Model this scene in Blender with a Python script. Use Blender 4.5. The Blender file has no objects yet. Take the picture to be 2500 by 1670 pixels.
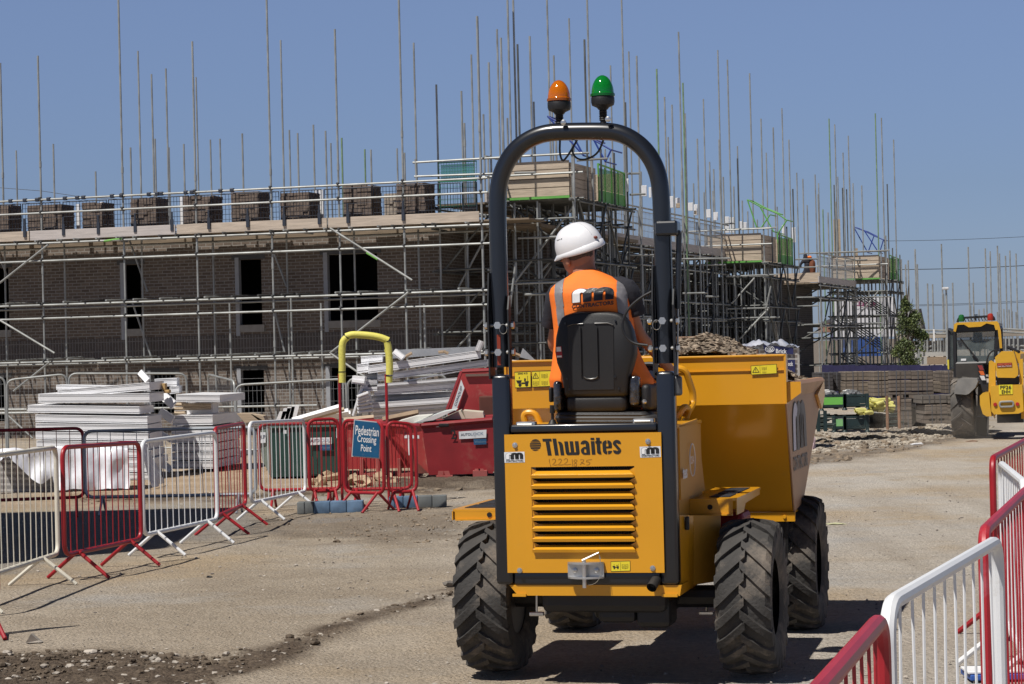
import bpy, bmesh, math, random
from mathutils import Vector, Matrix, noise
from math import radians as R, sin, cos, pi
random.seed(7)
SC = bpy.context.scene
COL = SC.collection
# ---------------------------------------------------------------- camera
F = 5500.0; CH = 1.70; TILT = math.atan(33/F); ROLL = R(1.4)
_fw = Vector((0, cos(TILT), sin(TILT))); _u0 = Vector((0, -sin(TILT), cos(TILT))); _r0 = Vector((1, 0, 0))
_rt = _r0*cos(ROLL) - _u0*sin(ROLL); _up = _u0*cos(ROLL) + _r0*sin(ROLL)
CAM = Vector((0, 0, CH))
cd = bpy.data.cameras.new('camera'); cam = bpy.data.objects.new('camera', cd); COL.objects.link(cam)
cd.sensor_width = 36; cd.lens = F/2500*36; cd.clip_start = .1; cd.clip_end = 9000
_m = Matrix((( _rt.x, _up.x, -_fw.x), (_rt.y, _up.y, -_fw.y), (_rt.z, _up.z, -_fw.z))).to_4x4()
_m.translation = CAM; cam.matrix_world = _m; SC.camera = cam
# ---------------------------------------------------------------- light
SKYC = [(.36, .465, .80), (.44, .49, .71), (.645, .635, .80), (.17, .165, .185)]     # sky tint at skyline, low, middle, high; high darkened to cut fill light
W = bpy.data.worlds.new('World'); SC.world = W; W.use_nodes = True
nt = W.node_tree; bg = nt.nodes['Background']
sky = nt.nodes.new('ShaderNodeTexSky'); sky.sky_type = 'NISHITA'; sky.sun_disc = False
sky.sun_elevation = R(59); sky.sun_rotation = R(225); sky.air_density = 1.0; sky.dust_density = 0.3; sky.ozone_density = 2.0; sky.altitude = 50
_tc0 = nt.nodes.new('ShaderNodeTexCoord'); _sz = nt.nodes.new('ShaderNodeSeparateXYZ'); nt.links.new(_tc0.outputs['Generated'], _sz.inputs[0])
_cr = nt.nodes.new('ShaderNodeValToRGB'); nt.links.new(_sz.outputs['Z'], _cr.inputs[0])
for _i, (_p, _c) in enumerate(((0.0, SKYC[0]), (.07, SKYC[1]), (.16, SKYC[2]), (.6, SKYC[3]))):
    _e = _cr.color_ramp.elements[_i] if _i < 2 else _cr.color_ramp.elements.new(_p)
    _e.position = _p; _e.color = (*_c, 1)
_mx = nt.nodes.new('ShaderNodeMix'); _mx.data_type = 'RGBA'; _mx.blend_type = 'MULTIPLY'; _mx.inputs['Factor'].default_value = 1
nt.links.new(sky.outputs[0], _mx.inputs['A']); nt.links.new(_cr.outputs[0], _mx.inputs['B'])
nt.links.new(_mx.outputs['Result'], bg.inputs[0]); bg.inputs[1].default_value = 0.1
sl = bpy.data.lights.new('sun', 'SUN'); sl.energy = 5.0; sl.angle = R(.5); sl.color = (1, .955, .89)
so = bpy.data.objects.new('sun', sl); COL.objects.link(so); so.location = (-40, -40, 80)
_sd = Vector((cos(R(59))*sin(R(45)), cos(R(59))*cos(R(45)), -sin(R(59))))
so.rotation_euler = _sd.to_track_quat('-Z', 'Y').to_euler()
SC.view_settings.view_transform = 'Standard'; SC.view_settings.look = 'None'; SC.view_settings.exposure = 0.0; SC.view_settings.gamma = 1
SC.cycles.max_bounces = 6; SC.cycles.transparent_max_bounces = 12
try: SC.cycles.use_denoising = True
except Exception: pass
# ---------------------------------------------------------------- pixel helpers (photo pixels 2500 x 1670)
def ray(x, y): return (_fw*F + _rt*(x-1250) - _up*(y-835)).normalized()
def P(x, y, d):
    r = ray(x, y); return CAM + r*(d/r.y)
def G(x, y, z=0.0):
    r = ray(x, y); return CAM + r*((z-CH)/r.z)
def YH(x): return 868 - (x-1250)*.0244
def ZC(ox, oy, s): return lambda x, y: (ox+x/s, oy+y/s)
class Frame:
    def __init__(s, loc, rz=0.0):
        s.loc = Vector(loc); s.rz = rz; s.M = Matrix.Translation(s.loc) @ Matrix.Rotation(rz, 4, 'Z'); s.I = s.M.inverted()
    def l(s, w): return s.I @ Vector(w)
    def w(s, p): return s.M @ Vector(p)
    def hit(s, px, yl):            # photo pixel -> local point on the plane local y = yl
        o = s.I @ CAM; d = s.I.to_3x3() @ ray(*px); return o + d*((yl-o.y)/d.y)
    def hitx(s, px, xl):
        o = s.I @ CAM; d = s.I.to_3x3() @ ray(*px); return o + d*((xl-o.x)/d.x)
    def hitz(s, px, zl):
        o = s.I @ CAM; d = s.I.to_3x3() @ ray(*px); return o + d*((zl-o.z)/d.z)
WORLD = Frame((0, 0, 0))
# ---------------------------------------------------------------- materials
_mats = {}
def _nodes(name):
    m = bpy.data.materials.new(name); m.use_nodes = True; n = m.node_tree
    return m, n, n.nodes['Principled BSDF']
def pm(name, col, rough=.6, metal=0.0, var=.12, scale=6.0, bump=0.0, bs=60.0, dirt=None, damt=0.0, ds=3.0, coat=0.0, trans=0.0, alpha=1.0, spec=.5, emit=None):
    """procedural paint/stone/cloth: colour varied by noise, optional patches of dirt, optional bump"""
    if name in _mats: return _mats[name]
    m, n, b = _nodes(name); N = n.nodes.new; L = n.links.new
    tc = N('ShaderNodeTexCoord'); no = N('ShaderNodeTexNoise'); no.inputs['Scale'].default_value = scale; no.inputs['Detail'].default_value = 6
    L(tc.outputs['Object'], no.inputs['Vector'])
    mx = N('ShaderNodeMix'); mx.data_type = 'RGBA'
    c = Vector(col)
    lo = [max(0, v*(1-var)) for v in c]; hi = [min(1, v*(1+var)) for v in c]
    mp = N('ShaderNodeMapRange'); mp.inputs[1].default_value = .3; mp.inputs[2].default_value = .7
    L(no.outputs['Fac'], mp.inputs[0]); L(mp.outputs[0], mx.inputs['Factor'])
    mx.inputs['A'].default_value = (*lo, 1); mx.inputs['B'].default_value = (*hi, 1); out = mx.outputs['Result']
    if dirt:
        n2 = N('ShaderNodeTexNoise'); n2.inputs['Scale'].default_value = ds; n2.inputs['Detail'].default_value = 9; n2.inputs['Roughness'].default_value = .7
        L(tc.outputs['Object'], n2.inputs['Vector'])
        m2 = N('ShaderNodeMapRange'); m2.inputs[1].default_value = .62-.25*damt; m2.inputs[2].default_value = .80-.2*damt; m2.inputs[4].default_value = min(1, .4+damt)
        L(n2.outputs['Fac'], m2.inputs[0])
        x2 = N('ShaderNodeMix'); x2.data_type = 'RGBA'; L(m2.outputs[0], x2.inputs['Factor']); L(out, x2.inputs['A']); x2.inputs['B'].default_value = (*dirt, 1); out = x2.outputs['Result']
        rr = N('ShaderNodeMapRange'); rr.inputs[3].default_value = rough; rr.inputs[4].default_value = .9; L(m2.outputs[0], rr.inputs[0]); L(rr.outputs[0], b.inputs['Roughness'])
    else: b.inputs['Roughness'].default_value = rough
    L(out, b.inputs['Base Color']); b.inputs['Metallic'].default_value = metal
    b.inputs['Coat Weight'].default_value = coat; b.inputs['Coat Roughness'].default_value = .12
    b.inputs['Transmission Weight'].default_value = trans; b.inputs['Alpha'].default_value = alpha; b.inputs['Specular IOR Level'].default_value = spec
    if emit: b.inputs['Emission Color'].default_value = (*emit[0], 1); b.inputs['Emission Strength'].default_value = emit[1]
    if bump:
        n3 = N('ShaderNodeTexNoise'); n3.inputs['Scale'].default_value = bs; n3.inputs['Detail'].default_value = 5; L(tc.outputs['Object'], n3.inputs['Vector'])
        bp = N('ShaderNodeBump'); bp.inputs['Strength'].default_value = bump; bp.inputs['Distance'].default_value = .02; L(n3.outputs['Fac'], bp.inputs['Height']); L(bp.outputs[0], b.inputs['Normal'])
    _mats[name] = m; return m
def brickmat(name, c1, c2, mortar, bw=.225, bh=.075, off=.5, ms=.010, axis='xz', bump=.5, eff=.02):
    if name in _mats: return _mats[name]
    m, n, b = _nodes(name); N = n.nodes.new; L = n.links.new
    tc = N('ShaderNodeTexCoord'); sp = N('ShaderNodeSeparateXYZ'); cb = N('ShaderNodeCombineXYZ'); L(tc.outputs['Object'], sp.inputs[0])
    ad = N('ShaderNodeMath'); ad.operation = 'ADD'; L(sp.outputs['X'], ad.inputs[0]); L(sp.outputs['Y'], ad.inputs[1]); L(ad.outputs[0], cb.inputs[0]); L(sp.outputs['Z'], cb.inputs[1])
    br = N('ShaderNodeTexBrick'); br.inputs['Scale'].default_value = 1; br.inputs['Brick Width'].default_value = bw; br.inputs['Row Height'].default_value = bh
    br.inputs['Mortar Size'].default_value = ms; br.inputs['Mortar Smooth'].default_value = .2; br.offset = off; br.inputs['Bias'].default_value = -.1
    br.inputs['Color1'].default_value = (*c1, 1); br.inputs['Color2'].default_value = (*c2, 1); br.inputs['Mortar'].default_value = (*mortar, 1)
    L(cb.outputs[0], br.inputs['Vector'])
    no = N('ShaderNodeTexNoise'); no.inputs['Scale'].default_value = 14; no.inputs['Detail'].default_value = 8; L(tc.outputs['Object'], no.inputs['Vector'])
    mp = N('ShaderNodeMapRange'); mp.inputs[3].default_value = .7; mp.inputs[4].default_value = 1.3; L(no.outputs['Fac'], mp.inputs[0])
    vm = N('ShaderNodeVectorMath'); vm.operation = 'SCALE'; L(br.outputs['Color'], vm.inputs[0]); L(mp.outputs[0], vm.inputs['Scale'])
    L(vm.outputs[0], b.inputs['Base Color']); b.inputs['Roughness'].default_value = .9
    bp = N('ShaderNodeBump'); bp.invert = True; bp.inputs['Strength'].default_value = bump; bp.inputs['Distance'].default_value = .01; L(br.outputs['Fac'], bp.inputs['Height']); L(bp.outputs[0], b.inputs['Normal'])
    _mats[name] = m; return m
def woodmat(name, c, axis=0, sc=1.0, var=.3):
    if name in _mats: return _mats[name]
    m, n, b = _nodes(name); N = n.nodes.new; L = n.links.new
    tc = N('ShaderNodeTexCoord'); mpg = N('ShaderNodeMapping'); s = [18*sc]*3; s[axis] = 1.2*sc; mpg.inputs['Scale'].default_value = s
    L(tc.outputs['Object'], mpg.inputs[0]); no = N('ShaderNodeTexNoise'); no.inputs['Scale'].default_value = 2; no.inputs['Detail'].default_value = 8; no.inputs['Distortion'].default_value = .6
    L(mpg.outputs[0], no.inputs['Vector']); cr = N('ShaderNodeValToRGB'); cr.color_ramp.elements[0].position = .3; cr.color_ramp.elements[1].position = .7
    cr.color_ramp.elements[0].color = (*[v*(1-var) for v in c], 1); cr.color_ramp.elements[1].color = (*[min(1, v*(1+var*.5)) for v in c], 1)
    L(no.outputs['Fac'], cr.inputs[0]); L(cr.outputs[0], b.inputs['Base Color']); b.inputs['Roughness'].default_value = .8
    _mats[name] = m; return m
# ---------------------------------------------------------------- mesh builder
class MB:
    def __init__(s): s.v = []; s.f = []; s.mi = []; s.cur = 0
    def add(s, vs, fs):
        o = len(s.v); s.v += [Vector(v) for v in vs]
        for f in fs: s.f.append([i+o for i in f]); s.mi.append(s.cur)
        return s
    def hexa(s, a, b):            # bottom 4, top 4 (same winding)
        return s.add(list(a)+list(b), [(3,2,1,0),(4,5,6,7),(0,1,5,4),(1,2,6,5),(2,3,7,6),(3,0,4,7)])
    def box(s, c, d, M=None):
        x, y, z = d[0]/2, d[1]/2, d[2]/2; c = Vector(c)
        vs = [Vector(q) for q in ((-x,-y,-z),(x,-y,-z),(x,y,-z),(-x,y,-z),(-x,-y,z),(x,-y,z),(x,y,z),(-x,y,z))]
        if M is not None: vs = [M @ q for q in vs]
        return s.hexa([q+c for q in vs[:4]], [q+c for q in vs[4:]])
    def bb(s, x0, x1, y0, y1, z0, z1): return s.box(((x0+x1)/2, (y0+y1)/2, (z0+z1)/2), (abs(x1-x0), abs(y1-y0), abs(z1-z0)))
    def rbox(s, c, d, r=.01, M=None, seg=2):
        bm = bmesh.new(); bmesh.ops.create_cube(bm, size=1)
        for v in bm.verts: v.co = Vector((v.co.x*d[0], v.co.y*d[1], v.co.z*d[2]))
        bmesh.ops.bevel(bm, geom=bm.edges[:], offset=min(r, min(d)*.45), segments=seg, affect='EDGES', profile=.5)
        vs = [(M @ v.co if M is not None else v.co)+Vector(c) for v in bm.verts]; bm.verts.index_update()
        s.add(vs, [[v.index for v in f.verts] for f in bm.faces]); bm.free(); return s
    def tube(s, p0, p1, r, n=8, r1=None, cap=True): return s.path([p0, p1], r, n, cap, radii=None if r1 is None else [r, r1])
    def path(s, pts, r, n=8, cap=True, radii=None, closed=False):
        pts = [Vector(p) for p in pts]; k = len(pts); o = len(s.v); up = None; rings = []
        for i, p in enumerate(pts):
            if closed: t = (pts[(i+1) % k]-pts[i-1])
            else: t = (pts[min(i+1, k-1)]-pts[max(i-1, 0)])
            if t.length < 1e-9: t = Vector((0, 0, 1))
            t.normalize()
            if up is None:
                up = Vector((0, 0, 1)) if abs(t.z) < .9 else Vector((0, 1, 0))
            a = t.cross(up); 
            if a.length < 1e-6: a = t.cross(Vector((1, 0, 0)))
            a.normalize(); b = a.cross(t).normalized(); up = b
            rr = radii[i] if radii else r
            rings.append([p+(a*cos(2*pi*j/n)+b*sin(2*pi*j/n))*rr for j in range(n)])
        vs = [q for g in rings for q in g]; fs = []
        for i in range(k if closed else k-1):
            for j in range(n):
                i2 = (i+1) % k; fs.append((i*n+j, i2*n+j, i2*n+(j+1) % n, i*n+(j+1) % n))
        if cap and not closed: fs.append(tuple(range(n))); fs.append(tuple(reversed(range((k-1)*n, k*n))))
        return s.add(vs, fs)
    def lathe(s, prof, c=(0, 0, 0), n=20, M=None):
        c = Vector(c); vs = []; fs = []; k = len(prof)
        for (r, z) in prof:
            for j in range(n):
                q = Vector((r*cos(2*pi*j/n), r*sin(2*pi*j/n), z)); vs.append((M @ q if M is not None else q)+c)
        for i in range(k-1):
            for j in range(n): fs.append((i*n+j, i*n+(j+1) % n, (i+1)*n+(j+1) % n, (i+1)*n+j))
        fs.append(tuple(reversed(range(n)))); fs.append(tuple(range((k-1)*n, k*n)))
        return s.add(vs, fs)
    def prism(s, poly, vec):       # polygon of 3d points extruded along vec
        n = len(poly); a = [Vector(p) for p in poly]; b = [p+Vector(vec) for p in a]
        return s.add(a+b, [tuple(reversed(range(n))), tuple(range(n, 2*n))]+[(i, (i+1) % n, n+(i+1) % n, n+i) for i in range(n)])
    def plate(s, poly, t):         # polygon thickened along its own normal
        a = [Vector(p) for p in poly]; nn = Vector((0, 0, 0))
        for i in range(len(a)): nn += a[i].cross(a[(i+1) % len(a)])
        nn.normalize(); return s.prism(a, nn*t)
    def blob(s, c, d, seed=0, sub=2, amp=.25, M=None):
        bm = bmesh.new(); bmesh.ops.create_icosphere(bm, subdivisions=sub, radius=1)
        vs = []
        for v in bm.verts:
            k = 1+amp*noise.noise(v.co*1.7+Vector((seed*3.1, seed*1.7, seed)))*2
            q = Vector((v.co.x*d[0]*k, v.co.y*d[1]*k, v.co.z*d[2]*k)); vs.append((M @ q if M is not None else q)+Vector(c))
        bm.verts.index_update(); s.add(vs, [[v.index for v in f.verts] for f in bm.faces]); bm.free(); return s
    def build(s, name, mat, parent=None, smooth=False, frame=None, label=None, mats=None, recalc=True, angle=35):
        """frame: the frame the vertices are in; they are stored relative to the parent (or to the mesh's own base when top-level)"""
        me = bpy.data.meshes.new(name); vs = s.v
        if frame is not None: vs = [frame.M @ v for v in vs]
        o = bpy.data.objects.new(name, me)
        if parent is not None:
            o.parent = parent
            if frame is not None:
                I = FR[parent.name].I; vs = [I @ v for v in vs]
        elif frame is not None:
            n = len(vs); c = Vector((sum(v.x for v in vs)/n, sum(v.y for v in vs)/n, min(v.z for v in vs)))
            I = Matrix.Translation(-c) if frame.rz == 0 else (Matrix.Translation(c) @ Matrix.Rotation(frame.rz, 4, 'Z')).inverted()
            vs = [I @ v for v in vs]; o.location = c; o.rotation_euler = (0, 0, frame.rz); FR[o.name] = Frame(c, frame.rz)
        me.from_pydata([tuple(v) for v in vs], [], s.f); me.update()
        for m in (mats or [mat]): me.materials.append(m)
        if mats:
            for p, k in zip(me.polygons, s.mi): p.material_index = k
        if recalc:
            bm = bmesh.new(); bm.from_mesh(me); bmesh.ops.recalc_face_normals(bm, faces=bm.faces[:]); bm.to_mesh(me); bm.free()
        if smooth:
            for p in me.polygons: p.use_smooth = True
            try: me.set_sharp_from_angle(angle=R(angle))
            except Exception: pass
        COL.objects.link(o)
        if label: o['label'] = label
        if parent is not None: FR.setdefault(o.name, FR.get(parent.name, WORLD))
        return o
FR = {}
def thing(name, label, cat, loc=(0, 0, 0), rz=0.0, group=None):
    o = bpy.data.objects.new(name, None); COL.objects.link(o); o.location = loc; o.rotation_euler = (0, 0, rz); o.empty_display_size = .2
    FR[o.name] = Frame(loc, rz); tag(o, label, cat, group); return o
def tag(o, label, cat, group=None, kind=None):
    if label: o['label'] = label
    if cat: o['category'] = cat
    if group: o['group'] = group
    if kind: o['kind'] = kind
    return o
def fr(o): return FR[o.name]
def bez(p0, p1, p2, n=8): return [Vector(p0)*(1-t)**2+Vector(p1)*2*t*(1-t)+Vector(p2)*t*t for t in [i/n for i in range(n+1)]]
def roundpath(pts, r, n=5, closed=False):
    pts = [Vector(p) for p in pts]; k = len(pts); out = []
    for i, p in enumerate(pts):
        if not closed and i in (0, k-1): out.append(p); continue
        a = pts[i-1]-p; b = pts[(i+1) % k]-p; q = min(r, a.length*.48, b.length*.48)
        out += bez(p+a.normalized()*q, p, p+b.normalized()*q, n)
    return out
_tc = {}
def text_mesh(txt, bold=0.0, space=1.0):
    key = (txt, bold, space)
    if key not in _tc:
        c = bpy.data.curves.new('t', 'FONT'); c.body = txt; c.size = 1; c.align_x = 'LEFT'; c.offset = bold; c.space_character = space; c.resolution_u = 3
        o = bpy.data.objects.new('t', c); COL.objects.link(o); bpy.context.view_layer.update()
        me = bpy.data.meshes.new_from_object(o.evaluated_get(bpy.context.evaluated_depsgraph_get()))
        vs = [v.co.copy() for v in me.vertices]; fs = [list(p.vertices) for p in me.polygons]
        bpy.data.objects.remove(o); bpy.data.curves.remove(c); bpy.data.meshes.remove(me)
        x0 = min(v.x for v in vs); x1 = max(v.x for v in vs); y0 = min(v.y for v in vs); y1 = max(v.y for v in vs)
        _tc[key] = ([((v.x-x0)/(x1-x0), (v.y-y0)/(y1-y0)) for v in vs], fs)
    return _tc[key]
def put2d(mb, vs2, fs, quad, lift):
    """lay flat shapes given in 0..1 x 0..1 onto a quad (bl, br, tr, tl), raised by lift"""
    bl, br, tr, tl = [Vector(q) for q in quad]; n = (br-bl).cross(tl-bl).normalized()*lift
    mb.add([(bl*(1-x)+br*x)*(1-y)+(tl*(1-x)+tr*x)*y+n for x, y in vs2], fs); return mb
def text_on(mb, txt, quad, lift=.002, bold=0.0, space=1.0): vs, fs = text_mesh(txt, bold, space); return put2d(mb, vs, fs, quad, lift)
def ribbon(pts, w):                # 2d stroke polygon strip
    vs = []; fs = []
    k = len(pts)
    for i, p in enumerate(pts):
        a = pts[max(i-1, 0)]; b = pts[min(i+1, k-1)]; dx, dy = b[0]-a[0], b[1]-a[1]; l = math.hypot(dx, dy) or 1
        nx, ny = -dy/l*w/2, dx/l*w/2; vs += [(p[0]+nx, p[1]+ny), (p[0]-nx, p[1]-ny)]
    for i in range(k-1): fs.append((2*i, 2*i+1, 2*i+3, 2*i+2))
    return vs, fs
def sub(quad, x0, y0, x1, y1):     # part of a quad
    bl, br, tr, tl = [Vector(q) for q in quad]
    f = lambda x, y: (bl*(1-x)+br*x)*(1-y)+(tl*(1-x)+tr*x)*y
    return (f(x0, y0), f(x1, y0), f(x1, y1), f(x0, y1))
def rm_logo(parent, quad, frame, lift, m_white, m_black, word=True, back=None, outline=True, post=None):
    """white r and black m made of three arches, the word below"""
    def arch(x0, x1, xi0, xi1, top, base, ri, n=14):
        cx = (x0+x1)/2; rx = (x1-x0)/2; ci = (xi0+xi1)/2; rix = (xi1-xi0)/2; vs = []; fs = []
        out = [(x0, base)]+[(cx-rx*cos(pi*t/n), top-.38+.38*sin(pi*t/n)) for t in range(n+1)]+[(x1, base)]
        inn = [(xi0, base)]+[(ci-rix*cos(pi*t/n), ri+.10*sin(pi*t/n)) for t in range(n+1)]+[(xi1, base)]
        vs = out+inn; k = len(out)
        for i in range(k-1): fs.append((i, i+1, k+i+1, k+i))
        return vs, fs
    b0 = .30 if word else 0.0; y = lambda v: b0+v*(1-b0)
    Y = lambda vs: [(p[0], y(p[1])) for p in vs]
    if back is not None:
        mb = MB(); put2d(mb, [(-.08, -.08), (1.08, -.08), (1.08, 1.08), (-.08, 1.08)], [(0, 1, 2, 3)], quad, lift); mb.build('sticker', back, parent, frame=frame, recalc=False)
    mb = MB()
    if outline:
        vs, fs = arch(0, .46, .215, .27, 1.0, -.02, .62); put2d(mb, Y(vs), fs, quad, lift+.0012)
    for (a, b_) in ((.29, .72), (.56, 1.0)):
        vs, fs = arch(a, b_, (a+b_)/2-.03, (a+b_)/2+.03, 1.0, 0, .62); put2d(mb, Y(vs), fs, quad, lift+.0018)
    if word: text_on(mb, 'CONTRACTORS', sub(quad, 0, 0, 1, .21), lift+.0015, bold=.032, space=1.04)
    if post: post(mb)
    mb.build('lettering', m_black, parent, frame=frame, recalc=False)
    mb = MB(); vs, fs = arch(.02, .40, .20, .29, .97, 0, .60)
    vs = [p for p in vs]; put2d(mb, Y([(min(p[0], .36) if p[1] < .55 else p[0], p[1]) for p in vs]), fs[:-1][:len(fs)-4], quad, lift+.0026)
    if post: post(mb)
    mb.build('letter', m_white, parent, frame=frame, recalc=False)
def copy_tree(o, parent=None):
    c = o.copy(); COL.objects.link(c)
    if parent is not None: c.parent = parent
    for ch in list(o.children): copy_tree(ch, c)
    FR[c.name] = FR.get(o.name, WORLD); return c
# shared materials
GALV = pm('galvanised_steel', (.33, .34, .33), .5, .35, .25, 3, dirt=(.24, .21, .17), damt=.2, ds=5)
DGAL = pm('weathered_steel', (.13, .135, .13), .55, .4, .35, 3, dirt=(.12, .10, .08), damt=.3, ds=5)
GALVG = pm('green_banded_steel', (.16, .42, .08), .6, 0, .2)
COUP = pm('dark_coupler_steel', (.10, .10, .10), .6, .5)
YEL = pm('yellow_paint', (.66, .305, .012), .34, 0, .04, 2, coat=.25, dirt=(.42, .26, .09), damt=.02, ds=6)
BLK = pm('black_paint', (.010, .012, .017), .3, 0, .1, coat=.4)
RUBC = pm('black_plastic', (.011, .011, .012), .5, 0, .15, bump=.15, bs=300)
BOLT = pm('zinc_bolt', (.62, .62, .60), .3, .9)
WHT = pm('white_plastic', (.80, .80, .81), .4, 0, .03)
BLKI = pm('black_ink', (.014, .014, .014), .5, 0, .05)
WHTI = pm('white_ink', (.8, .8, .8), .5, 0, .03)
YLAB = pm('yellow_sticker', (.75, .62, .03), .45, 0, .03)
REDP = pm('red_barrier_paint', (.32, .012, .018), .4, 0, .2, 4, dirt=(.36, .15, .13), damt=.12, ds=9)
WHTP = pm('white_barrier_paint', (.74, .75, .76), .38, 0, .05, 4, dirt=(.40, .34, .25), damt=.16, ds=11)
CREP = pm('cream_barrier_paint', (.66, .62, .52), .5, 0, .1, 4, dirt=(.36, .29, .18), damt=.25, ds=12)
TIMB = woodmat('pale_timber', (.47, .37, .26), 0, 1.0, .25)
TIMG = woodmat('grey_timber', (.52, .46, .42), 0, 1.0, .2)
TIMD = woodmat('board_timber', (.22, .17, .12), 0, 1.0, .35)
DARK = pm('shade_black', (.012, .012, .013), .95)  # near-black colour standing in for shade in interiors, holes and gaps
# ================================================================ ground
def PX(p):
    q = Vector(p)-CAM; d = q.dot(_fw)
    if d < .2: return (-9999, 9999)
    return (1250+F*q.dot(_rt)/d, 835-F*q.dot(_up)/d)
def pin(poly, x, y):
    c = False; n = len(poly); dm = 1e9
    for i in range(n):
        x1, y1 = poly[i]; x2, y2 = poly[(i+1) % n]
        if (y1 > y) != (y2 > y) and x < (x2-x1)*(y-y1)/(y2-y1)+x1: c = not c
        dx, dy = x2-x1, (y2-y1); t = max(0, min(1, ((x-x1)*dx+(y-y1)*dy)/(dx*dx+dy*dy+1e-9)))
        dm = min(dm, math.hypot((x-x1-t*dx)*.35, y-y1-t*dy))
    return dm if c else -dm
SOIL = [([(-200,1600),(150,1590),(330,1592),(520,1606),(640,1588),(900,1498),(1130,1438),(1130,1448),(940,1512),(720,1600),(480,1690),(-200,1750)], 9),
        ([(930,1178),(1210,1158),(1330,1160),(1330,1190),(1030,1204),(880,1206),(560,1222),(200,1226),(190,1215),(560,1206),(880,1192)], 5),
        ([(640,1262),(760,1244),(1130,1236),(1130,1328),(1000,1326),(700,1318),(590,1296)], 12),
        ([(1960,1112),(2200,1088),(2420,1050),(2440,1056),(2210,1100),(1960,1142)], 4)]
SAND = [([(-60,1240),(380,1160),(560,1120),(1000,1140),(1010,1190),(600,1208),(300,1232)], 8)]
GRAV = [([(1900,1050),(2340,1030),(2430,1044),(2270,1080),(1900,1118)], 5)]
GREY = [([(-200,1262),(300,1240),(600,1225),(660,1300),(500,1320),(300,1345),(-200,1440)], 10)]
def gmask(lst, x, y, p):
    best = 0
    for poly, soft in lst:
        d = pin(poly, x, y); best = max(best, min(1, max(0, (d+soft*(.5+2.2*noise.noise(p*1.9)+.9*noise.noise(p*7)))/(2.6*soft)+.25)))
    return best
def soilz(p, k): return k*(.008+.05*max(0, noise.noise(p*3.1))+.025*noise.noise(p*11))
def make_ground():
    ys = [-60, -30, -12, -4, 0, 3]; y = 5.0
    while y < 70: ys.append(y); y *= 1.0085
    while y < 6000: ys.append(y); y *= 1.22
    us = [-6, -3, -1.5, -.9, -.6, -.45, -.36]+[-.30+.6*i/235 for i in range(236)]+[.36, .45, .6, .9, 1.5, 3, 6]
    vs = []; cols = []; nu = len(us)
    for y in ys:
        for u in us:
            x = u*max(y, 5); p = Vector((x, y, 0)); q = PX(p); z = 0; c = (0, 0, 0, 0)
            if 5 < y < 75 and abs(u) < .32:
                so_ = max(gmask(SOIL[:2], q[0], q[1], p), .5*gmask(SOIL[2:3], q[0], q[1], p), .7*gmask(SOIL[3:], q[0], q[1], p)); sa = gmask(SAND, q[0], q[1], p); gv = gmask(GRAV, q[0], q[1], p); gy = gmask(GREY, q[0], q[1], p)
                z = soilz(p, so_) if y < 60 else 0
                z += .018*noise.noise(p*.55)+.005*noise.noise(p*4)
                if 29.2 < y < 30.6 and 940 < q[0] < 1400: z += .07*so_
                c = (so_, sa, gv, gy)
            vs.append((x, y, z)); cols.append(c)
    fs = [(j*nu+i, j*nu+i+1, (j+1)*nu+i+1, (j+1)*nu+i) for j in range(len(ys)-1) for i in range(nu-1)]
    me = bpy.data.meshes.new('ground'); me.from_pydata(vs, [], fs); me.update()
    at = me.color_attributes.new('mask', 'FLOAT_COLOR', 'POINT')
    at.data.foreach_set('color', [v for c in cols for v in c])
    for p in me.polygons: p.use_smooth = True
    o = bpy.data.objects.new('ground', me); COL.objects.link(o); o['kind'] = 'structure'
    m, n, b = _nodes('site_ground'); N = n.nodes.new; L = n.links.new
    ge = N('ShaderNodeNewGeometry'); a = N('ShaderNodeVertexColor'); a.layer_name = 'mask'; sp = N('ShaderNodeSeparateColor'); L(a.outputs['Color'], sp.inputs[0])
    def nz(scale, det=8, ro=.6, off=0):
        t = N('ShaderNodeTexNoise'); t.inputs['Scale'].default_value = scale; t.inputs['Detail'].default_value = det; t.inputs['Roughness'].default_value = ro
        if off:
            mm = N('ShaderNodeMapping'); mm.inputs['Location'].default_value = (off, off*2, off); L(ge.outputs['Position'], mm.inputs[0]); L(mm.outputs[0], t.inputs['Vector'])
        else: L(ge.outputs['Position'], t.inputs['Vector'])
        return t.outputs['Fac']
    def ramp(src, lo, hi, o0=0, o1=1):
        r = N('ShaderNodeMapRange'); r.inputs[1].default_value = lo; r.inputs[2].default_value = hi; r.inputs[3].default_value = o0; r.inputs[4].default_value = o1; L(src, r.inputs[0]); return r.outputs[0]
    def mix(f, A, B):
        x = N('ShaderNodeMix'); x.data_type = 'RGBA'
        L(f, x.inputs['Factor'])
        for k, v in (('A', A), ('B', B)):
            if isinstance(v, tuple): x.inputs[k].default_value = (*v, 1)
            else: L(v, x.inputs[k])
        return x.outputs['Result']
    def mul(u, v):
        x = N('ShaderNodeMath'); x.operation = 'MULTIPLY'; L(u, x.inputs[0])
        if isinstance(v, float): x.inputs[1].default_value = v
        else: L(v, x.inputs[1])
        return x.outputs[0]
    base = mix(ramp(nz(.5, 6), .35, .68), (.44, .385, .32), (.53, .485, .42))
    base = mix(ramp(nz(.23, 5, .6, 31), .52, .66), base, (.42, .33, .225))      # sandy patches
    base = mix(ramp(nz(.4, 7, .6, 57), .55, .75, 0, .6), base, (.35, .35, .355))      # grey compacted patches
    base = mix(ramp(nz(9, 6, .7), .54, .70, 0, .55), base, (.30, .25, .195))         # crumbs of soil
    stm = N('ShaderNodeMapping'); stm.inputs['Scale'].default_value = (1.6, .10, 1); stm.inputs['Rotation'].default_value = (0, 0, R(-14)); L(ge.outputs['Position'], stm.inputs[0])
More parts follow.
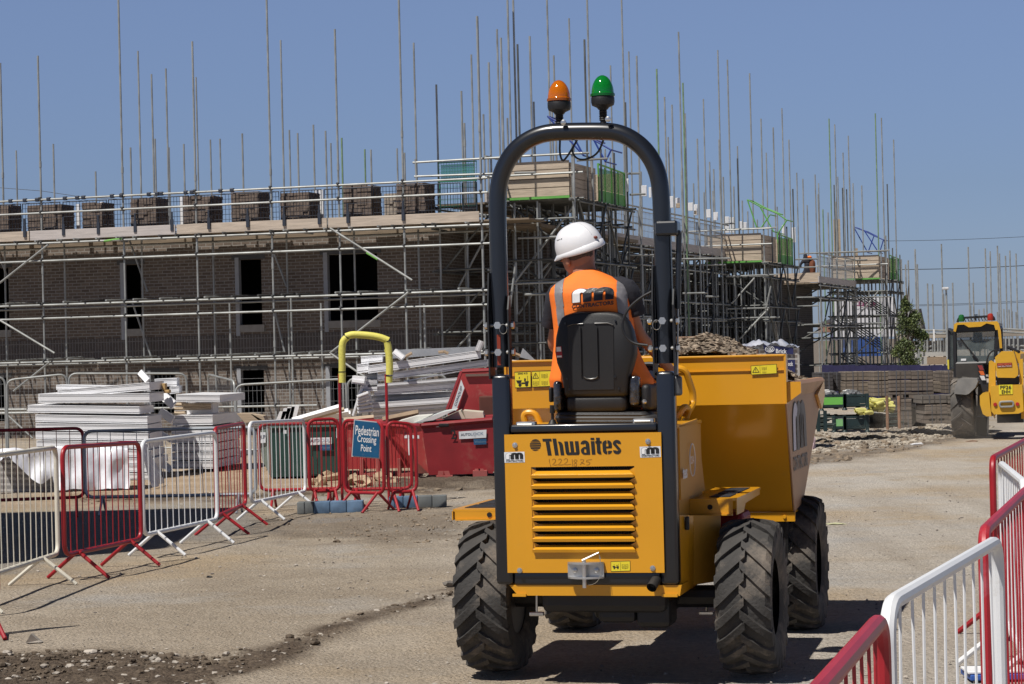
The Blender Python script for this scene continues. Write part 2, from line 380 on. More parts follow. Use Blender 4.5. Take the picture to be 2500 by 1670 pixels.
    stn = N('ShaderNodeTexNoise'); stn.inputs['Scale'].default_value = 1.0; stn.inputs['Detail'].default_value = 5; L(stm.outputs[0], stn.inputs['Vector'])
    base = mix(ramp(stn.outputs['Fac'], .50, .68, 0, .55), base, (.33, .275, .215))      # wheel tracks along the road
    base = mix(ramp(stn.outputs['Fac'], .30, .44, .5, 0), base, (.52, .47, .41))
    spx = N('ShaderNodeSeparateXYZ'); L(ge.outputs['Position'], spx.inputs[0])
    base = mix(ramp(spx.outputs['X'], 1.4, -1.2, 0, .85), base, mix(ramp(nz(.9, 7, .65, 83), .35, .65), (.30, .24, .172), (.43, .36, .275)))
    base = mix(ramp(nz(.33, 5, .6, 131), .53, .66, 0, .7), base, (.42, .315, .195))
    base = mix(ramp(nz(.45, 6, .6, 157), .55, .68, 0, .6), base, (.40, .395, .385))
    base = mix(ramp(nz(34, 4, .6, 12), .54, .70, 0, .40), base, (.50, .45, .38))
    base = mix(ramp(nz(30, 4, .6, 44), .56, .70, 0, .42), base, (.21, .175, .14))
    base = mix(sp.outputs[1], base, mix(ramp(nz(1.3, 6), .35, .65), (.48, .37, .26), (.36, .26, .17)))
    base = mix(sp.outputs[2], base, mix(ramp(nz(5, 6), .42, .58), (.50, .45, .38), (.27, .225, .18)))
    base = mix(mul(a.outputs['Alpha'], .75), base, mix(ramp(nz(8, 8, .8), .4, .62), (.20, .185, .165), (.30, .28, .25)))
    base = mix(sp.outputs[0], base, mix(ramp(nz(4, 9, .75), .35, .62), (.075, .055, .040), (.16, .122, .088)))
    vo = N('ShaderNodeTexVoronoi'); vo.inputs['Scale'].default_value = 42; L(ge.outputs['Position'], vo.inputs['Vector'])
    sc2 = N('ShaderNodeSeparateColor'); L(vo.outputs['Color'], sc2.inputs[0])
    vm = N('ShaderNodeVectorMath'); vm.operation = 'SCALE'; L(base, vm.inputs[0]); L(ramp(sc2.outputs[0], 0, 1, .87, 1.13), vm.inputs['Scale'])
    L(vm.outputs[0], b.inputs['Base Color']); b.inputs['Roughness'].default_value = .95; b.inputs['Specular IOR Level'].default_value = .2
    h1 = N('ShaderNodeMath'); h1.operation = 'ADD'; L(mul(nz(28, 8, .75), 1.0), h1.inputs[0]); L(mul(ramp(vo.outputs['Distance'], 0, .6, 1, 0), .5), h1.inputs[1])
    h2 = N('ShaderNodeMath'); h2.operation = 'ADD'; L(h1.outputs[0], h2.inputs[0]); L(mul(nz(3, 5), 1.5), h2.inputs[1])
    bp = N('ShaderNodeBump'); bp.inputs['Strength'].default_value = .95; bp.inputs['Distance'].default_value = .03; L(h2.outputs[0], bp.inputs['Height']); L(bp.outputs[0], b.inputs['Normal'])
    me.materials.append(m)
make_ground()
_b = bmesh.new(); bmesh.ops.create_icosphere(_b, subdivisions=1, radius=1); _b.verts.index_update(); ICO = [v.co.copy() for v in _b.verts]; ICF = [[v.index for v in f.verts] for f in _b.faces]; _b.free()
def stones(name, n, region, smin, smax, mat, label, zf=None, seed=1):
    rnd = random.Random(seed); mb = MB(); k = 0; ico = [(-1,0,0),(1,0,0),(0,-1,0),(0,1,0),(0,0,-1),(0,0,1)]
    fc = [(0,2,5),(2,1,5),(1,3,5),(3,0,5),(2,0,4),(1,2,4),(3,1,4),(0,3,4)]
    while k < n:
        p = region(rnd)
        if p is None: continue
        s = smin+(smax-smin)*rnd.random()**4; M = Matrix.Rotation(rnd.random()*6.3, 3, 'Z') @ Matrix.Rotation(rnd.uniform(-.5, .5), 3, 'X')
        d = (s*rnd.uniform(.7, 1.5), s*rnd.uniform(.6, 1), s*rnd.uniform(.35, .7)); z = zf(p) if zf else 0
        if s > .014:
            vs = [M @ Vector((v.x*d[0]*rnd.uniform(.75, 1.15), v.y*d[1]*rnd.uniform(.75, 1.15), v.z*d[2]*rnd.uniform(.75, 1.1)))+Vector((p.x, p.y, z+s*.1)) for v in ICO]; mb.add(vs, ICF)
        else: mb.add([M @ Vector((v[0]*d[0]*rnd.uniform(.7, 1.2), v[1]*d[1]*rnd.uniform(.7, 1.2), v[2]*d[2]*rnd.uniform(.7, 1.1)))+Vector((p.x, p.y, z+s*.15)) for v in ico], fc)
        k += 1
    o = mb.build(name, mat, None, frame=WORLD, recalc=False); tag(o, label, None, kind='stuff'); return o
STN = pm('stone_light', (.38, .34, .29), .95, 0, .35, 9); STD = pm('stone_dark', (.17, .15, .13), .95, 0, .35, 9)
def reg_px(poly_list):
    def f(r):
        poly = poly_list[0][0] if len(poly_list) == 1 else r.choice(poly_list)[0]
        xs = [p[0] for p in poly]; ys = [p[1] for p in poly]; x = r.uniform(max(-60, min(xs)), min(2560, max(xs))); y = r.uniform(min(ys), min(1690, max(ys)))
        return G(x, y) if pin(poly, x, y) > 0 else None
    return f
def reg_any(r):
    y = r.uniform(9, 30); return Vector((r.uniform(-.26, .26)*y, y, 0))
stones('gravel', 6500, reg_any, .004, .017, STN, None, seed=3)
stones('dark_gravel', 2200, reg_any, .003, .015, STD, None, seed=4)
stones('soil_stones', 360, reg_px(SOIL[:1]), .005, .034, STN, None, zf=lambda p: soilz(Vector((p.x, p.y, 0)), .8), seed=5)
stones('soil_clods', 2200, reg_px(SOIL[:1]), .005, .030, pm('soil_clod', (.10, .075, .052), .95, 0, .3), None, zf=lambda p: soilz(Vector((p.x, p.y, 0)), .8), seed=6)
stones('track_clods', 700, reg_px(SOIL[2:3]), .005, .026, pm('track_clod', (.24, .185, .13), .95, 0, .3), None, zf=lambda p: soilz(Vector((p.x, p.y, 0)), .4), seed=16)
stones('rubble', 2800, reg_px(GRAV), .015, .065, pm('rubble_stone', (.38, .335, .27), .95, 0, .3), None, seed=8)
stones('rubble_clods', 1400, reg_px(GRAV+SOIL[3:]+SOIL[1:2]), .015, .09, pm('soil_clod2', (.20, .155, .11), .95, 0, .3), None, seed=9)
# ================================================================ building A and its scaffold
FA = Frame((-.53, 49, 0), math.atan2(-3.5, 11.4))
BRK = brickmat('brown_brick', (.115, .088, .070), (.175, .138, .11), (.25, .235, .215))
SOL = brickmat('soldier_brick', (.085, .072, .066), (.115, .096, .086), (.18, .17, .16), bw=.075, bh=.225, off=0)
BLU = brickmat('far_brick', (.075, .058, .048), (.11, .085, .07), (.15, .14, .13))
def wall_cells(mb, x0, x1, z0, z1, y, t, holes):
    xs = sorted({x0, x1} | {min(max(v, x0), x1) for h in holes for v in (h[0], h[1])}); zs = sorted({z0, z1} | {min(max(v, z0), z1) for h in holes for v in (h[2], h[3])})
    for i in range(len(xs)-1):
        run = None
        for j in range(len(zs)):
            solid = False
            if j < len(zs)-1:
                cx, cz = (xs[i]+xs[i+1])/2, (zs[j]+zs[j+1])/2; solid = not any(h[0] < cx < h[1] and h[2] < cz < h[3] for h in holes)
            if solid and run is None: run = zs[j]
            if not solid and run is not None:
                mb.bb(xs[i], xs[i+1], y, y+t, run, zs[j]); run = None
YW = 1.55
def hA(x0, y0, x1, y1):
    a = FA.hit((x0, y1), YW); b = FA.hit((x1, y0), YW); return (a.x, b.x, a.z, b.z)
WINS = [hA(-60, 653, 20, 808), hA(297, 645, 343, 804), hA(577, 632, 637, 794), hA(793, 617, 920, 784)]
LOWS = [hA(361, 908, 428, 1010), hA(-40, 922, 20, 1030), hA(581, 903, 644, 1008), hA(798, 897, 878, 1000)]
zt = 4.55; xc = FA.hit((1077, 700), YW).x; xl = -17.5
bldA = thing('brick_building', 'long brown brick building shell with dark window openings behind the left scaffold', 'building', FA.w((-6, YW, 0)), FA.rz)
zs0 = FA.hit((440, 878), YW).z; zs1 = FA.hit((440, 822), YW).z
mb = MB(); wall_cells(mb, xl, xc, 0, zt, YW, .3, WINS+LOWS+[(xl-1, xc+1, zs0, zs1)]); mb.build('wall', BRK, bldA, frame=FA)
mb = MB(); wall_cells(mb, xl, xc, zs0+.002, zs1-.002, YW-.012, .3, WINS+LOWS); mb.build('soldier_course', SOL, bldA, frame=FA)
mb = MB(); mb.bb(xc-.3, xc, YW+.3, YW+2.4, 0, zt); mb.build('return_wall', BRK, bldA, frame=FA)
mb = MB(); mb.bb(xc+.002, xc+1.9, YW+2.1, YW+2.4, 0, zt); mb.build('recessed_wall', BLU, bldA, frame=FA)  # darker brick puts the shade of the decks into the colour
mb = MB(); mb.bb(xl, xl+.3, YW+.3, YW+8, 0, zt); mb.build('end_wall', BRK, bldA, frame=FA)
mb = MB(); mb.bb(xl+.31, xc-.31, YW+2.6, YW+2.8, 0, zt-.15); mb.build('inner_shade_backing', DARK, bldA, frame=FA)
mb = MB(); mb.bb(xl, xc+2.4, YW-.02, YW+9, zt+.001, zt+.085); mb.build('floor_slab', TIMD, bldA, frame=FA)
SILL = pm('cast_stone', (.27, .255, .235), .85, 0, .1, 8)
CLOS = pm('grey_closer', (.30, .31, .33), .5, 0, .08)
for i, w in enumerate(WINS+LOWS):
    f = MB(); f.bb(w[0]+.001, w[0]+.10, YW-.02, YW+.12, w[2]-.25 if i < 4 else w[2], w[3]+.05); fo = f.build('window_frame' if i < 4 else 'door_frame', CLOS, bldA, frame=FA)
    if i < 4:
        s_ = MB(); s_.bb(w[0]+.105, w[1]+.06, YW-.05, YW+.28, w[2]-.17, w[2]-.002); s_.build('sill', SILL, fo, frame=FA)
    l = MB(); l.bb(w[0]-.08, w[1]+.10, YW-.015, YW+.05, w[3]+.001, w[3]+.10); l.build('lintel', pm('dark_lintel', (.06, .06, .06), .6), bldA, frame=FA)
# timbers seen standing inside the openings
for px, w in (((690, 760), 3), ((828, 700), 3), ((900, 700), 3), ((629, 700), 2), ((595, 690), 2), ((631, 690), 1)):
    a = FA.hit((px[0], 794), YW+.5); mb = MB(); mb.tube((a.x, YW+.5, .2), (a.x, YW+.5, FA.hit((px[0], px[1]), YW+.5).z), .022, 6)
def guard_panel(parent, frame, x0, x1, y, z0, z1, mat, nv=12, nh=6, rw=.0055, name='guard_panel'):
    mb = MB(); fw = .016
    mb.path([(x0, y, z0), (x0, y, z1), (x1, y, z1), (x1, y, z0)], fw, 5, closed=True)
    for i in range(1, nv): 
        x = x0+(x1-x0)*i/nv; mb.tube((x, y, z0), (x, y, z1), rw, 4, cap=False)
    for j in range(1, nh):
        z = z0+(z1-z0)*j/nh; mb.tube((x0, y, z), (x1, y, z), rw*.9, 4, cap=False)
    return mb.build(name, mat, parent, frame=frame)
DKM = pm('dark_mesh_steel', (.035, .042, .060), .5, .2)
GRNM = pm('teal_mesh_steel', (.03, .20, .13), .5, .1)
LGTM = pm('galvanised_mesh', (.34, .35, .36), .5, .4)
def standard(parent, frame, x, y, z1, z0=0.0, r=.0245, mat=None, sleeve=True, rnd=random):
    mb = MB(); mb.tube((x, y, z0), (x, y, z1), r, 8)
    if z1-z0 > 4 and sleeve:
        for z in (2.1+rnd.uniform(-.6, .6), 4.2+rnd.uniform(-.5, .5), 6.2+rnd.uniform(-.4, .4)):
            if z < z1-.5: mb.tube((x, y, z), (x, y, z+.14), r*1.28, 8)
    if z0 == 0: mb.box((x, y, .006), (.15, .15, .012))
    return mb.build('standard', mat or GALV, parent, frame=frame, smooth=True)
def tube_part(name, parent, frame, a, b, r=.0245, mat=None):
    mb = MB(); mb.tube(a, b, r, 8); return mb.build(name, mat or GALV, parent, frame=frame, smooth=True)
def coupler_mesh():
    mb = MB(); mb.rbox((0, 0, 0), (.085, .10, .07), .012); mb.tube((.02, -.05, 0), (.02, -.11, 0), .012, 6); mb.box((.0, -.03, .045), (.05, .07, .03)); return mb
_cp = None
def coupler(parent, frame, p):
    global _cp
    if _cp is None:
        mb = coupler_mesh(); _cp = bpy.data.meshes.new('coupler'); _cp.from_pydata([tuple(v) for v in mb.v], [], mb.f); _cp.update(); _cp.materials.append(COUP)
    o = bpy.data.objects.new('coupler', _cp); COL.objects.link(o); o.parent = parent
    o.location = FR[parent.name].I @ (frame.M @ Vector(p)); o.rotation_euler = (0, 0, frame.rz-FR[parent.name].rz); return o
scA = thing('scaffold', 'nearest run of galvanised tube scaffold along the left brick building, with mesh guards on top', 'scaffold', FA.w((-6, 0, 0)), FA.rz)
stdA = [13, 103, 303, 481, 665, 830, 988, 1177]; topA = [None, 136, -60, 101, -60, 71, -60, 39]
ZL = [5.57, 5.26, 4.56, 4.15, 3.13, 2.82, 1.81, .70]
xA = [FA.hit((s, 600 if s < 1000 else 560), 0).x for s in stdA]
for x, s, t in zip(xA, stdA, topA):
    if t is None: continue
    z1 = FA.hit((s-10, t), 0).z if t > 0 else 10.4; standard(scA, FA, x, 0, z1)
standard(scA, FA, xA[1]-1.55, 0, 9.8); standard(scA, FA, xA[1]-3.1, 0, 9.6); standard(scA, FA, xA[1]-4.6, 0, 9.8)
inner = [(12, 153), (158, 560), (347, 560), (521, 560), (701, 560), (866, 560), (1023, 560), (1142, 300)]
for s, t in inner:
    a = FA.hit((s, 650), 1.25); standard(scA, FA, a.x, 1.25, FA.hit((s, t), 1.25).z)
for s, t, b_ in ((562, 550+190, 890), (712, 728, 890), (1037, 742, 860), (785, 740, 870)):   # short standing puncheons
    a = FA.hit((s, 800), .35); standard(scA, FA, a.x, .35, FA.hit((s, t), .35).z, FA.hit((s, b_+120), .35).z, sleeve=False, mat=GALV)
xr = 0.10
for i, z in enumerate(ZL):
    x1 = {0: xr, 1: xr, 2: xr+.35, 3: xr+.3, 4: xr+.3, 5: .05, 6: -.1, 7: -4}[i]
    tube_part('ledger' if i > 1 else 'guard_rail', scA, FA, (xl-.5, -.052, z), (x1, -.052, z), .0245)
    for x in xA[1:]:
        if x < x1+.1: coupler(scA, FA, (x, -.02, z))
for z in (4.50, 3.08, 1.76): tube_part('ledger', scA, FA, (xl-.5, 1.2, z), (xr, 1.2, z))
rn = random.Random(11)
for z, n in ((4.615, 26), (3.185, 22), (1.865, 20)):
    for i in range(n):
        x = -13.5+13.4*(i+rn.random()*.6)/n; tube_part('transom', scA, FA, (x, -.18-rn.random()*.1, z), (x+rn.uniform(-.05, .05), 1.42, z+rn.uniform(-.01, .05)), .024, GALV if rn.random() > .3 else COUP)
for a, b_, y in (((-40, 722), (117, 598), -.12), ((0, 782), (133, 862), -.12), ((806, 557), (1006, 684), -.12), ((998, 713), (806, 862), -.12), ((806, 862), (905, 930), -.12), ((33, 955), (122, 884), -.12),
               ((312, 575), (360, 712), 1.28), ((322, 735), (372, 880), 1.28), ((660, 595), (700, 700), 1.28), ((665, 735), (695, 860), 1.28), ((1120, 700), (1190, 570), 1.28), ((1115, 850), (1185, 775), 1.28), ((20, 680), (-30, 560), 1.28), ((15, 1010), (80, 1070), .4)):
    tube_part('brace', scA, FA, FA.hit(a, y), FA.hit(b_, y))
tube_part('tube_band', scA, FA, FA.hit((254, 588.5), -.053), FA.hit((300, 583), -.053), .0262, GALVG)
tube_part('tube_band', scA, FA, FA.hit((895, 617), -.121), FA.hit((922, 633), -.121), .0262, GALVG)
mbw = woodmat('toe_board_wood', (.50, .42, .34), 0, .8, .25); mbg = woodmat('toe_board_grey', (.50, .455, .43), 0, .8, .2)
tb = [(-18, FA.hit((73, 570), -.03).x, mbw), (None, FA.hit((430, 550), -.03).x, mbg), (None, FA.hit((800, 540), -.03).x, mbw), (None, FA.hit((1172, 530), -.03).x, mbw)]
px_ = -18
for i, (a, b_, m_) in enumerate(tb):
    mb = MB(); mb.rbox(((px_+b_)/2, -.03 if i != 1 else -.045, 4.745), (b_-px_-.03, .038, .225), .006); mb.build('toe_board', m_, scA, frame=FA); px_ = b_
for k in range(6):                                             # deck of scaffold boards
    mb = MB(); mb.bb(xl-.5, 1.0, .02+k*.228, .24+k*.228, 4.64+(.004 if k % 2 else 0), 4.675+(.004 if k % 2 else 0)); mb.build('deck_board', TIMD, scA, frame=FA)
gx = FA.hit((-40, 520), .05).x; gpx = [(-42, 18), (22, 100), (112, 196), (200, 300), (312, 388), (392, 470), (520, 552)]
gu = [-60, 8, 100, 112, 196, 205, 285, 292, 388, 396, 480, 486, 556, 560, 640, 680, 760, 830, 836, 955, 960, 1040, 1110, 1170]
x = FA.hit((-150, 520), .03).x; xe = FA.hit((1170, 520), .03).x; i = 0
while x < xe-.3:
    w = 1.02 if i % 3 else 1.16; w = min(w, xe-x); guard_panel(scA, FA, x, x+w-.05, .04, 4.70, 5.50, DKM, 13, 7); x += w+(.0 if i % 2 else .03); i += 1
for s in (60, 155, 240, 330, 420, 510, 605, 694, 780, 850, 985):
    a = FA.hit((s, 540), -.06); mb = MB(); mb.bb(a.x-.035, a.x+.035, -.085, -.052, 4.72, 4.98); mb.bb(a.x-.02, a.x+.02, -.085, -.052, 4.98, 5.15); mb.build('bracket', DKM, scA, frame=FA)
for s in (27, 62, 92, 120, 160, 190, 205, 275, 298, 365, 385, 395, 455, 470, 540, 568): 
    a = FA.hit((s, 480), -.03); mb = MB(); mb.rbox((a.x, -.05, 5.575), (.10, .09, .09), .02); mb.build('clip', DKM, scA, frame=FA)
# upper little rails and the teal mesh panel at the right end
tube_part('guard_rail', scA, FA, FA.hit((1008, 397), .1), FA.hit((1232, 384), .1)); tube_part('guard_rail', scA, FA, FA.hit((1012, 431), .1), FA.hit((1206, 424), .1))
tube_part('standard', scA, FA, FA.hit((1017, 440), .1), FA.hit((1014, 388), .1))
a = FA.hit((1070, 398), .12); b_ = FA.hit((1163, 392), .12); guard_panel(scA, FA, a.x, b_.x, .12, FA.hit((1120, 442), .12).z, a.z, GRNM, 14, 6, .004)
a = FA.hit((1073, 440), .12); b_ = FA.hit((1160, 392), .12); guard_panel(scA, FA, a.x, b_.x, .13, 4.72, a.z-.02, GRNM, 14, 6, .004)
TEAL = pm('teal_netting', (.03, .22, .22), .6, alpha=.45)
mb = MB(); mb.bb(a.x+.03, b_.x-.03, .15, .155, a.z, FA.hit((1120, 400), .12).z); mb.build('netting', TEAL, scA, frame=FA)
# brick stacks on the deck
BST = pm('stacked_brick', (.15, .115, .095), .9, 0, .35, 9, dirt=(.07, .06, .052), damt=.3, ds=7)
def brick_stack(name, frame, x0, x1, y0, y1, z0, z1, label, group, mat=BST, seed=0, cell=(.225, .075), cat='brick stack'):
    r = random.Random(seed); base = frame.w(((x0+x1)/2, (y0+y1)/2, z0)); t = thing(name, label, cat, base, frame.rz, group)
    def block(xa, xb, nm):
        mb = MB(); mb.bb(xa+.012, xb-.012, y0+.03, y1-.03, z0, z1-.02); nz_ = max(2, round((z1-z0)/cell[1])); h = (z1-z0)/nz_
        for k in range(nz_):
            x = xa; 
            while x < xb-.03:
                w = cell[0] if r.random() > .25 else cell[0]*.5; w = min(w, xb-x); j = r.uniform(-.012, .02)
                if not (k == nz_-1 and r.random() < .12): mb.bb(x+.004, x+w-.004, y0+j, y0+.1+j, z0+k*h+.003, z0+(k+1)*h-.003)
                x += w
            y = y0+.11
            while y < y1-.03:
                w = min(.105, y1-y); j = r.uniform(-.01, .012); mb.bb(xb-.05+j, xb+j, y+.004, y+w-.004, z0+k*h+.003, z0+(k+1)*h-.003); y += w
        mb.build(nm, mat, t, frame=frame)
    block(x0, x1, 'brick_block')
    return t
stk = [(-22, 20, 0), (66, 150, 1), (200, 248, 2), (318, 382, 3), (447, 516, 4), (564, 632, 5), (684, 756, 6), (838, 908, 7), (968, 1040, 8), (928, 968, 9)]
lab = ['brown brick stack cut by the left edge of the photo on the scaffold deck', 'widest brown brick stack on the deck, behind the second scaffold pole from the left', 'small low brick stack on the deck, third from the left',
       'brick stack on the deck just right of the tall third scaffold pole', 'brick stack on the deck behind the fourth front scaffold pole', 'tall square brick stack on the deck, sixth from the left',
       'low brick stack on the deck right of the fifth front scaffold pole', 'tall brown brick stack on the deck between the sixth and seventh front scaffold poles', 'rightmost tall brick stack on the left scaffold deck, near the teal mesh',
       'small pale buff block stack behind the mesh next to the rightmost tall brick stack']
tops = [500, 500, 494, 483, 478, 468, 470, 452, 447, 470]
for (a, b_, i) in stk:
    pa = FA.hit((a, 520), .35); pb = FA.hit((b_, 520), .35); zt_ = FA.hit(((a+b_)/2, tops[i]), .35).z
    brick_stack('brick_stack', FA, pa.x, pb.x, .35 if i != 9 else .6, 1.0, 4.68, zt_, lab[i], 'brick stacks on the left scaffold deck', BST if i != 9 else pm('buff_block', (.34, .29, .24), .9, 0, .2), i)
# white frames and pale debris on the deck behind the mesh
for s, y0_, y1_, w_ in ((45, 503, 553, .05), (190, 498, 545, .04), (248, 493, 540, .04), (443, 480, 532, .04), (780, 463, 520, .09)):
    a = FA.hit((s, y1_), 1.2); b2 = FA.hit((s, y0_), 1.2); mb = MB(); mb.bb(a.x-w_, a.x+w_, 1.2, 1.26, 4.69, b2.z); o = mb.build('white_profile', WHT, None, frame=FA)
    tag(o, {45: 'white plastic profile standing on the deck near the left edge of the photo', 190: 'white plastic profile standing on the deck right of the widest brick stack', 248: 'white plastic profile against the right side of the small third brick stack', 443: 'white plastic profile against the left side of the fifth brick stack', 780: 'translucent grey post on the deck near the sixth scaffold pole'}[s], 'plastic profile', 'white profiles standing on the scaffold deck')
# rear scaffold poles over building A : (V x, V top)
def poles(thing_, lst, dfun, rnd, zb=0.0):
    for (vx, vt) in lst:
        sx, sy = vx*1.0652, vt*1.0652; d = dfun(sx, rnd); p = P(sx, sy, d)
        mb = MB(); mb.tube((p.x, p.y, zb), p, .0245, 6); m = GALV if rnd.random() > .05 else pm('greenish_steel', (.20, .30, .17), .6, .2, .2)
        mb.build('standard', m, thing_, frame=WORLD, smooth=True)
rearA = thing('scaffold', 'far side scaffold whose bare pole tips stand up behind the left brick building', 'scaffold', FA.w((-6, 10.5, 0)), FA.rz)
poles(rearA, [(37,345),(122,330),(219,393),(299,338),(316,117),(347,170),(355,318),(380,157),(387,338),(421,330),(449,177),(482,320),(504,318),(555,306),(643,92),(663,298),(682,305),(718,286),(746,300),(758,328),(783,316),(836,342),(850,343),(910,340),(927,350),(948,98)],
      lambda s, r: 52.5-(s/1190)*3.5+ (10.5 if (s*7) % 3 < 2 else 16), random.Random(2))
for z in (4.6, 5.5): tube_part('ledger', rearA, FA, (-15, 10.5, z), (0, 10.5, z))
# ================================================================ terrace B : loading bays, walkways, walls
FB = Frame((1.4, 50, 0), math.atan2(.947, .32))
terr = thing('brick_terrace', 'dark brick terrace shell receding behind the scaffold on the right of the dumper', 'building', FB.w((0, 3, 0)), FB.rz)
mb = MB(); wall_cells(mb, 5.0, 21, 0, 4.6, 3.0, .3, [(6, 7.2, 2.6, 4), (5.6, 6.5, .1, 2.1), (10, 11, 2.6, 4), (10, 11.2, .1, 2.1), (14, 15.2, 2.6, 4), (17.5, 18.5, 2.6, 4), (14, 15, .1, 2.1)])
mb.build('wall', BLU, terr, frame=FB)
mb = MB(); mb.bb(5.0, 20.6, 3.31, 4.59, 4.4, 4.5); mb.build('floor_slab', TIMD, terr, frame=FB)
mb = MB(); mb.bb(1.9, 20.6, 4.6, 4.8, 0, 4.75); mb.build('inner_shade_backing', DARK, terr, frame=FB)
mb = MB(); mb.bb(20.7, 21, 3.31, 10, 0, 4.6); mb.build('end_wall', BLU, terr, frame=FB)
DKB2 = brickmat('shade_dark_brick', (.035, .028, .025), (.055, .045, .04), (.08, .075, .07))  # brick darkened so its colour carries the shade under the decks
terr2 = thing('brick_terrace', 'farther house shell, brick colour darkened as shade, between the second and third loading bays', 'building', FB.w((27, 3, 0)), FB.rz)
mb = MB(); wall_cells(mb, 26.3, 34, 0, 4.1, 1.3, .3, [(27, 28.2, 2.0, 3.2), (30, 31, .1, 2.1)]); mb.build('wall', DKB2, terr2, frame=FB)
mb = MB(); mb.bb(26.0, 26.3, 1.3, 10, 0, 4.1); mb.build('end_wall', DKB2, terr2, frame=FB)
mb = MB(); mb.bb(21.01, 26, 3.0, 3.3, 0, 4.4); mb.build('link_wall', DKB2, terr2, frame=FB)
FC = FB
BRDM = woodmat('bay_board', (.50, .41, .315), 1, .9, .28); BRDX = woodmat('bay_board_side', (.47, .38, .29), 0, .9, .28)
GATE = pm('green_gate_paint', (.12, .36, .07), .55, 0, .1); BLUG = pm('blue_gate_paint', (.02, .05, .27), .5, 0, .1)
NETG = pm('green_netting', (.10, .34, .08), .7, alpha=.55)
def bay(B, w, Ln, zb, ztop, label, seed, swing, gate_from=.45, dense=5, rails=True):
    r = random.Random(seed); f = Frame((B[0], B[1], 0), FB.rz)     # local x: receding, local y: towards the wall
    t = thing('loading_bay', label, 'loading bay', f.w((Ln/2, w/2, 0)), f.rz, 'timber boarded loading bays on the scaffold')
    nb = 4; h = (ztop-zb)/nb
    mb = MB()
    for k in range(nb): mb.bb(-.03+.006*(k % 2), .012+.006*(k % 2), 0, w, zb+k*h+.010, zb+(k+1)*h-.010)
    mb.bb(.013, .02, .02, w-.02, zb+.01, ztop-.02); mb.build('board_panel', BRDM, t, frame=f)
    mb = MB(); L1 = Ln*gate_from
    for k in range(nb): mb.bb(.02, L1, -.03+.005*(k % 2), .01+.005*(k % 2), zb+k*h+.006, zb+(k+1)*h-.006 if k < 3 else zb+(k+1)*h-.06)
    mb.bb(.03, L1-.02, .0155, .02, zb+.01, ztop-.08); mb.build('side_panel', BRDX, t, frame=f)
    mb = MB()
    for k in range(nb): mb.bb(.1, Ln, w-.03, w, zb+k*h+.006, zb+(k+1)*h-.006)
    mb.bb(Ln-.03, Ln, 0, w-.04, zb, ztop); mb.build('back_panel', BRDX, t, frame=f)
    g0, g1 = L1+.1, Ln-.1                                        # hinged gate, its lower part sheeted
    mb = MB(); mb.path([(g0, -.06, zb-.1), (g0, -.06, ztop+.05), (g1, -.06, ztop-.02), (g1, -.06, zb-.1)], .024, 6, closed=True)
    for k in range(1, 4): x = g0+(g1-g0)*k/4; mb.tube((x, -.06, zb-.1), (x, -.06, ztop), .018, 6)
    go = mb.build('gate', GATE, t, frame=f)
    mb = MB(); mb.bb(g0, g1, -.055, -.05, zb-.1, zb+(ztop-zb)*.32); mb.build('gate_sheet', GATE, go, frame=f)
    mb = MB(); mb.bb(g0, g1, -.057, -.053, zb+(ztop-zb)*.33, ztop-.04); mb.build('netting', NETG, go, frame=f)
    for k in range(int(w/.23)):
        mb = MB(); mb.bb(-.15, Ln+.05, k*.23+.01, k*.23+.225, zb-.05, zb-.012); mb.build('deck_board', TIMD, t, frame=f)
    mb = MB(); mb.bb(-.19, -.152, -.05, w+.05, zb-.06, zb-.005); mb.build('edge_board', GATE, t, frame=f)
    xs = [Ln*i/(dense-1) for i in range(dense)]; ys_ = [-.1, w*.5, w+.02]
    for x in xs:
        for y in ys_:
            tp = zb+r.choice([1.0, 1.2, 2.5, 3.6]) if x > .01 or y > .2 else ztop+.15
            standard(t, f, x-.07 if x == 0 else x, y, tp if y != ys_[1] else zb-.08, sleeve=False, rnd=r, mat=GALV if x == 0 else DGAL)
    for z in (zb-.12, zb-.55, zb-1.45, zb-1.9, zb-2.85, zb-3.3, .6):
        if z < .3: continue
        for y in (-.15, w+.05): tube_part('ledger', t, f, (-.5, y, z), (Ln+.4, y, z), mat=DGAL)
        for k, x in enumerate(xs): tube_part('transom', t, f, (x+.05-(.13 if k == 0 else 0), -.28+r.uniform(-.1, .1), z+.05), (x+.05-(.13 if k == 0 else 0), w+.2, z+.05), mat=DGAL)
    for k in range(14): x = Ln*(k+.5)/14; tube_part('transom', t, f, (x, -.25, zb-.075), (x, w+.2, zb-.075), mat=DGAL)
    for i in range(dense-1):
        for z in (zb-1.4, zb-2.8, .2):
            if z < .1: continue
            if z-.01 < 0: continue
            a, b_ = (xs[i], xs[i+1]) if i % 2 else (xs[i+1], xs[i])
            tube_part('brace', t, f, (a, -.2, z), (b_, -.2, z+1.3), mat=DGAL); tube_part('brace', t, f, (xs[i]+.06, -.1, z), (xs[i]+.06, w, z+1.3), mat=DGAL)
    if rails:
        for z in (ztop+.12, zb+.5): tube_part('guard_rail', t, f, (-.1, -.35, z), (-.1, w+.6, z))
    if swing:                                                     # triangular frame of the swung up gate
        pts, mt, yy = swing; q = [f.hit(p, yy) if False else f.hitx(p, Ln*.5) for p in pts[0]]
        mb = MB()
        for i, j in pts[1]: mb.tube(q[i], q[j], .022, 6)
        for i, j in pts[1][:2]:
            mb.tube(q[i]+Vector((.9, 0, 0)), q[j]+Vector((.9, 0, 0)), .022, 6)
        for i in range(len(q)): mb.tube(q[i], q[i]+Vector((.9, 0, 0)), .018, 6)
        mb.build('swung_gate_frame', mt, t, frame=f)
    return t, f
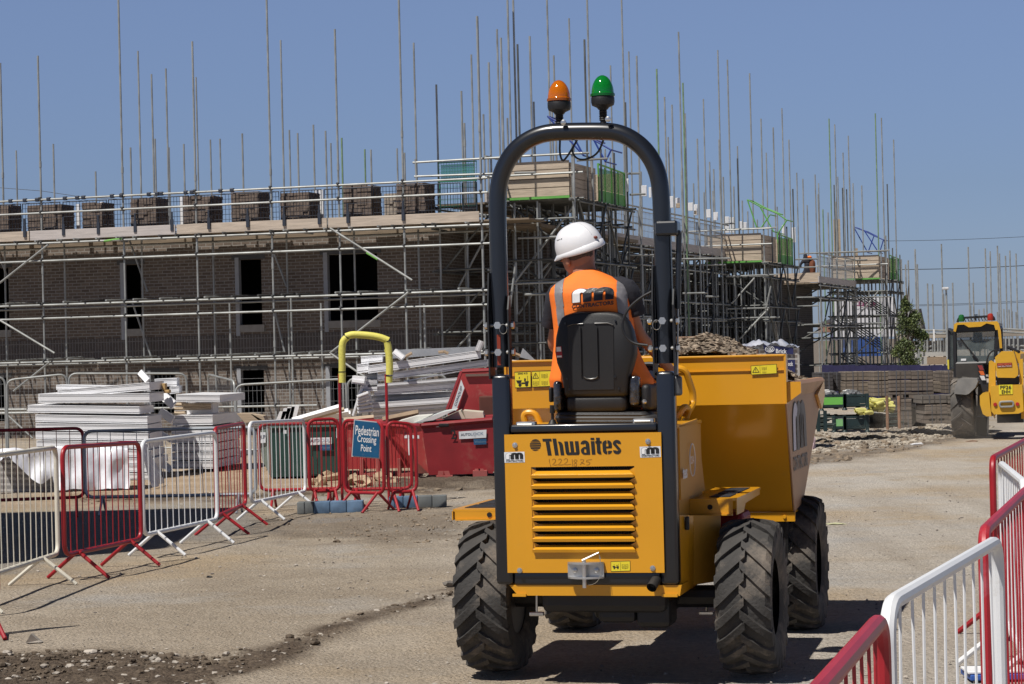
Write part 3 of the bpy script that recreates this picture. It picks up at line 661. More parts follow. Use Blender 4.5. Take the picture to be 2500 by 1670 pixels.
b1, fb1 = bay((1.36, 50), 1.48, 4.4, 5.22, 6.02, 'nearest pale timber boarded loading bay with green gate, seen through the roll bar', 21,
   (([(1337, 284), (1392, 318), (1425, 380), (1450, 342), (1492, 366), (1478, 395)], [(0, 1), (1, 3), (3, 4), (4, 5), (0, 2), (1, 2), (3, 5)]), BLUG, 0))
z4 = ZC(1600, 380, 3.016); z3 = ZC(1100, 250, 3.016)
b2, fb2 = bay((7.82, 70), 1.72, 4.6, 4.47, 5.33, 'middle timber boarded loading bay under the green triangular gate frame', 22,
   (([z4(678, 325), z4(770, 375), z4(895, 425), z4(968, 475), z4(745, 525), z4(780, 530), z4(870, 560), z4(905, 570), z4(845, 435)], [(0, 1), (1, 2), (2, 3), (0, 4), (8, 5), (1, 6), (3, 7)]), GATE, 0))
b3, fb3 = bay((13.75, 84), 1.75, 4.4, 4.27, 5.13, 'farthest timber boarded loading bay under the blue triangular gate frame', 23,
   (([z4(1460, 525), z4(1540, 555), z4(1610, 590), z4(1680, 620), z4(1565, 715), z4(1645, 715), z4(1655, 700)], [(0, 1), (1, 2), (2, 3), (0, 4), (1, 5), (2, 4), (3, 6)]), BLUG, 0), dense=6)
# tall plank and short plank on bay 3
mb = MB(); a = P(2037, 625, 85.5); b_ = P(2051, 535, 85.5); mb.bb(a.x, b_.x, 85.5, 85.54, 4.3, b_.z); o = mb.build('timber_plank', TIMB, None, frame=WORLD, recalc=True); tag(o, 'tall pale timber plank standing upright in the farthest loading bay', 'plank')
mb = MB(); a = P(2085, 625, 86.5); b_ = P(2094, 606, 86.5); mb.bb(a.x, b_.x, 86.5, 86.54, 4.3, b_.z); o = mb.build('timber_plank', TIMB, None, frame=WORLD); tag(o, 'short pale timber end showing above the farthest loading bay boards', 'plank')
def walkway(frame, x0, x1, yo, yi, zd, n, label, seed, loc=None, mesh=LGTM, tops=(1.0, 2.2, 3.2), group=None, levels=None, endpanel=False):
    r = random.Random(seed); t = thing('scaffold', label, 'scaffold', frame.w(((x0+x1)/2, yo, 0)), frame.rz, group)
    xs = [x0+(x1-x0)*i/(n-1) for i in range(n)]
    for i, x in enumerate(xs):
        for y in (yo, yi): standard(t, frame, x+r.uniform(-.1, .1), y, zd+r.uniform(*tops[1:]) if r.random() > .35 else zd+tops[0], sleeve=False, rnd=r)
    for z in levels or (zd+1.0, zd+.55, zd-.1, zd-.55, zd-1.5, zd-1.95, zd-2.9, zd-3.35):
        if z < .2: continue
        tube_part('ledger', t, frame, (x0-.4, yo-.05, z), (x1+.4, yo-.05, z))
        if z < zd: tube_part('ledger', t, frame, (x0-.4, yi+.05, z), (x1+.4, yi+.05, z), mat=DGAL)
        if z < zd:
            for x in xs: tube_part('transom', t, frame, (x+.1, yo-.2-r.random()*.1, z+.05), (x+.1, yi+.15, z+.05), mat=DGAL)
    for i in range(n-1):
        if i % 2 == 0:
            for z in (zd-1.45, zd-2.85): tube_part('brace', t, frame, (xs[i], yo-.09, z), (xs[i+1], yo-.09, z+1.3), mat=DGAL); tube_part('brace', t, frame, (xs[i]+.2, yo, z+1.3), (xs[i]+.2, yi, z), mat=DGAL)
        if mesh is not None: guard_panel(t, frame, xs[i]+.04, xs[i+1]-.04, yo+.05, zd+.05, zd+.92, mesh, 11, 5, .006)
    mb = MB(); mb.bb(x0-.3, x1+.3, yo-.02, yo+.02, zd, zd+.22); mb.build('toe_board', mbg, t, frame=frame)
    for k in range(int((yi-yo)/.23)): mb = MB(); mb.bb(x0-.3, x1+.3, yo+.03+k*.23, yo+.25+k*.23, zd-.04, zd); mb.build('deck_board', TIMD, t, frame=frame)
    return t
w1 = walkway(FB, 4.6, 21, 1.5, 2.8, 4.62, 11, 'long receding scaffold walkway between the nearest and middle loading bays', 31)
w2 = walkway(FB, -.6, 4.2, 1.7, 2.9, 5.1, 4, 'short scaffold walkway behind the nearest loading bay, under white profiles', 32, mesh=None)
w3 = walkway(FB, 21.5, 25.5, 1.9, 2.9, 4.4, 4, 'short scaffold walkway behind the middle loading bay', 33, mesh=None)
F3 = Frame(P(1945, 800, 78).xy.to_3d(), FB.rz)
w4 = walkway(F3, -.2, 6.5, -.9, 1.6, 3.95, 5, 'low scaffold walkway left of the farthest loading bay, where a worker crouches', 34)
e = MB(); e.bb(-.28, -.24, -.9, 1.6, 3.97, 4.3); e.build('toe_board', BRDM, w4, frame=F3)
# front facing end rails of the walkways near bay 2 and bay 3
for (a, b_, th, d) in ((z4(480, 503), z4(585, 498), w3, 71.5), (z4(505, 545), z4(890, 530), b2, 70.8), (z4(520, 890), z4(900, 875), b2, 69.7), (z4(530, 1128), z4(835, 1122), b2, 69.7), (z4(555, 1197), z4(915, 1190), b2, 69.7), (z4(1040, 1045), z4(1300, 1040), w4, 77.5),
               (z4(1045, 1110), z4(1200, 1105), w4, 77.5), (z4(1095, 1245), z4(1250, 1240), w4, 77.5), (z4(1120, 1305), z4(1255, 1302), w4, 77.5), (z4(1030, 765), z4(1195, 760), w4, 77.5), (z4(1030, 825), z4(1180, 820), w4, 77.5), (z4(1060, 722), z4(1725, 697), b3, 83.6),
               (z4(1350, 1045), z4(1740, 1038), b3, 83.7), (z4(1400, 1238), z4(1665, 1232), b3, 83.7), (z4(1400, 770), z4(1560, 768), b3, 83.7), (z4(110, 762), z4(550, 756), w1, 63), (z4(200, 1015), z4(385, 1010), w1, 63), (z4(370, 1037), z4(465, 1037), w1, 64),
               (z3(340, 1340), z3(830, 1322), b1, 49.6), (z3(545, 1415), z3(770, 1408), b1, 49.6), (z3(470, 520), z3(625, 517), b1, 49.6), (z3(500, 395), z3(1020, 372), b1, 50.6), (z3(930, 428), z3(1155, 413), b1, 51), (z3(495, 1000), z3(780, 990), b1, 49.8), (z3(1300, 525), z3(1390, 523), w2, 53), (z3(1320, 680), z3(1435, 675), w2, 54)):
    tube_part('rail', th, WORLD, P(*a, d), P(*b_, d+.1), .026)
for (a, b_, th, d) in ((z3(470, 1330), z3(900, 770), b1, 50.3), (z3(620, 1300), z3(890, 1000), b1, 51.5), (z3(430, 1560), z3(480, 1180), b1, 49.4), (z3(500, 1560), z3(760, 1180), b1, 51.8), (z3(470, 740), z3(490, 1560), b1, 50.4), (z3(905, 400), z3(915, 890), b1, 49.75), (z3(1040, 410), z3(1060, 1000), b1, 51.2),
               (z4(560, 1090), z4(730, 900), b2, 69.6), (z4(620, 1350), z4(830, 1130), b2, 69.6), (z4(650, 1320), z4(800, 1140), b2, 70.5), (z4(815, 1120), z4(850, 960), b2, 69.5), (z4(1300, 1240), z4(1420, 1050), b3, 84), (z4(1450, 1230), z4(1640, 1000), b3, 83.8), (z4(1480, 1460), z4(1700, 1260), b3, 83.8)):
    tube_part('brace', th, WORLD, P(*a, d), P(*b_, d), .025)
# a dense tangle of tube ties under each bay: individually placed uprights
for th, f, x1_, y1_, zb_, n in ((b1, fb1, 4.4, 1.5, 5.1, 22), (b2, fb2, 4.6, 1.7, 4.4, 30), (b3, fb3, 4.4, 1.8, 4.2, 8), (w1, FB, 20, 1.5, 4.5, 40)):
    r = random.Random(n)
    for k in range(n):
        x = r.uniform(0, x1_) if th is not w1 else r.uniform(5, 20); y = r.uniform(-.1, y1_) if th is not w1 else r.uniform(1.4, 1.6)
        tube_part('upright', th, f, (x, y, 0), (x+r.uniform(-.1, .1), y, zb_), .0235, GALV if r.random() > .7 else DGAL)
# pole tips over terrace B
def dB(s, r):
    k = (s-1250)/F
    x = (-.02-k*50.5)/(k*.947-.32) if k < .3 else 20
    return max(51.5, min(88, (50.5+.947*max(0, x))*r.choice([1.0, 1.04, 1.12, 1.2])))
grp = [('scaffold', 'tall bare scaffold poles rising left of the roll bar top, behind the nearest loading bay', [(1080,125),(1094,38),(1120,143),(1139,67),(1148,152),(1163,0),(1176,0),(1188,220),(1214,83),(1253,-20),(1269,127)]),
       ('scaffold', 'tall bare scaffold poles above the roll bar, around and between the two beacons', [(1304,42),(1345,-20),(1399,150),(1424,-20),(1441,118),(1459,128)]),
       ('scaffold', 'cluster of bare scaffold poles just right of the roll bar above the receding walkway', [(1505,158),(1523,222),(1540,240),(1555,73),(1565,190),(1570,260),(1598,318),(1612,227),(1645,115),(1648,320),(1667,137),(1690,335)]),
       ('scaffold', 'cluster of bare scaffold poles above the middle loading bay', [(1718,168),(1744,272),(1756,350),(1772,292),(1792,248),(1808,320),(1826,396),(1840,410),(1850,470)]),
       ('scaffold', 'cluster of bare scaffold poles between the middle and farthest loading bays', [(1868,400),(1876,420),(1886,480),(1900,272),(1913,285),(1920,405),(1932,350),(1944,311),(1947,405)]),
       ('scaffold', 'cluster of bare scaffold poles above the farthest loading bay', [(1955,420),(1975,425),(2006,260),(2020,270),(2048,320),(2030,540)])]
for i, (nm, lb, ps) in enumerate(grp):
    d0 = dB(ps[0][0]*1.0652, random.Random(1)); q = P(ps[len(ps)//2][0]*1.0652, 800, d0); t = thing(nm, lb, 'scaffold', (q.x, q.y, 0), 0)
    poles(t, ps, (lambda s, r: dB(s, r)) if i < 4 else (lambda s, r: r.uniform(84, 92)), random.Random(40+i))
    for z in (4.3, 2.6): tube_part('ledger', t, WORLD, (q.x-1.2, q.y+2.5, z), (q.x+1.2, q.y+3.6, z))
# white profile bundles standing on the terrace
def white_bundle(x0, x1, yt, yb, d, label):
    a = P(x0, yb, d); b_ = P(x1, yt, d); w = b_.x-a.x; n = max(1, round(w/.13)); t = thing('profile_bundle', label, 'plastic profiles', ((a.x+b_.x)/2, d, a.z), 0, 'white profile bundles standing on the terrace')
    for k in range(n):
        mb = MB(); xa = a.x+w*k/n; xb = a.x+w*(k+.86)/n; h = b_.z-.03*(k % 3); mb.bb(xa, xb, d, d+.09, a.z, h); mb.bb(xa+.012, xb-.012, d-.025, d-.001, a.z, h-.01); mb.build('profile', WHT, t, frame=WORLD)
wb = [(z3(1298, 560), z3(1313, 655), 54, 'white profile just right of the green gate of the nearest loading bay'), (z3(1408, 610), z3(1450, 690), 57, 'white profile bundle inside the right upright of the roll bar'), (z3(1462, 624), z3(1482, 700), 58, 'single white profile half hidden by the right upright of the roll bar')]
wb += [(z4(a, c), z4(b_, c+dd), d, l) for a, b_, c, dd, d, l in ((108, 136, 298, 85, 62, 'white profile bundle first to the right of the roll bar'), (150, 186, 310, 70, 63, 'white profile bundle second to the right of the roll bar, beside a brown block'), (243, 282, 345, 60, 64.5, 'white profile bundle third from the roll bar'), (284, 316, 358, 80, 65, 'white profile bundle fourth from the roll bar'),
       (378, 412, 395, 60, 66.5, 'white profile bundle fifth from the roll bar'), (430, 466, 415, 60, 68, 'white profile bundle sixth from the roll bar above the end of the mesh guards'), (515, 582, 447, 120, 75, 'tall split white profile bundle above the left end of the middle loading bay'), (618, 676, 483, 60, 76, 'short white profile bundle behind the boards of the middle loading bay'),
       (935, 962, 510, 80, 79, 'white profile left of the green gate of the middle loading bay'), (1010, 1036, 528, 110, 80, 'white profile at the right corner of the middle loading bay'))]
for a, b_, d, l in wb: white_bundle(a[0], b_[0], a[1], b_[1], d, l)
for (a, b_, d, l) in ((z4(152, 352), z4(182, 385), 62.9, 'small tan block leaning on the second white bundle'), (z4(285, 405), z4(303, 432), 64.9, 'small tan block below the fourth white bundle'), (z3(625, 890), z3(740, 950), 55.5, 'piece of pale board under the nearest loading bay')):
    p = P(*a, d); q = P(*b_, d); mb = MB(); mb.rbox(((p.x+q.x)/2, d, (p.z+q.z)/2), (q.x-p.x, .06, p.z-q.z), .01); o = mb.build('wood_block', TIMB, None, frame=WORLD); tag(o, l, 'wood block')
# ================================================================ site dumper
YAW = R(-14)
_c = P(1519, 1640, 11.97); FD = Frame((_c.x, 11.97, 0), YAW)
vv = lambda x, y: (x*1.0652, y*1.0652)
q3 = ZC(1080, 600, 2.852); q4 = ZC(1080, 1020, 2.4125); q5 = ZC(1600, 800, 1.802); q8 = ZC(1640, 840, 3.408); q6 = ZC(1100, 160, 2.8); qp = ZC(1180, 1020, 5.104); qt = ZC(1300, 640, 6.03)
dump = thing('site_dumper', 'yellow articulated site dumper with black roll bar, louvred rear panel and loaded skip', 'dumper', FD.loc, YAW)
YP = -.55
H = lambda p, y=YP: FD.hit(p, y)
def part(mb, name, mat, parent=None, smooth=False, **k): return mb.build(name, mat, parent or dump, smooth=smooth, frame=FD, **k)
YELD = pm('yellow_paint_road_dust', (.60, .29, .03), .5, 0, .08, 2, dirt=(.42, .29, .15), damt=.12, ds=4)
TYR = pm('tyre_rubber', (.045, .042, .039), .82, 0, .3, 5, dirt=(.23, .19, .15), damt=.5, ds=4, bump=.3, bs=60)
# wheels
def make_tyre(Rr=.41, w=.29, rim=.20, nl=20):
    mb = MB(); h = w/2
    prof = [(rim, -h*.80), (rim+.03, -h*.92), (Rr-.10, -h*1.0), (Rr-.055, -h*.97), (Rr-.032, -h*.80), (Rr-.026, 0), (Rr-.032, h*.80), (Rr-.055, h*.97), (Rr-.10, h), (rim+.03, h*.92), (rim, h*.80)]
    n = 56; vs = []; fs = []
    for (r, x) in prof:
        for j in range(n): a = 2*pi*j/n; vs.append((x, -r*cos(a), r*sin(a)))
    k = len(prof)
    for i in range(k-1):
        for j in range(n): fs.append((i*n+j, i*n+(j+1) % n, (i+1)*n+(j+1) % n, (i+1)*n+j))
    mb.add(vs, fs)
    for s in (-1, 1):
        for i in range(nl):
            a0 = 2*pi*(i+(.5 if s > 0 else 0))/nl; da = .36; wd = .066/Rr
            row = []
            for t in range(5):
                u = t/4; x = s*(h*1.0*(1-u)+(-.012)*u) ; a = a0+da*u; r1 = Rr-.008*(1-u)*2 if t else Rr-.03; r0 = Rr-.055 if t else Rr-.10
                ww = wd*(1.0-.15*u)
                row.append([(x, a-ww/2, r0), (x, a+ww/2, r0), (x, a+ww/2*.8, r1), (x, a-ww/2*.8, r1)])
            vs = [(x, -r*cos(a), r*sin(a)) for q in row for (x, a, r) in q]; fs = [(0, 1, 2, 3), (19, 18, 17, 16)]
            for t in range(4):
                for e in range(4): fs.append((t*4+e, (t+1)*4+e, (t+1)*4+(e+1) % 4, t*4+(e+1) % 4))
            mb.add(vs, fs)
    return mb
BLUR = pm('wheel_rim_paint', (.05, .05, .055), .5, .2, .2, dirt=(.2, .17, .13), damt=.2)
_tyre = make_tyre().build('tyre', TYR, None, recalc=True, smooth=True, angle=30); _tyme = _tyre.data; bpy.data.objects.remove(_tyre)
def wheel(parent, frame, x, y, side, R0=.41):
    w = bpy.data.objects.new('wheel', None); COL.objects.link(w); w.parent = parent; w.location = (x, y, R0); FR[w.name] = frame
    mb = MB(); M = Matrix.Rotation(pi/2*side, 3, 'Y')
    mb.lathe([(.205, -.11), (.20, .05), (.17, .06), (.165, .015), (.07, .01), (.065, .05), (.05, .06)], (0, 0, 0), 28, M)
    for k in range(6): a = k*pi/3; mb.box((side*.028, .10*cos(a), .10*sin(a)), (.02, .022, .022))
    rm = mb.build('rim', BLUR, w, smooth=True); o = bpy.data.objects.new('tyre', _tyme); COL.objects.link(o); o.parent = w; return w
xr_ = H((1923, 1450), 0).x-.185; xl_ = H((1115, 1450), 0).x+.225
WB = 1.86
for (x, y, s) in ((xl_, 0, -1), (xr_, 0, 1), (xl_+.02, WB, -1), (xr_+.02, WB, 1)): wheel(dump, FD, x, y, s)
mb = MB(); mb.tube((xl_, 0, .41), (xr_, 0, .41), .06, 10); mb.rbox((0, 0, .41), (.26, .26, .24), .05); part(mb, 'axle', RUBC)
mb = MB(); mb.tube((xl_, WB, .41), (xr_, WB, .41), .06, 10); mb.rbox((0, WB, .41), (.26, .26, .24), .05); part(mb, 'axle', RUBC)
# rear frame, legs, panel
zt_ = H(q4(800, 62)).z; zb_ = H(q4(800, 985)).z; xL = H((1206, 1250)).x; xR = H(q4(1378, 500)).x
zp0 = H(q4(850, 912)).z; zp1 = H(q4(820, 92)).z; pxl = H(q4(376, 500)).x; pxr = H(q4(1300, 500)).x
lw = .092
hz = H(q3(380, 900)).z
for s, x0 in ((0, xL), (1, xR-lw)):
    mb = MB(); mb.rbox((x0+lw/2, YP+.055, (zb_+hz)/2), (lw, .10, hz-zb_), .02, seg=3); part(mb, 'roll_bar_leg', BLK, smooth=True)
mb = MB(); mb.rbox(((xL+xR)/2, YP+.045, zt_), (xR-xL-2*lw-.002, .07, .045), .012, seg=3); part(mb, 'rear_frame', BLK, smooth=True)
mb = MB(); mb.rbox(((xL+xR)/2, YP+.045, zb_+.035), (xR-xL-2*lw-.002, .07, .075), .015, seg=3); part(mb, 'rear_frame', BLK, smooth=True)
# panel with a cut opening
ox0 = H(q4(532, 600)).x; ox1 = H(q4(1140, 600)).x; oz0 = H(q4(840, 788)).z; oz1 = H(q4(830, 287)).z
def ringplate(mb, o, i, y0, y1):
    (ax, bx, az, bz) = o; (cx, dx, cz, dz) = i
    O = [(ax, az), (bx, az), (bx, bz), (ax, bz)]; I = [(cx, cz), (dx, cz), (dx, dz), (cx, dz)]
    vs = [(x, y0, z) for x, z in O+I]+[(x, y1, z) for x, z in O+I]; fs = []
    for k in range(4):
        n = (k+1) % 4; fs += [(k, n, 4+n, 4+k), (8+k, 12+k, 12+n, 8+n), (k, 8+k, 8+n, n), (4+k, 4+n, 12+n, 12+k)]
    mb.add(vs, fs)
mb = MB(); ringplate(mb, (pxl, pxr, zp0, zp1), (ox0, ox1, oz0, oz1), YP-.008, YP-.002); pan = part(mb, 'rear_panel', YEL)
nb = 8; ph = (oz1-oz0)/nb
for i in range(nb):
    zt2 = oz1-i*ph; zl = zt2-ph; mb = MB()
    a = [(ox0+.001, YP-.03, zl+.012), (ox1-.001, YP-.03, zl+.012), (ox1-.03, YP+.004, zl+ph*.62), (ox0+.03, YP+.004, zl+ph*.62)]
    mb.plate(a, -.003)
    mb.plate([(ox0+.001, YP-.030, zl+.013), (ox1-.001, YP-.030, zl+.013), (ox1-.001, YP-.026, zl-.002), (ox0+.001, YP-.026, zl-.002)], .003)
    for x, s in ((ox0, 1), (ox1, -1)):
        mb.add([(x, YP-.03, zl+.012), (x, YP-.004, zl+.002), (x, YP-.004, zt2-.004), (x+s*.03, YP+.004, zl+ph*.62)], [(0, 1, 2, 3), (0, 3, 1)])
    part(mb, 'louvre', YEL, pan)
mb = MB(); mb.bb(ox0-.02, ox1+.02, YP+.10, YP+.12, oz0-.02, oz1+.02)
for k in range(44): x = ox0+(ox1-ox0)*(k+.5)/44; mb.bb(x-.002, x+.002, YP+.08, YP+.0995, oz0, oz1)
for k in range(10): z = oz0+(oz1-oz0)*(k+.5)/10; mb.bb(ox0, ox1, YP+.074, YP+.079, z-.003, z+.003)
part(mb, 'radiator', pm('radiator_black', (.02, .02, .02), .6))
for p in (q4(430, 160), q4(1213, 138), q4(458, 898), q4(1241, 884)):
    a = H(p); mb = MB(); mb.lathe([(.014, 0), (.014, .004), (.009, .004), (.009, .012), (.004, .014)], (a.x, YP-.008, a.z), 10, Matrix.Rotation(pi/2, 3, 'X')); part(mb, 'bolt', BOLT, pan, smooth=True)
# writing on the panel
def hq(Z, bl, br, tr, tl, y=YP-.008): return tuple(H(Z(*p), y) for p in (bl, br, tr, tl))
TQ = hq(qp, (772, 470), (1722, 452), (1716, 242), (735, 262))
def blocky(mb, quad, lift):
    """heavy condensed stencil letters T h w a i t e s drawn as strips"""
    def R_(x0, y0, x1, y1): put2d(mb, [(x0, y0), (x1, y0), (x1, y1), (x0, y1)], [(0, 1, 2, 3)], quad, lift)
    def arc(cx, cy, rx, ry, a0, a1, w, n=10):
        vs = []; fs = []
        for i in range(n+1):
            a = R(a0+(a1-a0)*i/n); vs += [(cx+rx*cos(a), cy+ry*sin(a)), (cx+(rx-w)*cos(a), cy+(ry-w*4.2)*sin(a))]
        for i in range(n): fs.append((2*i, 2*i+1, 2*i+3, 2*i+2))
        put2d(mb, vs, fs, quad, lift)
    R_(0, .84, .115, 1); R_(.035, 0, .085, .83)                          # T
    R_(.130, 0, .178, 1); R_(.205, 0, .252, .60); arc(.2025, .60, .0495, .22, 0, 100, .047)     # h
    R_(.275, .16, .322, .82); R_(.343, .16, .388, .82); R_(.410, .16, .457, .82); R_(.295, 0, .440, .16); arc(.305, .16, .03, .16, 180, 270, .03); arc(.427, .16, .03, .16, 270, 360, .03)  # w
    R_(.545, 0, .592, .62); arc(.536, .62, .056, .24, 0, 175, .046); arc(.520, .22, .045, .22, 90, 270, .040); R_(.520, .0, .545, .12); R_(.512, .34, .546, .47)   # a
    R_(.614, 0, .661, .80); R_(.614, .87, .661, 1.0)                      # i
    R_(.684, .12, .731, 1.0); R_(.670, .66, .752, .80); arc(.735, .14, .051, .14, 180, 275, .05)  # t
    arc(.822, .62, .058, .22, 0, 85, .044); arc(.818, .62, .058, .22, 95, 180, .044); R_(.760, .22, .806, .62); R_(.835, .40, .880, .62); R_(.80, .36, .875, .47); arc(.818, .22, .058, .22, 180, 265, .044); arc(.822, .22, .058, .22, 275, 355, .044)  # e
    arc(.945, .62, .053, .23, -5, 185, .044); arc(.945, .22, .053, .22, 175, 365, .044)
    put2d(mb, [(.893, .60), (.940, .60), (.998, .26), (.952, .26)], [(0, 3, 2, 1)], quad, lift)   # s
mb = MB(); blocky(mb, TQ, .0016); part(mb, 'lettering', BLKI, pan, recalc=False)
mb = MB(); cq = hq(qp, (578, 412), (720, 408), (718, 265), (580, 268))
for (y0, y1) in ((0, .10), (.17, .30), (.37, .48), (.55, .66), (.73, .80), (.86, 1.0)):
    f = lambda y: math.sqrt(max(0, .25-(y-.5)**2)); n = 8; ys_ = [y0+(y1-y0)*i/n for i in range(n+1)]
    put2d(mb, [(.5-f(y), y) for y in ys_]+[(.5+f(y), y) for y in reversed(ys_)], [tuple(range(2*n+2))[::-1]], cq, .0016)
part(mb, 'lettering', BLKI, pan, recalc=False)
# handwritten number 12221875
HWQ = hq(qp, (800, 620), (1370, 620), (1370, 480), (800, 480)); hx = lambda x, y: ((x-800)/570, (620-y)/140*.9)
strokes = [[(822, 500), (824, 540), (840, 605)], [(858, 515), (880, 497), (902, 512), (895, 545), (862, 582), (900, 585), (925, 578)], [(935, 515), (955, 498), (976, 512), (966, 545), (930, 585), (970, 583), (1000, 578)], [(1005, 515), (1028, 492), (1052, 505), (1046, 540), (1000, 580), (1050, 580), (1095, 572)],
           [(1108, 505), (1112, 550), (1115, 600)], [(1165, 515), (1140, 512), (1128, 530), (1145, 548), (1165, 570), (1160, 595), (1140, 600), (1130, 580), (1150, 552), (1170, 530), (1165, 515)], [(1205, 515), (1230, 508), (1255, 512), (1240, 545), (1205, 582)], [(1215, 540), (1240, 560), (1262, 572)], [(1355, 508), (1320, 512), (1290, 518), (1285, 545), (1310, 540), (1330, 555), (1320, 578), (1285, 585)]]
mb = MB()
for st in strokes:
    pts = [hx(*p) for p in st]; sm = []
    for i in range(len(pts)-1): sm += [pts[i], ((pts[i][0]+pts[i+1][0])/2, (pts[i][1]+pts[i+1][1])/2)]
    sm.append(pts[-1]); vs, fs = ribbon([(x, y*.26) for x, y in sm], .0085); put2d(mb, [(x, y/.26) for x, y in vs], fs, HWQ, .0016)
part(mb, 'handwriting', pm('marker_ink', (.14, .05, .005), .6), pan, recalc=False)
rm_logo(pan, sub(hq(qp, (268, 562), (516, 556), (510, 420), (262, 427)), .06, .08, .94, .92), FD, .0014, WHTI, BLKI, back=pm('sticker_white', (.72, .74, .76), .45))
rm_logo(pan, sub(hq(qp, (1958, 498), (2210, 490), (2205, 352), (1950, 358)), .06, .08, .94, .92), FD, .0014, WHTI, BLKI, back=_mats['sticker_white'])
def label_sheet(parent, quad, items, lift=.0012):
    mb = MB(); put2d(mb, [(0, 0), (1, 0), (1, 1), (0, 1)], [(0, 1, 2, 3)], quad, lift); st = part(mb, 'sticker', BLKI, parent, recalc=False)
    mb = MB(); put2d(mb, [(.02, .05), (.98, .05), (.98, .95), (.02, .95)], [(0, 1, 2, 3)], quad, lift+.0008); part(mb, 'sticker_face', YLAB, st, recalc=False)
    mb = MB()
    for it in items:
        k, q = it[0], sub(quad, *it[1])
        if k == 'warn':
            for a, b_ in (((.5, .95), (.02, .08)), ((.02, .08), (.98, .08)), ((.98, .08), (.5, .95))):
                vs, fs = ribbon([a, b_], .09); put2d(mb, vs, fs, q, lift+.0016)
            put2d(mb, [(.46, .34), (.54, .34), (.55, .68), (.45, .68)], [(0, 1, 2, 3)], q, lift+.0016); put2d(mb, [(.46, .18), (.54, .18), (.54, .27), (.46, .27)], [(0, 1, 2, 3)], q, lift+.0016)
        if k == 'book':
            for pl in ([(0, .1), (0, .8), (.5, .7), (.5, 0), (0, .1)], [(.5, 0), (.5, .7), (1, .8), (1, .1), (.5, 0)]):
                vs, fs = ribbon(pl, .06); put2d(mb, vs, fs, q, lift+.0016)
            for y in (.3, .5):
                for x in (.1, .6): vs, fs = ribbon([(x, y), (x+.3, y)], .05); put2d(mb, vs, fs, q, lift+.0016)
        if k == 'text': text_on(mb, it[2], q, lift+.0016, bold=.02)
        if k == 'line': vs, fs = ribbon([(.5, 0), (.5, 1)], .6); put2d(mb, vs, fs, q, lift+.0016)
        if k == 'dumper':
            for po in ([(0, .62), (.42, .62), (.34, .32), (.10, .32)], [(.38, .25), (.9, .25), (.95, .5), (.7, .5), (.66, .4), (.38, .4)], [(.83, .5), (.86, .5), (.86, 1), (.83, 1)], [(.60, .48), (.70, .46), (.74, .72), (.66, .82), (.60, .74)], [(.2, .78), (.3, .78), (.27, .95), (.23, .95)]):
                put2d(mb, po, [tuple(range(len(po)))[::-1] if po[1][1] > po[2][1] and po[1][0] > po[0][0] and False else tuple(range(len(po)))], q, lift+.0016)
            for cx in (.28, .78):
                put2d(mb, [(cx+.12*cos(t*pi/6), .17+.17*sin(t*pi/6)) for t in range(12)], [tuple(range(12))], q, lift+.0018)
    part(mb, 'symbol', BLKI, st, recalc=False)
label_sheet(pan, hq(q4, (993, 907), (1108, 903), (1107, 842), (992, 846)), [('book', (.58, .25, .88, .78)), ('line', (.49, .1, .51, .9)), ('dumper', (.08, .25, .44, .75))])
# catches on top, hitch, exhaust
for (a, b_) in ((q4(432, 48), q4(545, 60)), (q4(1120, 28), q4(1243, 42))):
    p = H(a, YP+.02); r_ = H(b_, YP+.02); mb = MB(); mb.rbox(((p.x+r_.x)/2, YP+.05, (p.z+r_.z)/2+.012), (abs(r_.x-p.x), .05, .028), .006); mb.tube((p.x+.01, YP+.02, p.z+.006), (r_.x-.015, YP+.02, p.z+.006), .008, 8); part(mb, 'bonnet_hinge', BOLT, smooth=True)
hp = [H(q4(*p), YP-.02) for p in ((738, 850), (950, 838), (952, 935), (742, 945))]
mb = MB(); cx = (hp[0].x+hp[1].x)/2; hw = abs(hp[1].x-hp[0].x)/2; z0 = hp[3].z; z1 = hp[0].z
mb.bb(cx-hw, cx+hw, YP-.022, YP-.010, z0, z1)
for z in (z1-.004, z0+.004):
    n = 10; top = [(cx-hw+2*hw*i/n, YP-.022-.055*sin(pi*i/n)**.6, z+.005) for i in range(n+1)]
    mb.prism(top, (0, 0, -.009))
for sx in (-.6, .6):
    mb.lathe([(.013, 0), (.013, .01), (.004, .013)], (cx+sx*hw, YP-.022, (z0+z1)/2), 8, Matrix.Rotation(pi/2, 3, 'X'))
part(mb, 'tow_hitch', pm('bright_steel', (.52, .52, .51), .35, .75, .15), smooth=True)
mb = MB(); mb.tube((cx, YP-.058, z0-.045), (cx, YP-.058, z1+.012), .011, 10); mb.path([(cx-.01, YP-.058, z1+.012), (cx+.075, YP-.05, z1+.05), (cx+.08, YP-.045, z1+.02)], .005, 6); mb.path(bez((cx+.08, YP-.045, z1+.02), (cx+.10, YP-.05, z0-.03), (cx+.02, YP-.06, z0-.03), 8), .0015, 4); part(mb, 'hitch_pin', BOLT, smooth=True)
e0 = H(q4(1255, 960), YP-.0); mb = MB(); ep = [(e0.x+.01, YP+.1, e0.z+.02), (e0.x, YP+.0, e0.z), (e0.x-.012, YP-.05, e0.z-.03)]; mb.path(ep, .026, 14, cap=False); mb.path(ep, .021, 14, cap=False); mb.lathe([(.02, 0), (.02, .004)], (e0.x-.006, YP-.02, e0.z-.012), 12, Matrix.Rotation(pi/2, 3, 'X')); part(mb, 'exhaust_pipe', pm('exhaust_black', (.02, .018, .016), .7), smooth=True)
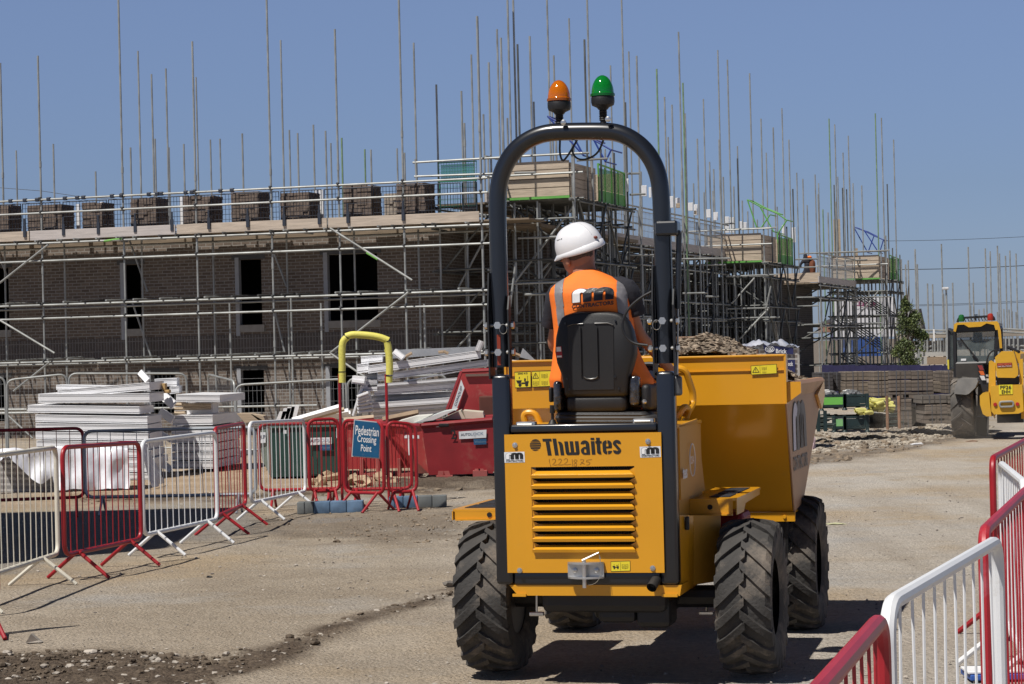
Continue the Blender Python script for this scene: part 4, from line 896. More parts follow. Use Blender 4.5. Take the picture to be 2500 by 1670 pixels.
# chassis
c0 = H(q4(388, 985)).x; c1 = H(q4(1405, 985), YP).x; zc0 = H(q4(800, 1048), YP+.02).z
mb = MB(); mb.prism([(c0+.0, YP+.02, zb_-.002), (c0+.045, YP+.02, zc0), (c1-.01, YP+.02, zc0), (c1, YP+.02, zb_-.002)], (0, .55, 0)); part(mb, 'chassis', YEL)
mb = MB(); mb.bb(c0+.02, c0+.09, YP+.005, YP+.018, zc0-.004, zc0+.01); mb.bb(c1-.10, c1-.02, YP+.005, YP+.018, zc0-.004, zc0+.01); part(mb, 'chassis_tab', YEL)
xs_ = xR-.03
mb = MB(); mb.bb(xL+.03, xs_, YP+.11, .45, zb_+.01, zt_-.02); part(mb, 'engine_housing', YELD)
mb = MB(); mb.rbox(((xL+xR)/2, -.05, zt_-.005), (xR-xL-.02, .85, .02), .006); part(mb, 'bonnet', YEL)
# right side skirt of the chassis seen under the step
a = FD.hitx(q4(1392, 580), xs_+.03); 
mb = MB(); mb.prism([(xs_+.001, YP+.06, .52), (xs_+.06, YP+.12, .50), (xs_+.17, YP+.35, .52), (xs_+.17, YP+.55, .60), (xs_+.17, YP+.55, .86), (xs_+.001, YP+.10, .86)], (0, 0, .0001)) if False else None
def quadp(pts, t=.008): m_ = MB(); m_.plate(pts, t); return m_
sk = [H(q4(1390, 575), YP+.09), H(q4(1480, 575), YP+.35), H(q4(1480, 985), YP+.35), H(q4(1408, 1038), YP+.09)]
part(quadp(sk), 'side_skirt', YEL)
sk2 = [H(q4(1481, 575), YP+.355), H(q4(1640, 575), YP+.62), H(q4(1640, 960), YP+.62), H(q4(1481, 985), YP+.355)]
part(quadp(sk2), 'side_skirt', YELD)
mb = MB(); a = H(q4(1444, 620), YP+.2); mb.rbox((a.x, YP+.19, a.z), (.02, .03, .07), .006); part(mb, 'latch', RUBC)
mb = MB(); mb.rbox((.0, -.1, .455), (.66, .7, .17), .04); mb.rbox((.12, .3, .42), (.36, .5, .20), .04); mb.rbox((0, 1.2, .45), (.35, 1.2, .2), .04); mb.rbox((.06, -.28, .385), (.2, .26, .14), .03); mb.rbox((.25, -.30, .37), (.18, .22, .16), .03); part(mb, 'gearbox', RUBC)
mb = MB(); mb.tube(H(q4(556, 1045), YP+.15), H(q4(556, 1145), YP+.15), .006, 8); a = H(q4(556, 1155), YP+.15); mb.rbox(a, (.075, .03, .022), .005); part(mb, 'tie_rod', BOLT)
mb = MB(); a = FD.hit(q5(226, 1255), .05); mb.rbox(a, (.08, .03, .02), .005); mb.tube(a, FD.hit(q5(228, 1140), .05), .006, 8); part(mb, 'tie_rod', BOLT)
mb = MB(); mb.rbox((.52, .55, .72), (.18, .3, .2), .03); part(mb, 'oil_tank', pm('red_hose', (.25, .01, .01), .5))
# steps over the rear wheels
def step(xi, xo, y0, y1, z0, z1, side):
    st = MB(); lo = z0+.0
    outl = [(xi, y0), (xo, y0), (xo+side*.02, y0+.03), (xo+side*.02, y1-.03), (xo-side*.0, y1), (xi, y1)]
    if side < 0: outl = outl[::-1]
    st.prism([(x, y, z1-.012) for x, y in outl], (0, 0, .012))
    st.bb(min(xi, xo), max(xi, xo), y0+.0005, y0+.008, z0+.008, z1-.0125); st.bb(min(xi, xo)+.004, max(xi, xo), y0-.012, y0+.012, z0, z0+.0075)
    st.plate([(xo+side*.019, y0+.03, z1-.0125), (xo+side*.019, y1-.05, z1-.0125), (xo+side*.019, y1-.06, z0+.05), (xo+side*.019, y0+.35, z0+.04), (xo+side*.019, y0+.28, z0), (xo+side*.019, y0+.03, z0)], .006)
    o = part(st, 'step_plate', YEL)
    g = MB(); g.bb(min(xi+side*.10, xo-side*.03), max(xi+side*.10, xo-side*.03), y0+.10, y0+.34, z1+.0005, z1+.004); g.bb(min(xi+side*.10, xo-side*.03), max(xi+side*.10, xo-side*.03), y0+.40, y1-.10, z1+.0005, z1+.004)
    part(g, 'anti_slip_mat', pm('grip_mat', (.03, .033, .045), .9, 0, .4, 80, bump=.8, bs=400), o)
    h_ = MB(); h_.lathe([(.014, 0), (.014, .003)], ((xi+xo)/2, y0-.001, (z0+z1)/2), 12, Matrix.Rotation(pi/2, 3, 'X')); part(h_, 'bolt_hole', DARK, o)
pr = FD.hit(q8(520, 1285), .02); prb = FD.hit(q8(515, 1425), .02); xi = xs_-.01
step(xi, pr.x-.01, .02, 1.0, prb.z, pr.z, 1)
pl = FD.hit(q4(52, 540), .02); plb = FD.hit(q4(62, 605), .02)
step(xL+.02, pl.x+.02, .02, .86, plb.z, pl.z, -1)
# scuttle panel between engine and skip, right side, with oval badge
sc_ = [FD.hitx(q8(25, 680), xs_+.02), FD.hitx(q8(120, 680), xs_+.02), FD.hitx(q8(195, 1230), xs_+.02), FD.hitx(q8(40, 1240), xs_+.02)]
ys0 = -.35; sc_ = [(xs_+.02, ys0, zt_+.0), (xs_+.02, .22, zt_+.015), (xs_+.02, .42, .94), (xs_+.02, ys0, .94)]
o = part(quadp(sc_, .01), 'scuttle_panel', YELD)
mb = MB(); e_ = [(xs_+.034, -.05+.085*cos(t*pi/12), 1.13+.085*sin(t*pi/12)) for t in range(24)]; mb.path(e_, .003, 5, closed=True); part(mb, 'badge', WHTI, o)
mb = MB(); text_on(mb, 'DSA', ((xs_+.033, -.10, 1.11), (xs_+.033, .0, 1.11), (xs_+.033, .0, 1.15), (xs_+.033, -.10, 1.15)), .001); part(mb, 'lettering', WHTI, o, recalc=False)
mb = MB(); text_on(mb, 'tes', ((xs_+.033, -.36, .955+.09), (xs_+.033, -.22, .955+.09), (xs_+.033, -.22, .955+.15), (xs_+.033, -.36, .955+.15)), .001, bold=.03); part(mb, 'lettering', WHTI, o, recalc=False)
# yellow grab rails
def rail(pts, r=.019): mb = MB(); mb.path(roundpath(pts, .07, 6), r, 10); part(mb, 'grab_rail', YEL, smooth=True)
rail([FD.hit(q8(0, 200), .55), FD.hit(q8(110, 205), .55), FD.hit(q8(178, 410), .60), FD.hit(q8(176, 500), .60), FD.hit(q8(150, 545), .5), FD.hit(q8(35, 690), .30)])
rail([FD.hit(q8(30, 670), .28), FD.hit(q8(85, 525), .28), FD.hit(q8(150, 530), .4), FD.hit(q8(90, 680), .4)])
rail([FD.hit(q3(585, 1265), .35), FD.hit(q3(560, 1165), .35), FD.hit(q3(645, 1160), .35), FD.hit(q3(690, 1265), .35)])
# ---------------- roll bar
YR = YP+.055
RP = [H(q6(*p), YR) for p in ((325, 1568), (318, 1150), (318, 1000), (323, 860), (342, 755), (385, 655), (440, 580), (510, 520), (600, 475), (690, 456), (800, 452), (920, 450), (1040, 450), (1120, 455), (1200, 480), (1280, 530), (1345, 595), (1395, 680), (1425, 770), (1438, 880), (1441, 1000), (1443, 1150), (1449, 1568))]
xlm = (xL+lw/2); xrm = xR-lw/2
RP[0] = Vector((xlm, YR, hz+.04)); RP[-1] = Vector((xrm, YR, hz+.04))
for i in (1, 2, 3): RP[i].x = xlm+(RP[i].x-xlm)*[0, .3, .6, .9][i]
for i in (1, 2, 3): RP[-1-i].x = xrm+(RP[-1-i].x-xrm)*[0, .3, .6, .9][i]
def smoothpts(p, it=2):
    for _ in range(it):
        q = [p[0]]
        for i in range(len(p)-1): q += [p[i]*.75+p[i+1]*.25, p[i]*.25+p[i+1]*.75]
        q.append(p[-1]); p = q
    return p
mb = MB(); mb.path(smoothpts(RP), .0455, 20); part(mb, 'roll_bar', BLK, smooth=True)
for s, xm in ((-1, xlm), (1, xrm)):                    # folding hinge plates and pins
    zt3 = H(q3(350, 190) if s < 0 else q3(1510, 140), YR).z; zh = H(q3(400, 555), YR).z; zl2 = hz-.02; zk = H(q3(400, 742), YR).z
    for dx in (-.056, .050):
        mb = MB(); x = xm+dx; ye_ = .05 if dx < 0 else -.01
        mb.prism([(x, YR-.055, zl2), (x, YR-.062, zh+.08), (x, YR-.03, zt3 if dx < 0 else zt3-.12), (x, YR+ye_*.6, zt3 if dx < 0 else zt3-.12), (x, YR+ye_, zh+.05), (x, YR+ye_, zl2)], (.008, 0, 0)); part(mb, 'hinge_plate', pm('satin_black', (.010, .011, .014), .55))
    for z in (zh, zk):
        mb = MB(); mb.tube((xm-.085, YR-.02, z), (xm+.075, YR-.02, z), .011, 10); mb.lathe([(.02, 0), (.02, .014)], (xm+.062, YR-.02, z), 6, Matrix.Rotation(pi/2, 3, 'Y')); mb.lathe([(.017, 0), (.017, .014)], (xm-.08, YR-.02, z), 6, Matrix.Rotation(pi/2, 3, 'Y')); part(mb, 'hinge_pin', BOLT)
        mb = MB(); mb.tube((xm-.0, YR-.06, z), (xm-.0, YR-.074, z), .02, 6); part(mb, 'hinge_bolt', BOLT)
    mb = MB(); mb.path([(xm+.03*s*-1+.02*cos(t), YR-.07, zh-.02+.025*sin(t)) for t in [k*pi/6 for k in range(12)]], .0015, 4, closed=True); part(mb, 'clip_ring', BOLT)
mb = MB(); a = H(q3(380, 620), YR-.07); mb.bb(xlm-.009, xlm+.009, YR-.052, YR-.048, hz+.05, H(q3(390, 620), YR).z); part(mb, 'orange_reflection', pm('reflection_orange', (.22, .025, .006), .5))  # thin strip coloured as the orange reflection in the black leg
# gas strut, bracket, light
bk = H(q6(1480, 1115), YR); mb = MB(); mb.rbox((bk.x+.005, YR-.01, bk.z), (.115, .11, .075), .012); part(mb, 'strut_bracket', BLK)
st0 = H(q6(1562, 1140), YR); st1 = H(q3(1640, 440), YR); st2 = H(q3(1635, 900), YR)
mb = MB(); mb.tube(st0, st1, .0145, 12); mb.lathe([(.012, 0), (.012, .02)], st0, 8, Matrix.Rotation(pi/2, 3, 'X')); g = part(mb, 'gas_strut', BLK, smooth=True)
mb = MB(); mb.tube(st1, st2, .006, 8); part(mb, 'strut_rod', pm('rod_chrome', (.3, .32, .36), .15, .9), g, smooth=True)
mb = MB(); a = H(q3(1635, 975), YR); mb.rbox(a, (.05, .04, .10), .012); mb.tube(H(q3(1600, 905), YR), H(q3(1645, 905), YR), .008, 8); part(mb, 'strut_anchor', pm('mid_grey_metal', (.10, .10, .10), .4, .4))
# beacons
def beacon(c, col, lab, k=1.0):
    x, y, z = c; t = bpy.data.objects.new('beacon', None); COL.objects.link(t); t.parent = dump; t.location = (x, y, z); t['label'] = lab; FR[t.name] = FD
    mb = MB(); mb.tube((0, 0, -.16), (0, 0, -.10), .016, 12)
    prof = [(.014, -.125)]
    for i in range(6): prof += [(.022-.001*(i % 2), -.12+i*.009), (.018, -.1155+i*.009)]
    prof += [(.024, -.066), (.032, -.056), (.056, -.045), (.060, -.030), (.060, -.008), (.057, 0)]
    mb.lathe(prof, (0, 0, 0), 24); mb.lathe([(.012, 0), (.012, .02)], (.024, -.01, -.118), 10, Matrix.Rotation(pi/2, 3, 'X')); mb.build('beacon_base', RUBC, t, smooth=True)
    m, n_, b_ = _nodes('beacon_lens'); b_.inputs['Base Color'].default_value = (*col, 1); b_.inputs['Roughness'].default_value = .08; b_.inputs['Transmission Weight'].default_value = .45; b_.inputs['IOR'].default_value = 1.45; b_.inputs['Coat Weight'].default_value = .5
    mb = MB(); prof = [(.061, .0), (.061, .014), (.058, .018)]
    for i in range(18): u = i/17; r = .0575*math.sqrt(max(0, 1-(u*.985)**1.75)); prof.append((r*(1+.012*(i % 2)), .02+u*.088))
    mb.lathe(prof, (0, 0, 0), 32); mb.build('beacon_lens', m, t, smooth=True)
    mb = MB(); mb.lathe([(.0625, .001), (.0625, .013)], (0, 0, 0), 32); mb.build('lens_ring', pm('ring_'+lab.split()[0], tuple(v*.35 for v in col), .3), t, smooth=True)
    mb = MB(); mb.tube((0, 0, .0), (0, 0, .065), .028, 12); mb.build('lamp_core', pm('lamp_core', (.6, .6, .6), .2, .6), t, smooth=True)
ba = H(q6(742, 250), YR); beacon((ba.x, YR, H(q6(742, 245), YR).z), (.80, .20, .004), 'amber beacon with ribbed lens')
bb_ = H(q6(1040, 215), YR); beacon((bb_.x, YR, H(q6(1040, 212), YR).z), (.005, .28, .035), 'green beacon with ribbed lens')
for px in (q6(774, 390), q6(1078, 368)):
    a = H(px, YR-.05); mb = MB(); mb.lathe([(.014, 0), (.014, .012), (.006, .015)], a, 10, Matrix.Rotation(pi/2, 3, 'X')); part(mb, 'bolt', BOLT, smooth=True)
CAB = pm('cable_black', (.012, .012, .014), .5)
for pts in (((748, 515), (745, 600), (765, 660), (800, 620), (860, 520)), ((865, 510), (825, 580), (860, 640), (930, 645), (1010, 600), (1045, 510))):
    mb = MB(); mb.path(smoothpts([H(q6(*p), YR+.03) for p in pts]), .0055, 6); part(mb, 'cable', CAB, smooth=True)
mb = MB(); mb.path(smoothpts([H(q3(*p), YP+.02) for p in ((1460, 318), (1380, 360), (1290, 440), (1250, 530), (1260, 610), (1320, 680), (1430, 693))]), .007, 8); part(mb, 'cable', CAB, smooth=True)
# ---------------- seat
YS = -.10
so_ = [(850, 480), (900, 463), (960, 455), (1150, 455), (1210, 463), (1250, 478), (1290, 520), (1318, 580), (1340, 680), (1340, 760), (1318, 850), (1297, 920), (1290, 1000), (1285, 1042), (1265, 1056), (860, 1060), (843, 1040), (838, 960), (822, 900), (790, 820), (776, 740), (782, 640), (802, 545), (822, 500)]
def soft_plate(pts, y0, y1, name, mat, inset=.018):
    mb = MB(); c = sum((Vector(p) for p in pts), Vector())/len(pts); rings = []
    for (yy, k) in ((y1, .90), (y1-.01, .97), ((y0+y1)/2, 1.0), (y0+.02, .985), (y0+.006, .955), (y0, .91)):
        rings.append([Vector((c.x+(p.x-c.x)*k, yy, c.z+(p.z-c.z)*k)) for p in pts])
    n = len(pts); vs = [v for r_ in rings for v in r_]; fs = [tuple(range(n)), tuple(reversed(range(5*n, 6*n)))]
    for i in range(5):
        for j in range(n): fs.append((i*n+j, (i+1)*n+j, (i+1)*n+(j+1) % n, i*n+(j+1) % n))
    mb.add(vs, fs); return part(mb, name, mat, smooth=True, angle=50)
seat_pts = [H(q3(*p), YS) for p in so_]
sb = soft_plate(seat_pts, YS, YS+.12, 'seat_back', RUBC)
mb = MB(); cp = [H(q3(*p), YS) for p in ((872, 556), (905, 543), (1150, 540), (1192, 552), (1195, 1000), (880, 1005))]; mb.plate([(p.x, YS-.004, p.z) for p in cp], .010)
for x in (960, 1075): a = H(q3(x, 560), YS); b_ = H(q3(x, 900), YS); mb.bb(a.x-.004, a.x+.004, YS-.016, YS-.009, b_.z, a.z)
part(mb, 'seat_cover_panel', RUBC, sb)
for sp_, sr_ in ((((870, 560), (905, 546), (980, 543)), .003), (((1060, 540), (1150, 538), (1190, 552)), .003), (((985, 912), (1000, 924), (1035, 928), (1070, 922), (1083, 910)), .004)):
    mb = MB(); mb.path([H(q3(*p), YS-.008) for p in sp_], sr_, 6); part(mb, 'seat_seam', pm('worn_black', (.05, .05, .05), .35), sb, smooth=True)
for p in ((855, 540), (1205, 523), (870, 925), (1203, 912), (885, 1000), (1230, 995)):
    a = H(q3(*p), YS-.003); mb = MB(); mb.lathe([(.006, 0), (.005, .006)], a, 8, Matrix.Rotation(pi/2, 3, 'X')); part(mb, 'screw', BLK, sb)
lq = tuple(H(q3(*p), YS+.03) for p in ((788, 782), (830, 780), (822, 700), (782, 702)))
lq = tuple(Vector((v.x+.012, YS-.001, v.z)) for v in lq)
mb = MB(); mb.add(lq, [(0, 1, 2, 3)]); st = part(mb, 'sticker', pm('sticker_red', (.35, .02, .03), .5), sb, recalc=False)
mb = MB(); put2d(mb, [(.1, .55), (.9, .55), (.9, .95), (.1, .95), (.1, .05), (.9, .05), (.9, .2), (.1, .2)], [(0, 1, 2, 3), (4, 5, 6, 7)], lq, .001); part(mb, 'sticker_face', WHTI, st, recalc=False)
def hb(z0, z1, y0, y1, Z, yl, name, mat, r=.02):      # rounded box from two pixel corners
    a = H(Z(*z0), yl); b_ = H(Z(*z1), yl); mb = MB(); mb.rbox(((a.x+b_.x)/2, (y0+y1)/2, (a.z+b_.z)/2), (abs(b_.x-a.x), y1-y0, abs(a.z-b_.z)), r, seg=3); return part(mb, name, mat, smooth=True)
GLOS = pm('wrapped_black_plastic', (.03, .03, .035), .12, 0, .6, 30, coat=1.0, bump=.5, bs=40)
hb((858, 1040), (1285, 1160), -.09, .40, q3, -.09, 'seat_cushion', RUBC, .03)
hb((765, 940), (832, 1160), -.08, .30, q3, -.08, 'seat_side_bolster', GLOS, .03); hb((738, 985), (764, 1090), -.04, .08, q3, -.04, 'seat_switch', RUBC, .01)
hb((1293, 905), (1370, 1115), -.08, .30, q3, -.08, 'seat_side_bolster', GLOS, .02); hb((1378, 965), (1452, 1150), -.06, .30, q3, -.06, 'control_box', RUBC, .03)
mb = MB(); mb.lathe([(.012, 0), (.013, .02), (.006, .03)], H(q3(1410, 1085), -.07), 10, Matrix.Rotation(pi/2, 3, 'X')); part(mb, 'knob', BOLT, smooth=True)
for i, (y_, w0, w1) in enumerate(((1178, 800, 1440), (1200, 790, 1462), (1225, 800, 1480))):
    a = H(q3(w0, y_), -.09); b_ = H(q3(w1, y_), -.09); mb = MB(); mb.path(roundpath([(a.x, -.07, a.z), (b_.x, -.07, b_.z+.0), (b_.x, .40, b_.z), (a.x, .40, a.z)], .05, 4, closed=True), .018, 8, closed=True); part(mb, 'seat_bellows', RUBC if i != 1 else pm('grey_rubber', (.05, .05, .05), .45), smooth=True)
hb((825, 1165), (1440, 1262), -.05, .36, q3, -.05, 'seat_base', RUBC, .02)
mb = MB(); mb.tube(H(q3(768, 1245), -.05), H(q3(766, 1150), -.05), .008, 8); mb.tube(H(q3(766, 1165), -.05), H(q3(765, 1110), -.05), .014, 8); mb.lathe([(.03, 0), (.012, .03)], H(q3(768, 1250), -.05), 12); part(mb, 'lever', RUBC, smooth=True)
# steering column and dash
mb = MB(); mb.rbox((0, .78, 1.10), (.30, .16, .55), .03); mb.tube((0, .72, 1.30), (0, .56, 1.52), .03, 10); part(mb, 'steering_column', RUBC, smooth=True)
swc = Vector((.06, .52, 1.53)); Msw = Matrix.Rotation(R(35), 3, 'X')
mb = MB(); mb.path([swc+Msw @ Vector((.18*cos(t), .18*sin(t), 0)) for t in [k*pi/14 for k in range(28)]], .014, 8, closed=True)
for k in range(3): a = k*2*pi/3+.5; mb.tube(swc, swc+Msw @ Vector((.175*cos(a), .175*sin(a), 0)), .009, 6)
mb.lathe([(.04, 0), (.035, .02)], swc, 12); part(mb, 'steering_wheel', RUBC, smooth=True)
mb = MB(); a = FD.hit(q3(1400, 760), .75); mb.rbox((a.x+.01, .80, a.z-.03), (.13, .2, .05), .012); part(mb, 'dash_cover', YEL); mb = MB(); mb.rbox((a.x+.02, .72, a.z-.11), (.12, .10, .10), .012); part(mb, 'dash_pod', pm('dark_blue_grey', (.03, .04, .07), .3))
# ---------------- skip
YK = 1.05
t0 = FD.hit(q8(932, 93), YK); XK = t0.x; ZK = t0.z; XKL = FD.hit(q3(470, 850), YK).x-.02
zc = FD.hit(q8(930, 497), YK).z; b0 = FD.hit(q8(1012, 1395), YK+.36); zb3 = b0.z; XB = b0.x; XBL = XKL-(XB-XK)
f0 = FD.hitx(q8(1250, 300), XK+.015); YF = f0.y; ZS = FD.hitx(q8(1050, 300), XK).z
YF = min(max(YF, 2.2), 3.0); print('YF', YF, 'XK', XK, XKL, 'zs', ZK, zc, zb3, ZS)
xm_ = (XK+XKL)/2
def sx(x): return 2*xm_-x
def skipq(pts, th, name, mat=YEL, par=None): m_ = MB(); m_.plate(pts, th); return part(m_, name, mat, par)
sk_back = skipq([(XKL, YK, zc), (XK, YK, zc), (XK, YK, ZK), (XKL, YK, ZK)], -.008, 'skip_rear_wall')
mb = MB(); mb.rbox((xm_, YK, ZK), (XK-XKL+.01, .03, .014), .004); mb.bb(XKL, XK, YK-.0095, YK-.0005, ZK-.085, ZK-.082); part(mb, 'rim_fold', YEL, sk_back)
for X in (XK, XKL): mb = MB(); s_ = 1 if X > 0 else -1; mb.bb(min(X, X+s_*.012), max(X, X+s_*.012), YK-.012, YK+.06, zc, ZK+.006); part(mb, 'skip_corner_strip', YEL, sk_back)
YB = YK+.36; SIDM = pm('sheen_dust_skip_paint', (.44, .24, .115), .5, 0, .10, 2, dirt=(.38, .27, .19), damt=.12, ds=3)  # pale tan base holds the reflected sky; dirt patches lie over it
skipq([(XBL+.004, YB, zb3), (XB-.004, YB, zb3), (XK, YK+.001, zc-.001), (XKL, YK+.001, zc-.001)], -.008, 'skip_lower_wall', YEL)
mb = MB(); mb.bb(XBL, XB+.01, YB-.02, YB+.02, zb3-.055, zb3-.001); mb.lathe([(.012, 0), (.01, .008)], (XB-.05, YB-.021, zb3-.028), 8, Matrix.Rotation(pi/2, 3, 'X')); part(mb, 'skip_bottom_edge', YEL)
YFB = min(max(FD.hitx(q8(1085, 1365), XB).y, YB+.4), YF-.2); print('YFB', YFB)
xz = lambda z: XB+(XK-XB)*(z-zb3)/(zc-zb3)
for s in (1, -1):
    g = (lambda x: x) if s > 0 else sx
    pts = [(g(XB), YB, zb3), (g(xz(zb3+.03)), YFB, zb3+.03), (g(xz(ZS-.20)), YF-.14, ZS-.20), (g(xz(ZS-.09)), YF-.03, ZS-.09), (g(xz(ZS-.09)), YK+.03, ZS-.09), (g(XK), YK+.001, zc)]
    if s < 0: pts = pts[::-1]
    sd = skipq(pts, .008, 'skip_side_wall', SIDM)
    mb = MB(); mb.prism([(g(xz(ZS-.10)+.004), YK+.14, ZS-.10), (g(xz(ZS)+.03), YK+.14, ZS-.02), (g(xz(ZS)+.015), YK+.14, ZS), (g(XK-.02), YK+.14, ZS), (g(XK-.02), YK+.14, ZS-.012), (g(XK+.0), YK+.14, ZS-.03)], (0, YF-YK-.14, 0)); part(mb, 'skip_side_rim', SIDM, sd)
    if s > 0:
        SIDEQ = pts
    mb = MB(); mb.prism([(g(XK+.006), YK+.02, zc+.0), (g(XK+.09), YK+.02, zc+.06), (g(XK+.09), YK+.02, ZS+.0), (g(XK+.006), YK+.02, ZS)], (0, .02, 0)); part(mb, 'corner_gusset', YEL, sd)
    e_ = xz(ZS-.12)+.03; mb = MB(); mb.plate([(g(e_), YF-.40, ZS-.105), (g(e_), YF+.0, ZS-.02), (g(e_), YF+.01, ZS-.12), (g(e_), YF-.16, ZS-.20)], .02*s); part(mb, 'skip_lip', YEL, sd)
mb = MB(); mb.plate([(XBL, YFB, zb3+.05), (XB, YFB, zb3+.05), (xz(ZS-.14)-.01, YF-.12, ZS-.14), (sx(xz(ZS-.14)-.01), YF-.12, ZS-.14)], .008); part(mb, 'skip_front_wall', YEL)
mb = MB(); mb.bb(XBL, XB, YB, YFB, zb3-.012, zb3-.002); part(mb, 'skip_floor', YEL)
mb = MB(); mb.prism([(XB-.30, YB+.02, zb3-.06), (XB-.04, YB+.02, zb3-.06), (XB-.04, YB+.06, zb3-.30), (XB-.12, YB+.06, zb3-.36), (XB-.26, YB+.06, zb3-.30)], (0, .1, 0)); part(mb, 'skip_hinge', RUBC)
mb = MB(); mb.rbox((0, 1.45, .62), (.5, .9, .14), .03); part(mb, 'front_chassis', RUBC)
# emblem on the side wall: points from the photo mapped onto the inclined side plane
P0 = Vector(SIDEQ[0]); nrm = Vector((0, 1, 0)).cross(Vector(SIDEQ[5])-P0); nrm.y = 0; nrm.normalize(); nrm = nrm if nrm.x > 0 else -nrm
def side_hit(px):
    o = FD.I @ CAM; d = FD.I.to_3x3() @ ray(*px); return o+d*((P0-o).dot(nrm)/d.dot(nrm))
off = nrm*(.0095 if nrm.x > 0 else -.0095)
SQ = [side_hit(q8(*p))+off for p in ((1000, 1062), (1118, 1010), (1092, 462), (985, 480))]
rm_logo(dump, SQ, FD, .001, pm('white_logo', (.62, .60, .68), .5), pm('black_logo', (.07, .065, .07), .5))
# labels on the rear wall
label_sheet(sk_back, tuple(FD.hit(q8(*p), YK-.009) for p in ((660, 258), (877, 246), (874, 166), (657, 180))), [('warn', (.06, .2, .32, .85)), ('line', (.345, .1, .36, .9)), ('book', (.43, .45, .60, .85)), ('book', (.45, .12, .58, .35))])
label_sheet(sk_back, tuple(FD.hit(q3(*p), YK-.009) for p in ((507, 993), (617, 988), (616, 872), (502, 878))), [('text', (.2, .82, .8, .93), '3000 KG'), ('dumper', (.08, .08, .92, .72))])
label_sheet(sk_back, tuple(FD.hit(q3(*p), YK-.009) for p in ((624, 987), (800, 980), (798, 866), (621, 872))), [('warn', (.04, .52, .28, .9)), ('book', (.06, .12, .27, .42)), ('line', (.315, .05, .325, .95)), ('book', (.4, .55, .62, .85)), ('book', (.4, .12, .62, .42))])
# load of spoil in the skip: its own thing
def heap():
    mb = MB(); nx, ny = 90, 84; x0, x1, y0, y1 = XKL+.03, XK-.01, YK+.03, YF-.14; vs = []; fs = []
    for j in range(ny+1):
        for i in range(nx+1):
            u = i/nx; v = j/ny; x = x0+(x1-x0)*u; y = y0+(y1-y0)*v
            e = min(u, 1-u)*2; w = min(v*1.0, (1-v))*2
            pk = math.exp(-((u-.66)/.22)**2-((v-.42)/.30)**2)
            z = ZS-.03+(ZK+.05-ZS)*max(0, 1-v*2.6)*.6+.26*pk+.05*min(1, e*3)
            z = min(z, ZS-.02+.9*min(e, w)*.5+.06) if v > .25 else min(z, ZK-.05+.9*e*.5+.8*v)
            p = Vector((x, y, z)); z += .018*noise.noise(p*9)+.016*noise.noise(p*31)
            vs.append((x, y, z))
    for j in range(ny):
        for i in range(nx): a = j*(nx+1)+i; fs.append((a, a+1, a+nx+2, a+nx+1))
    mb.add(vs, fs); r = random.Random(5)
    fc = [(0,2,5),(2,1,5),(1,3,5),(3,0,5),(2,0,4),(1,2,4),(3,1,4),(0,3,4)]; oc = [(-1,0,0),(1,0,0),(0,-1,0),(0,1,0),(0,0,-1),(0,0,1)]
    for k in range(5200):
        q = Vector(vs[r.randrange(len(vs))]); s = .004+.018*r.random()**3; M = Matrix.Rotation(r.random()*6, 3, 'Z') @ Matrix.Rotation(r.random(), 3, 'X')
        mb.add([M @ Vector((v[0]*s*r.uniform(.7, 1.3), v[1]*s, v[2]*s*.7))+q+Vector((r.uniform(-.02, .02), r.uniform(-.02, .02), s*.3)) for v in oc], fc)
    o = mb.build('spoil_heap', pm('spoil', (.24, .19, .14), .95, 0, .6, 22, dirt=(.13, .095, .065), damt=.35, ds=12), None, frame=FD, recalc=False)
    tag(o, 'heap of brown stony spoil filling the skip of the near dumper', 'spoil heap')
    return o
heap()
# ================================================================ the driver
SKIN = pm('skin', (.36, .16, .095), .55, 0, .12, 12); HVO = pm('hi_vis_orange', (.95, .20, .018), .75, 0, .06, 5, bump=.25, bs=9)
REFL = pm('reflective_tape', (.24, .23, .24), .45, .1, .1, 20, bump=.2, bs=30); SHRT = pm('black_shirt', (.018, .018, .026), .85, 0, .2, 10, bump=.4, bs=14)
man = thing('person', 'driver in white hard hat and orange hi-vis vest on the dumper seat, seen from behind', 'person', FD.w((.0, .10, 1.0)), YAW)
def skin_mesh(name, joints, edges, mat, parent, frame, root=0, sub_=2, label=None):
    me = bpy.data.meshes.new(name); me.from_pydata([tuple(j[0]) for j in joints], edges, []); o = bpy.data.objects.new(name, me); COL.objects.link(o)
    m1 = o.modifiers.new('k', 'SKIN'); m2 = o.modifiers.new('s', 'SUBSURF'); m2.levels = sub_; m2.render_levels = sub_; m1.use_smooth_shade = True
    for i, j in enumerate(joints):
        r = j[1] if isinstance(j[1], tuple) else (j[1], j[1]); me.skin_vertices[0].data[i].radius = r
    me.skin_vertices[0].data[root].use_root = True
    bpy.context.view_layer.update(); dg = bpy.context.evaluated_depsgraph_get(); e = o.evaluated_get(dg); nm = bpy.data.meshes.new_from_object(e)
    mb = MB(); mb.add([v.co.copy() for v in nm.vertices], [list(p.vertices) for p in nm.polygons]); bpy.data.objects.remove(o); bpy.data.meshes.remove(nm); bpy.data.meshes.remove(me)
    return mb.build(name, mat, parent, smooth=True, frame=frame, angle=180)
YM = .10
hip = H(q3(1060, 1000), YM); nk = H(q3(985, 165), YM-.0); hd = H(q3(958, 75), YM+.01)
sL = H(q3(795, 300), YM); sR = H(q3(1310, 262), YM); cxm = (sL.x+sR.x)/2+.0
elL = H(q3(765, 700), YM+.10); elR = H(q3(1368, 615), YM+.10)
haL = swc+Vector((-.155, -.0, .03)); haR = swc+Vector((.165, .0, .05))
zh_ = hip.z
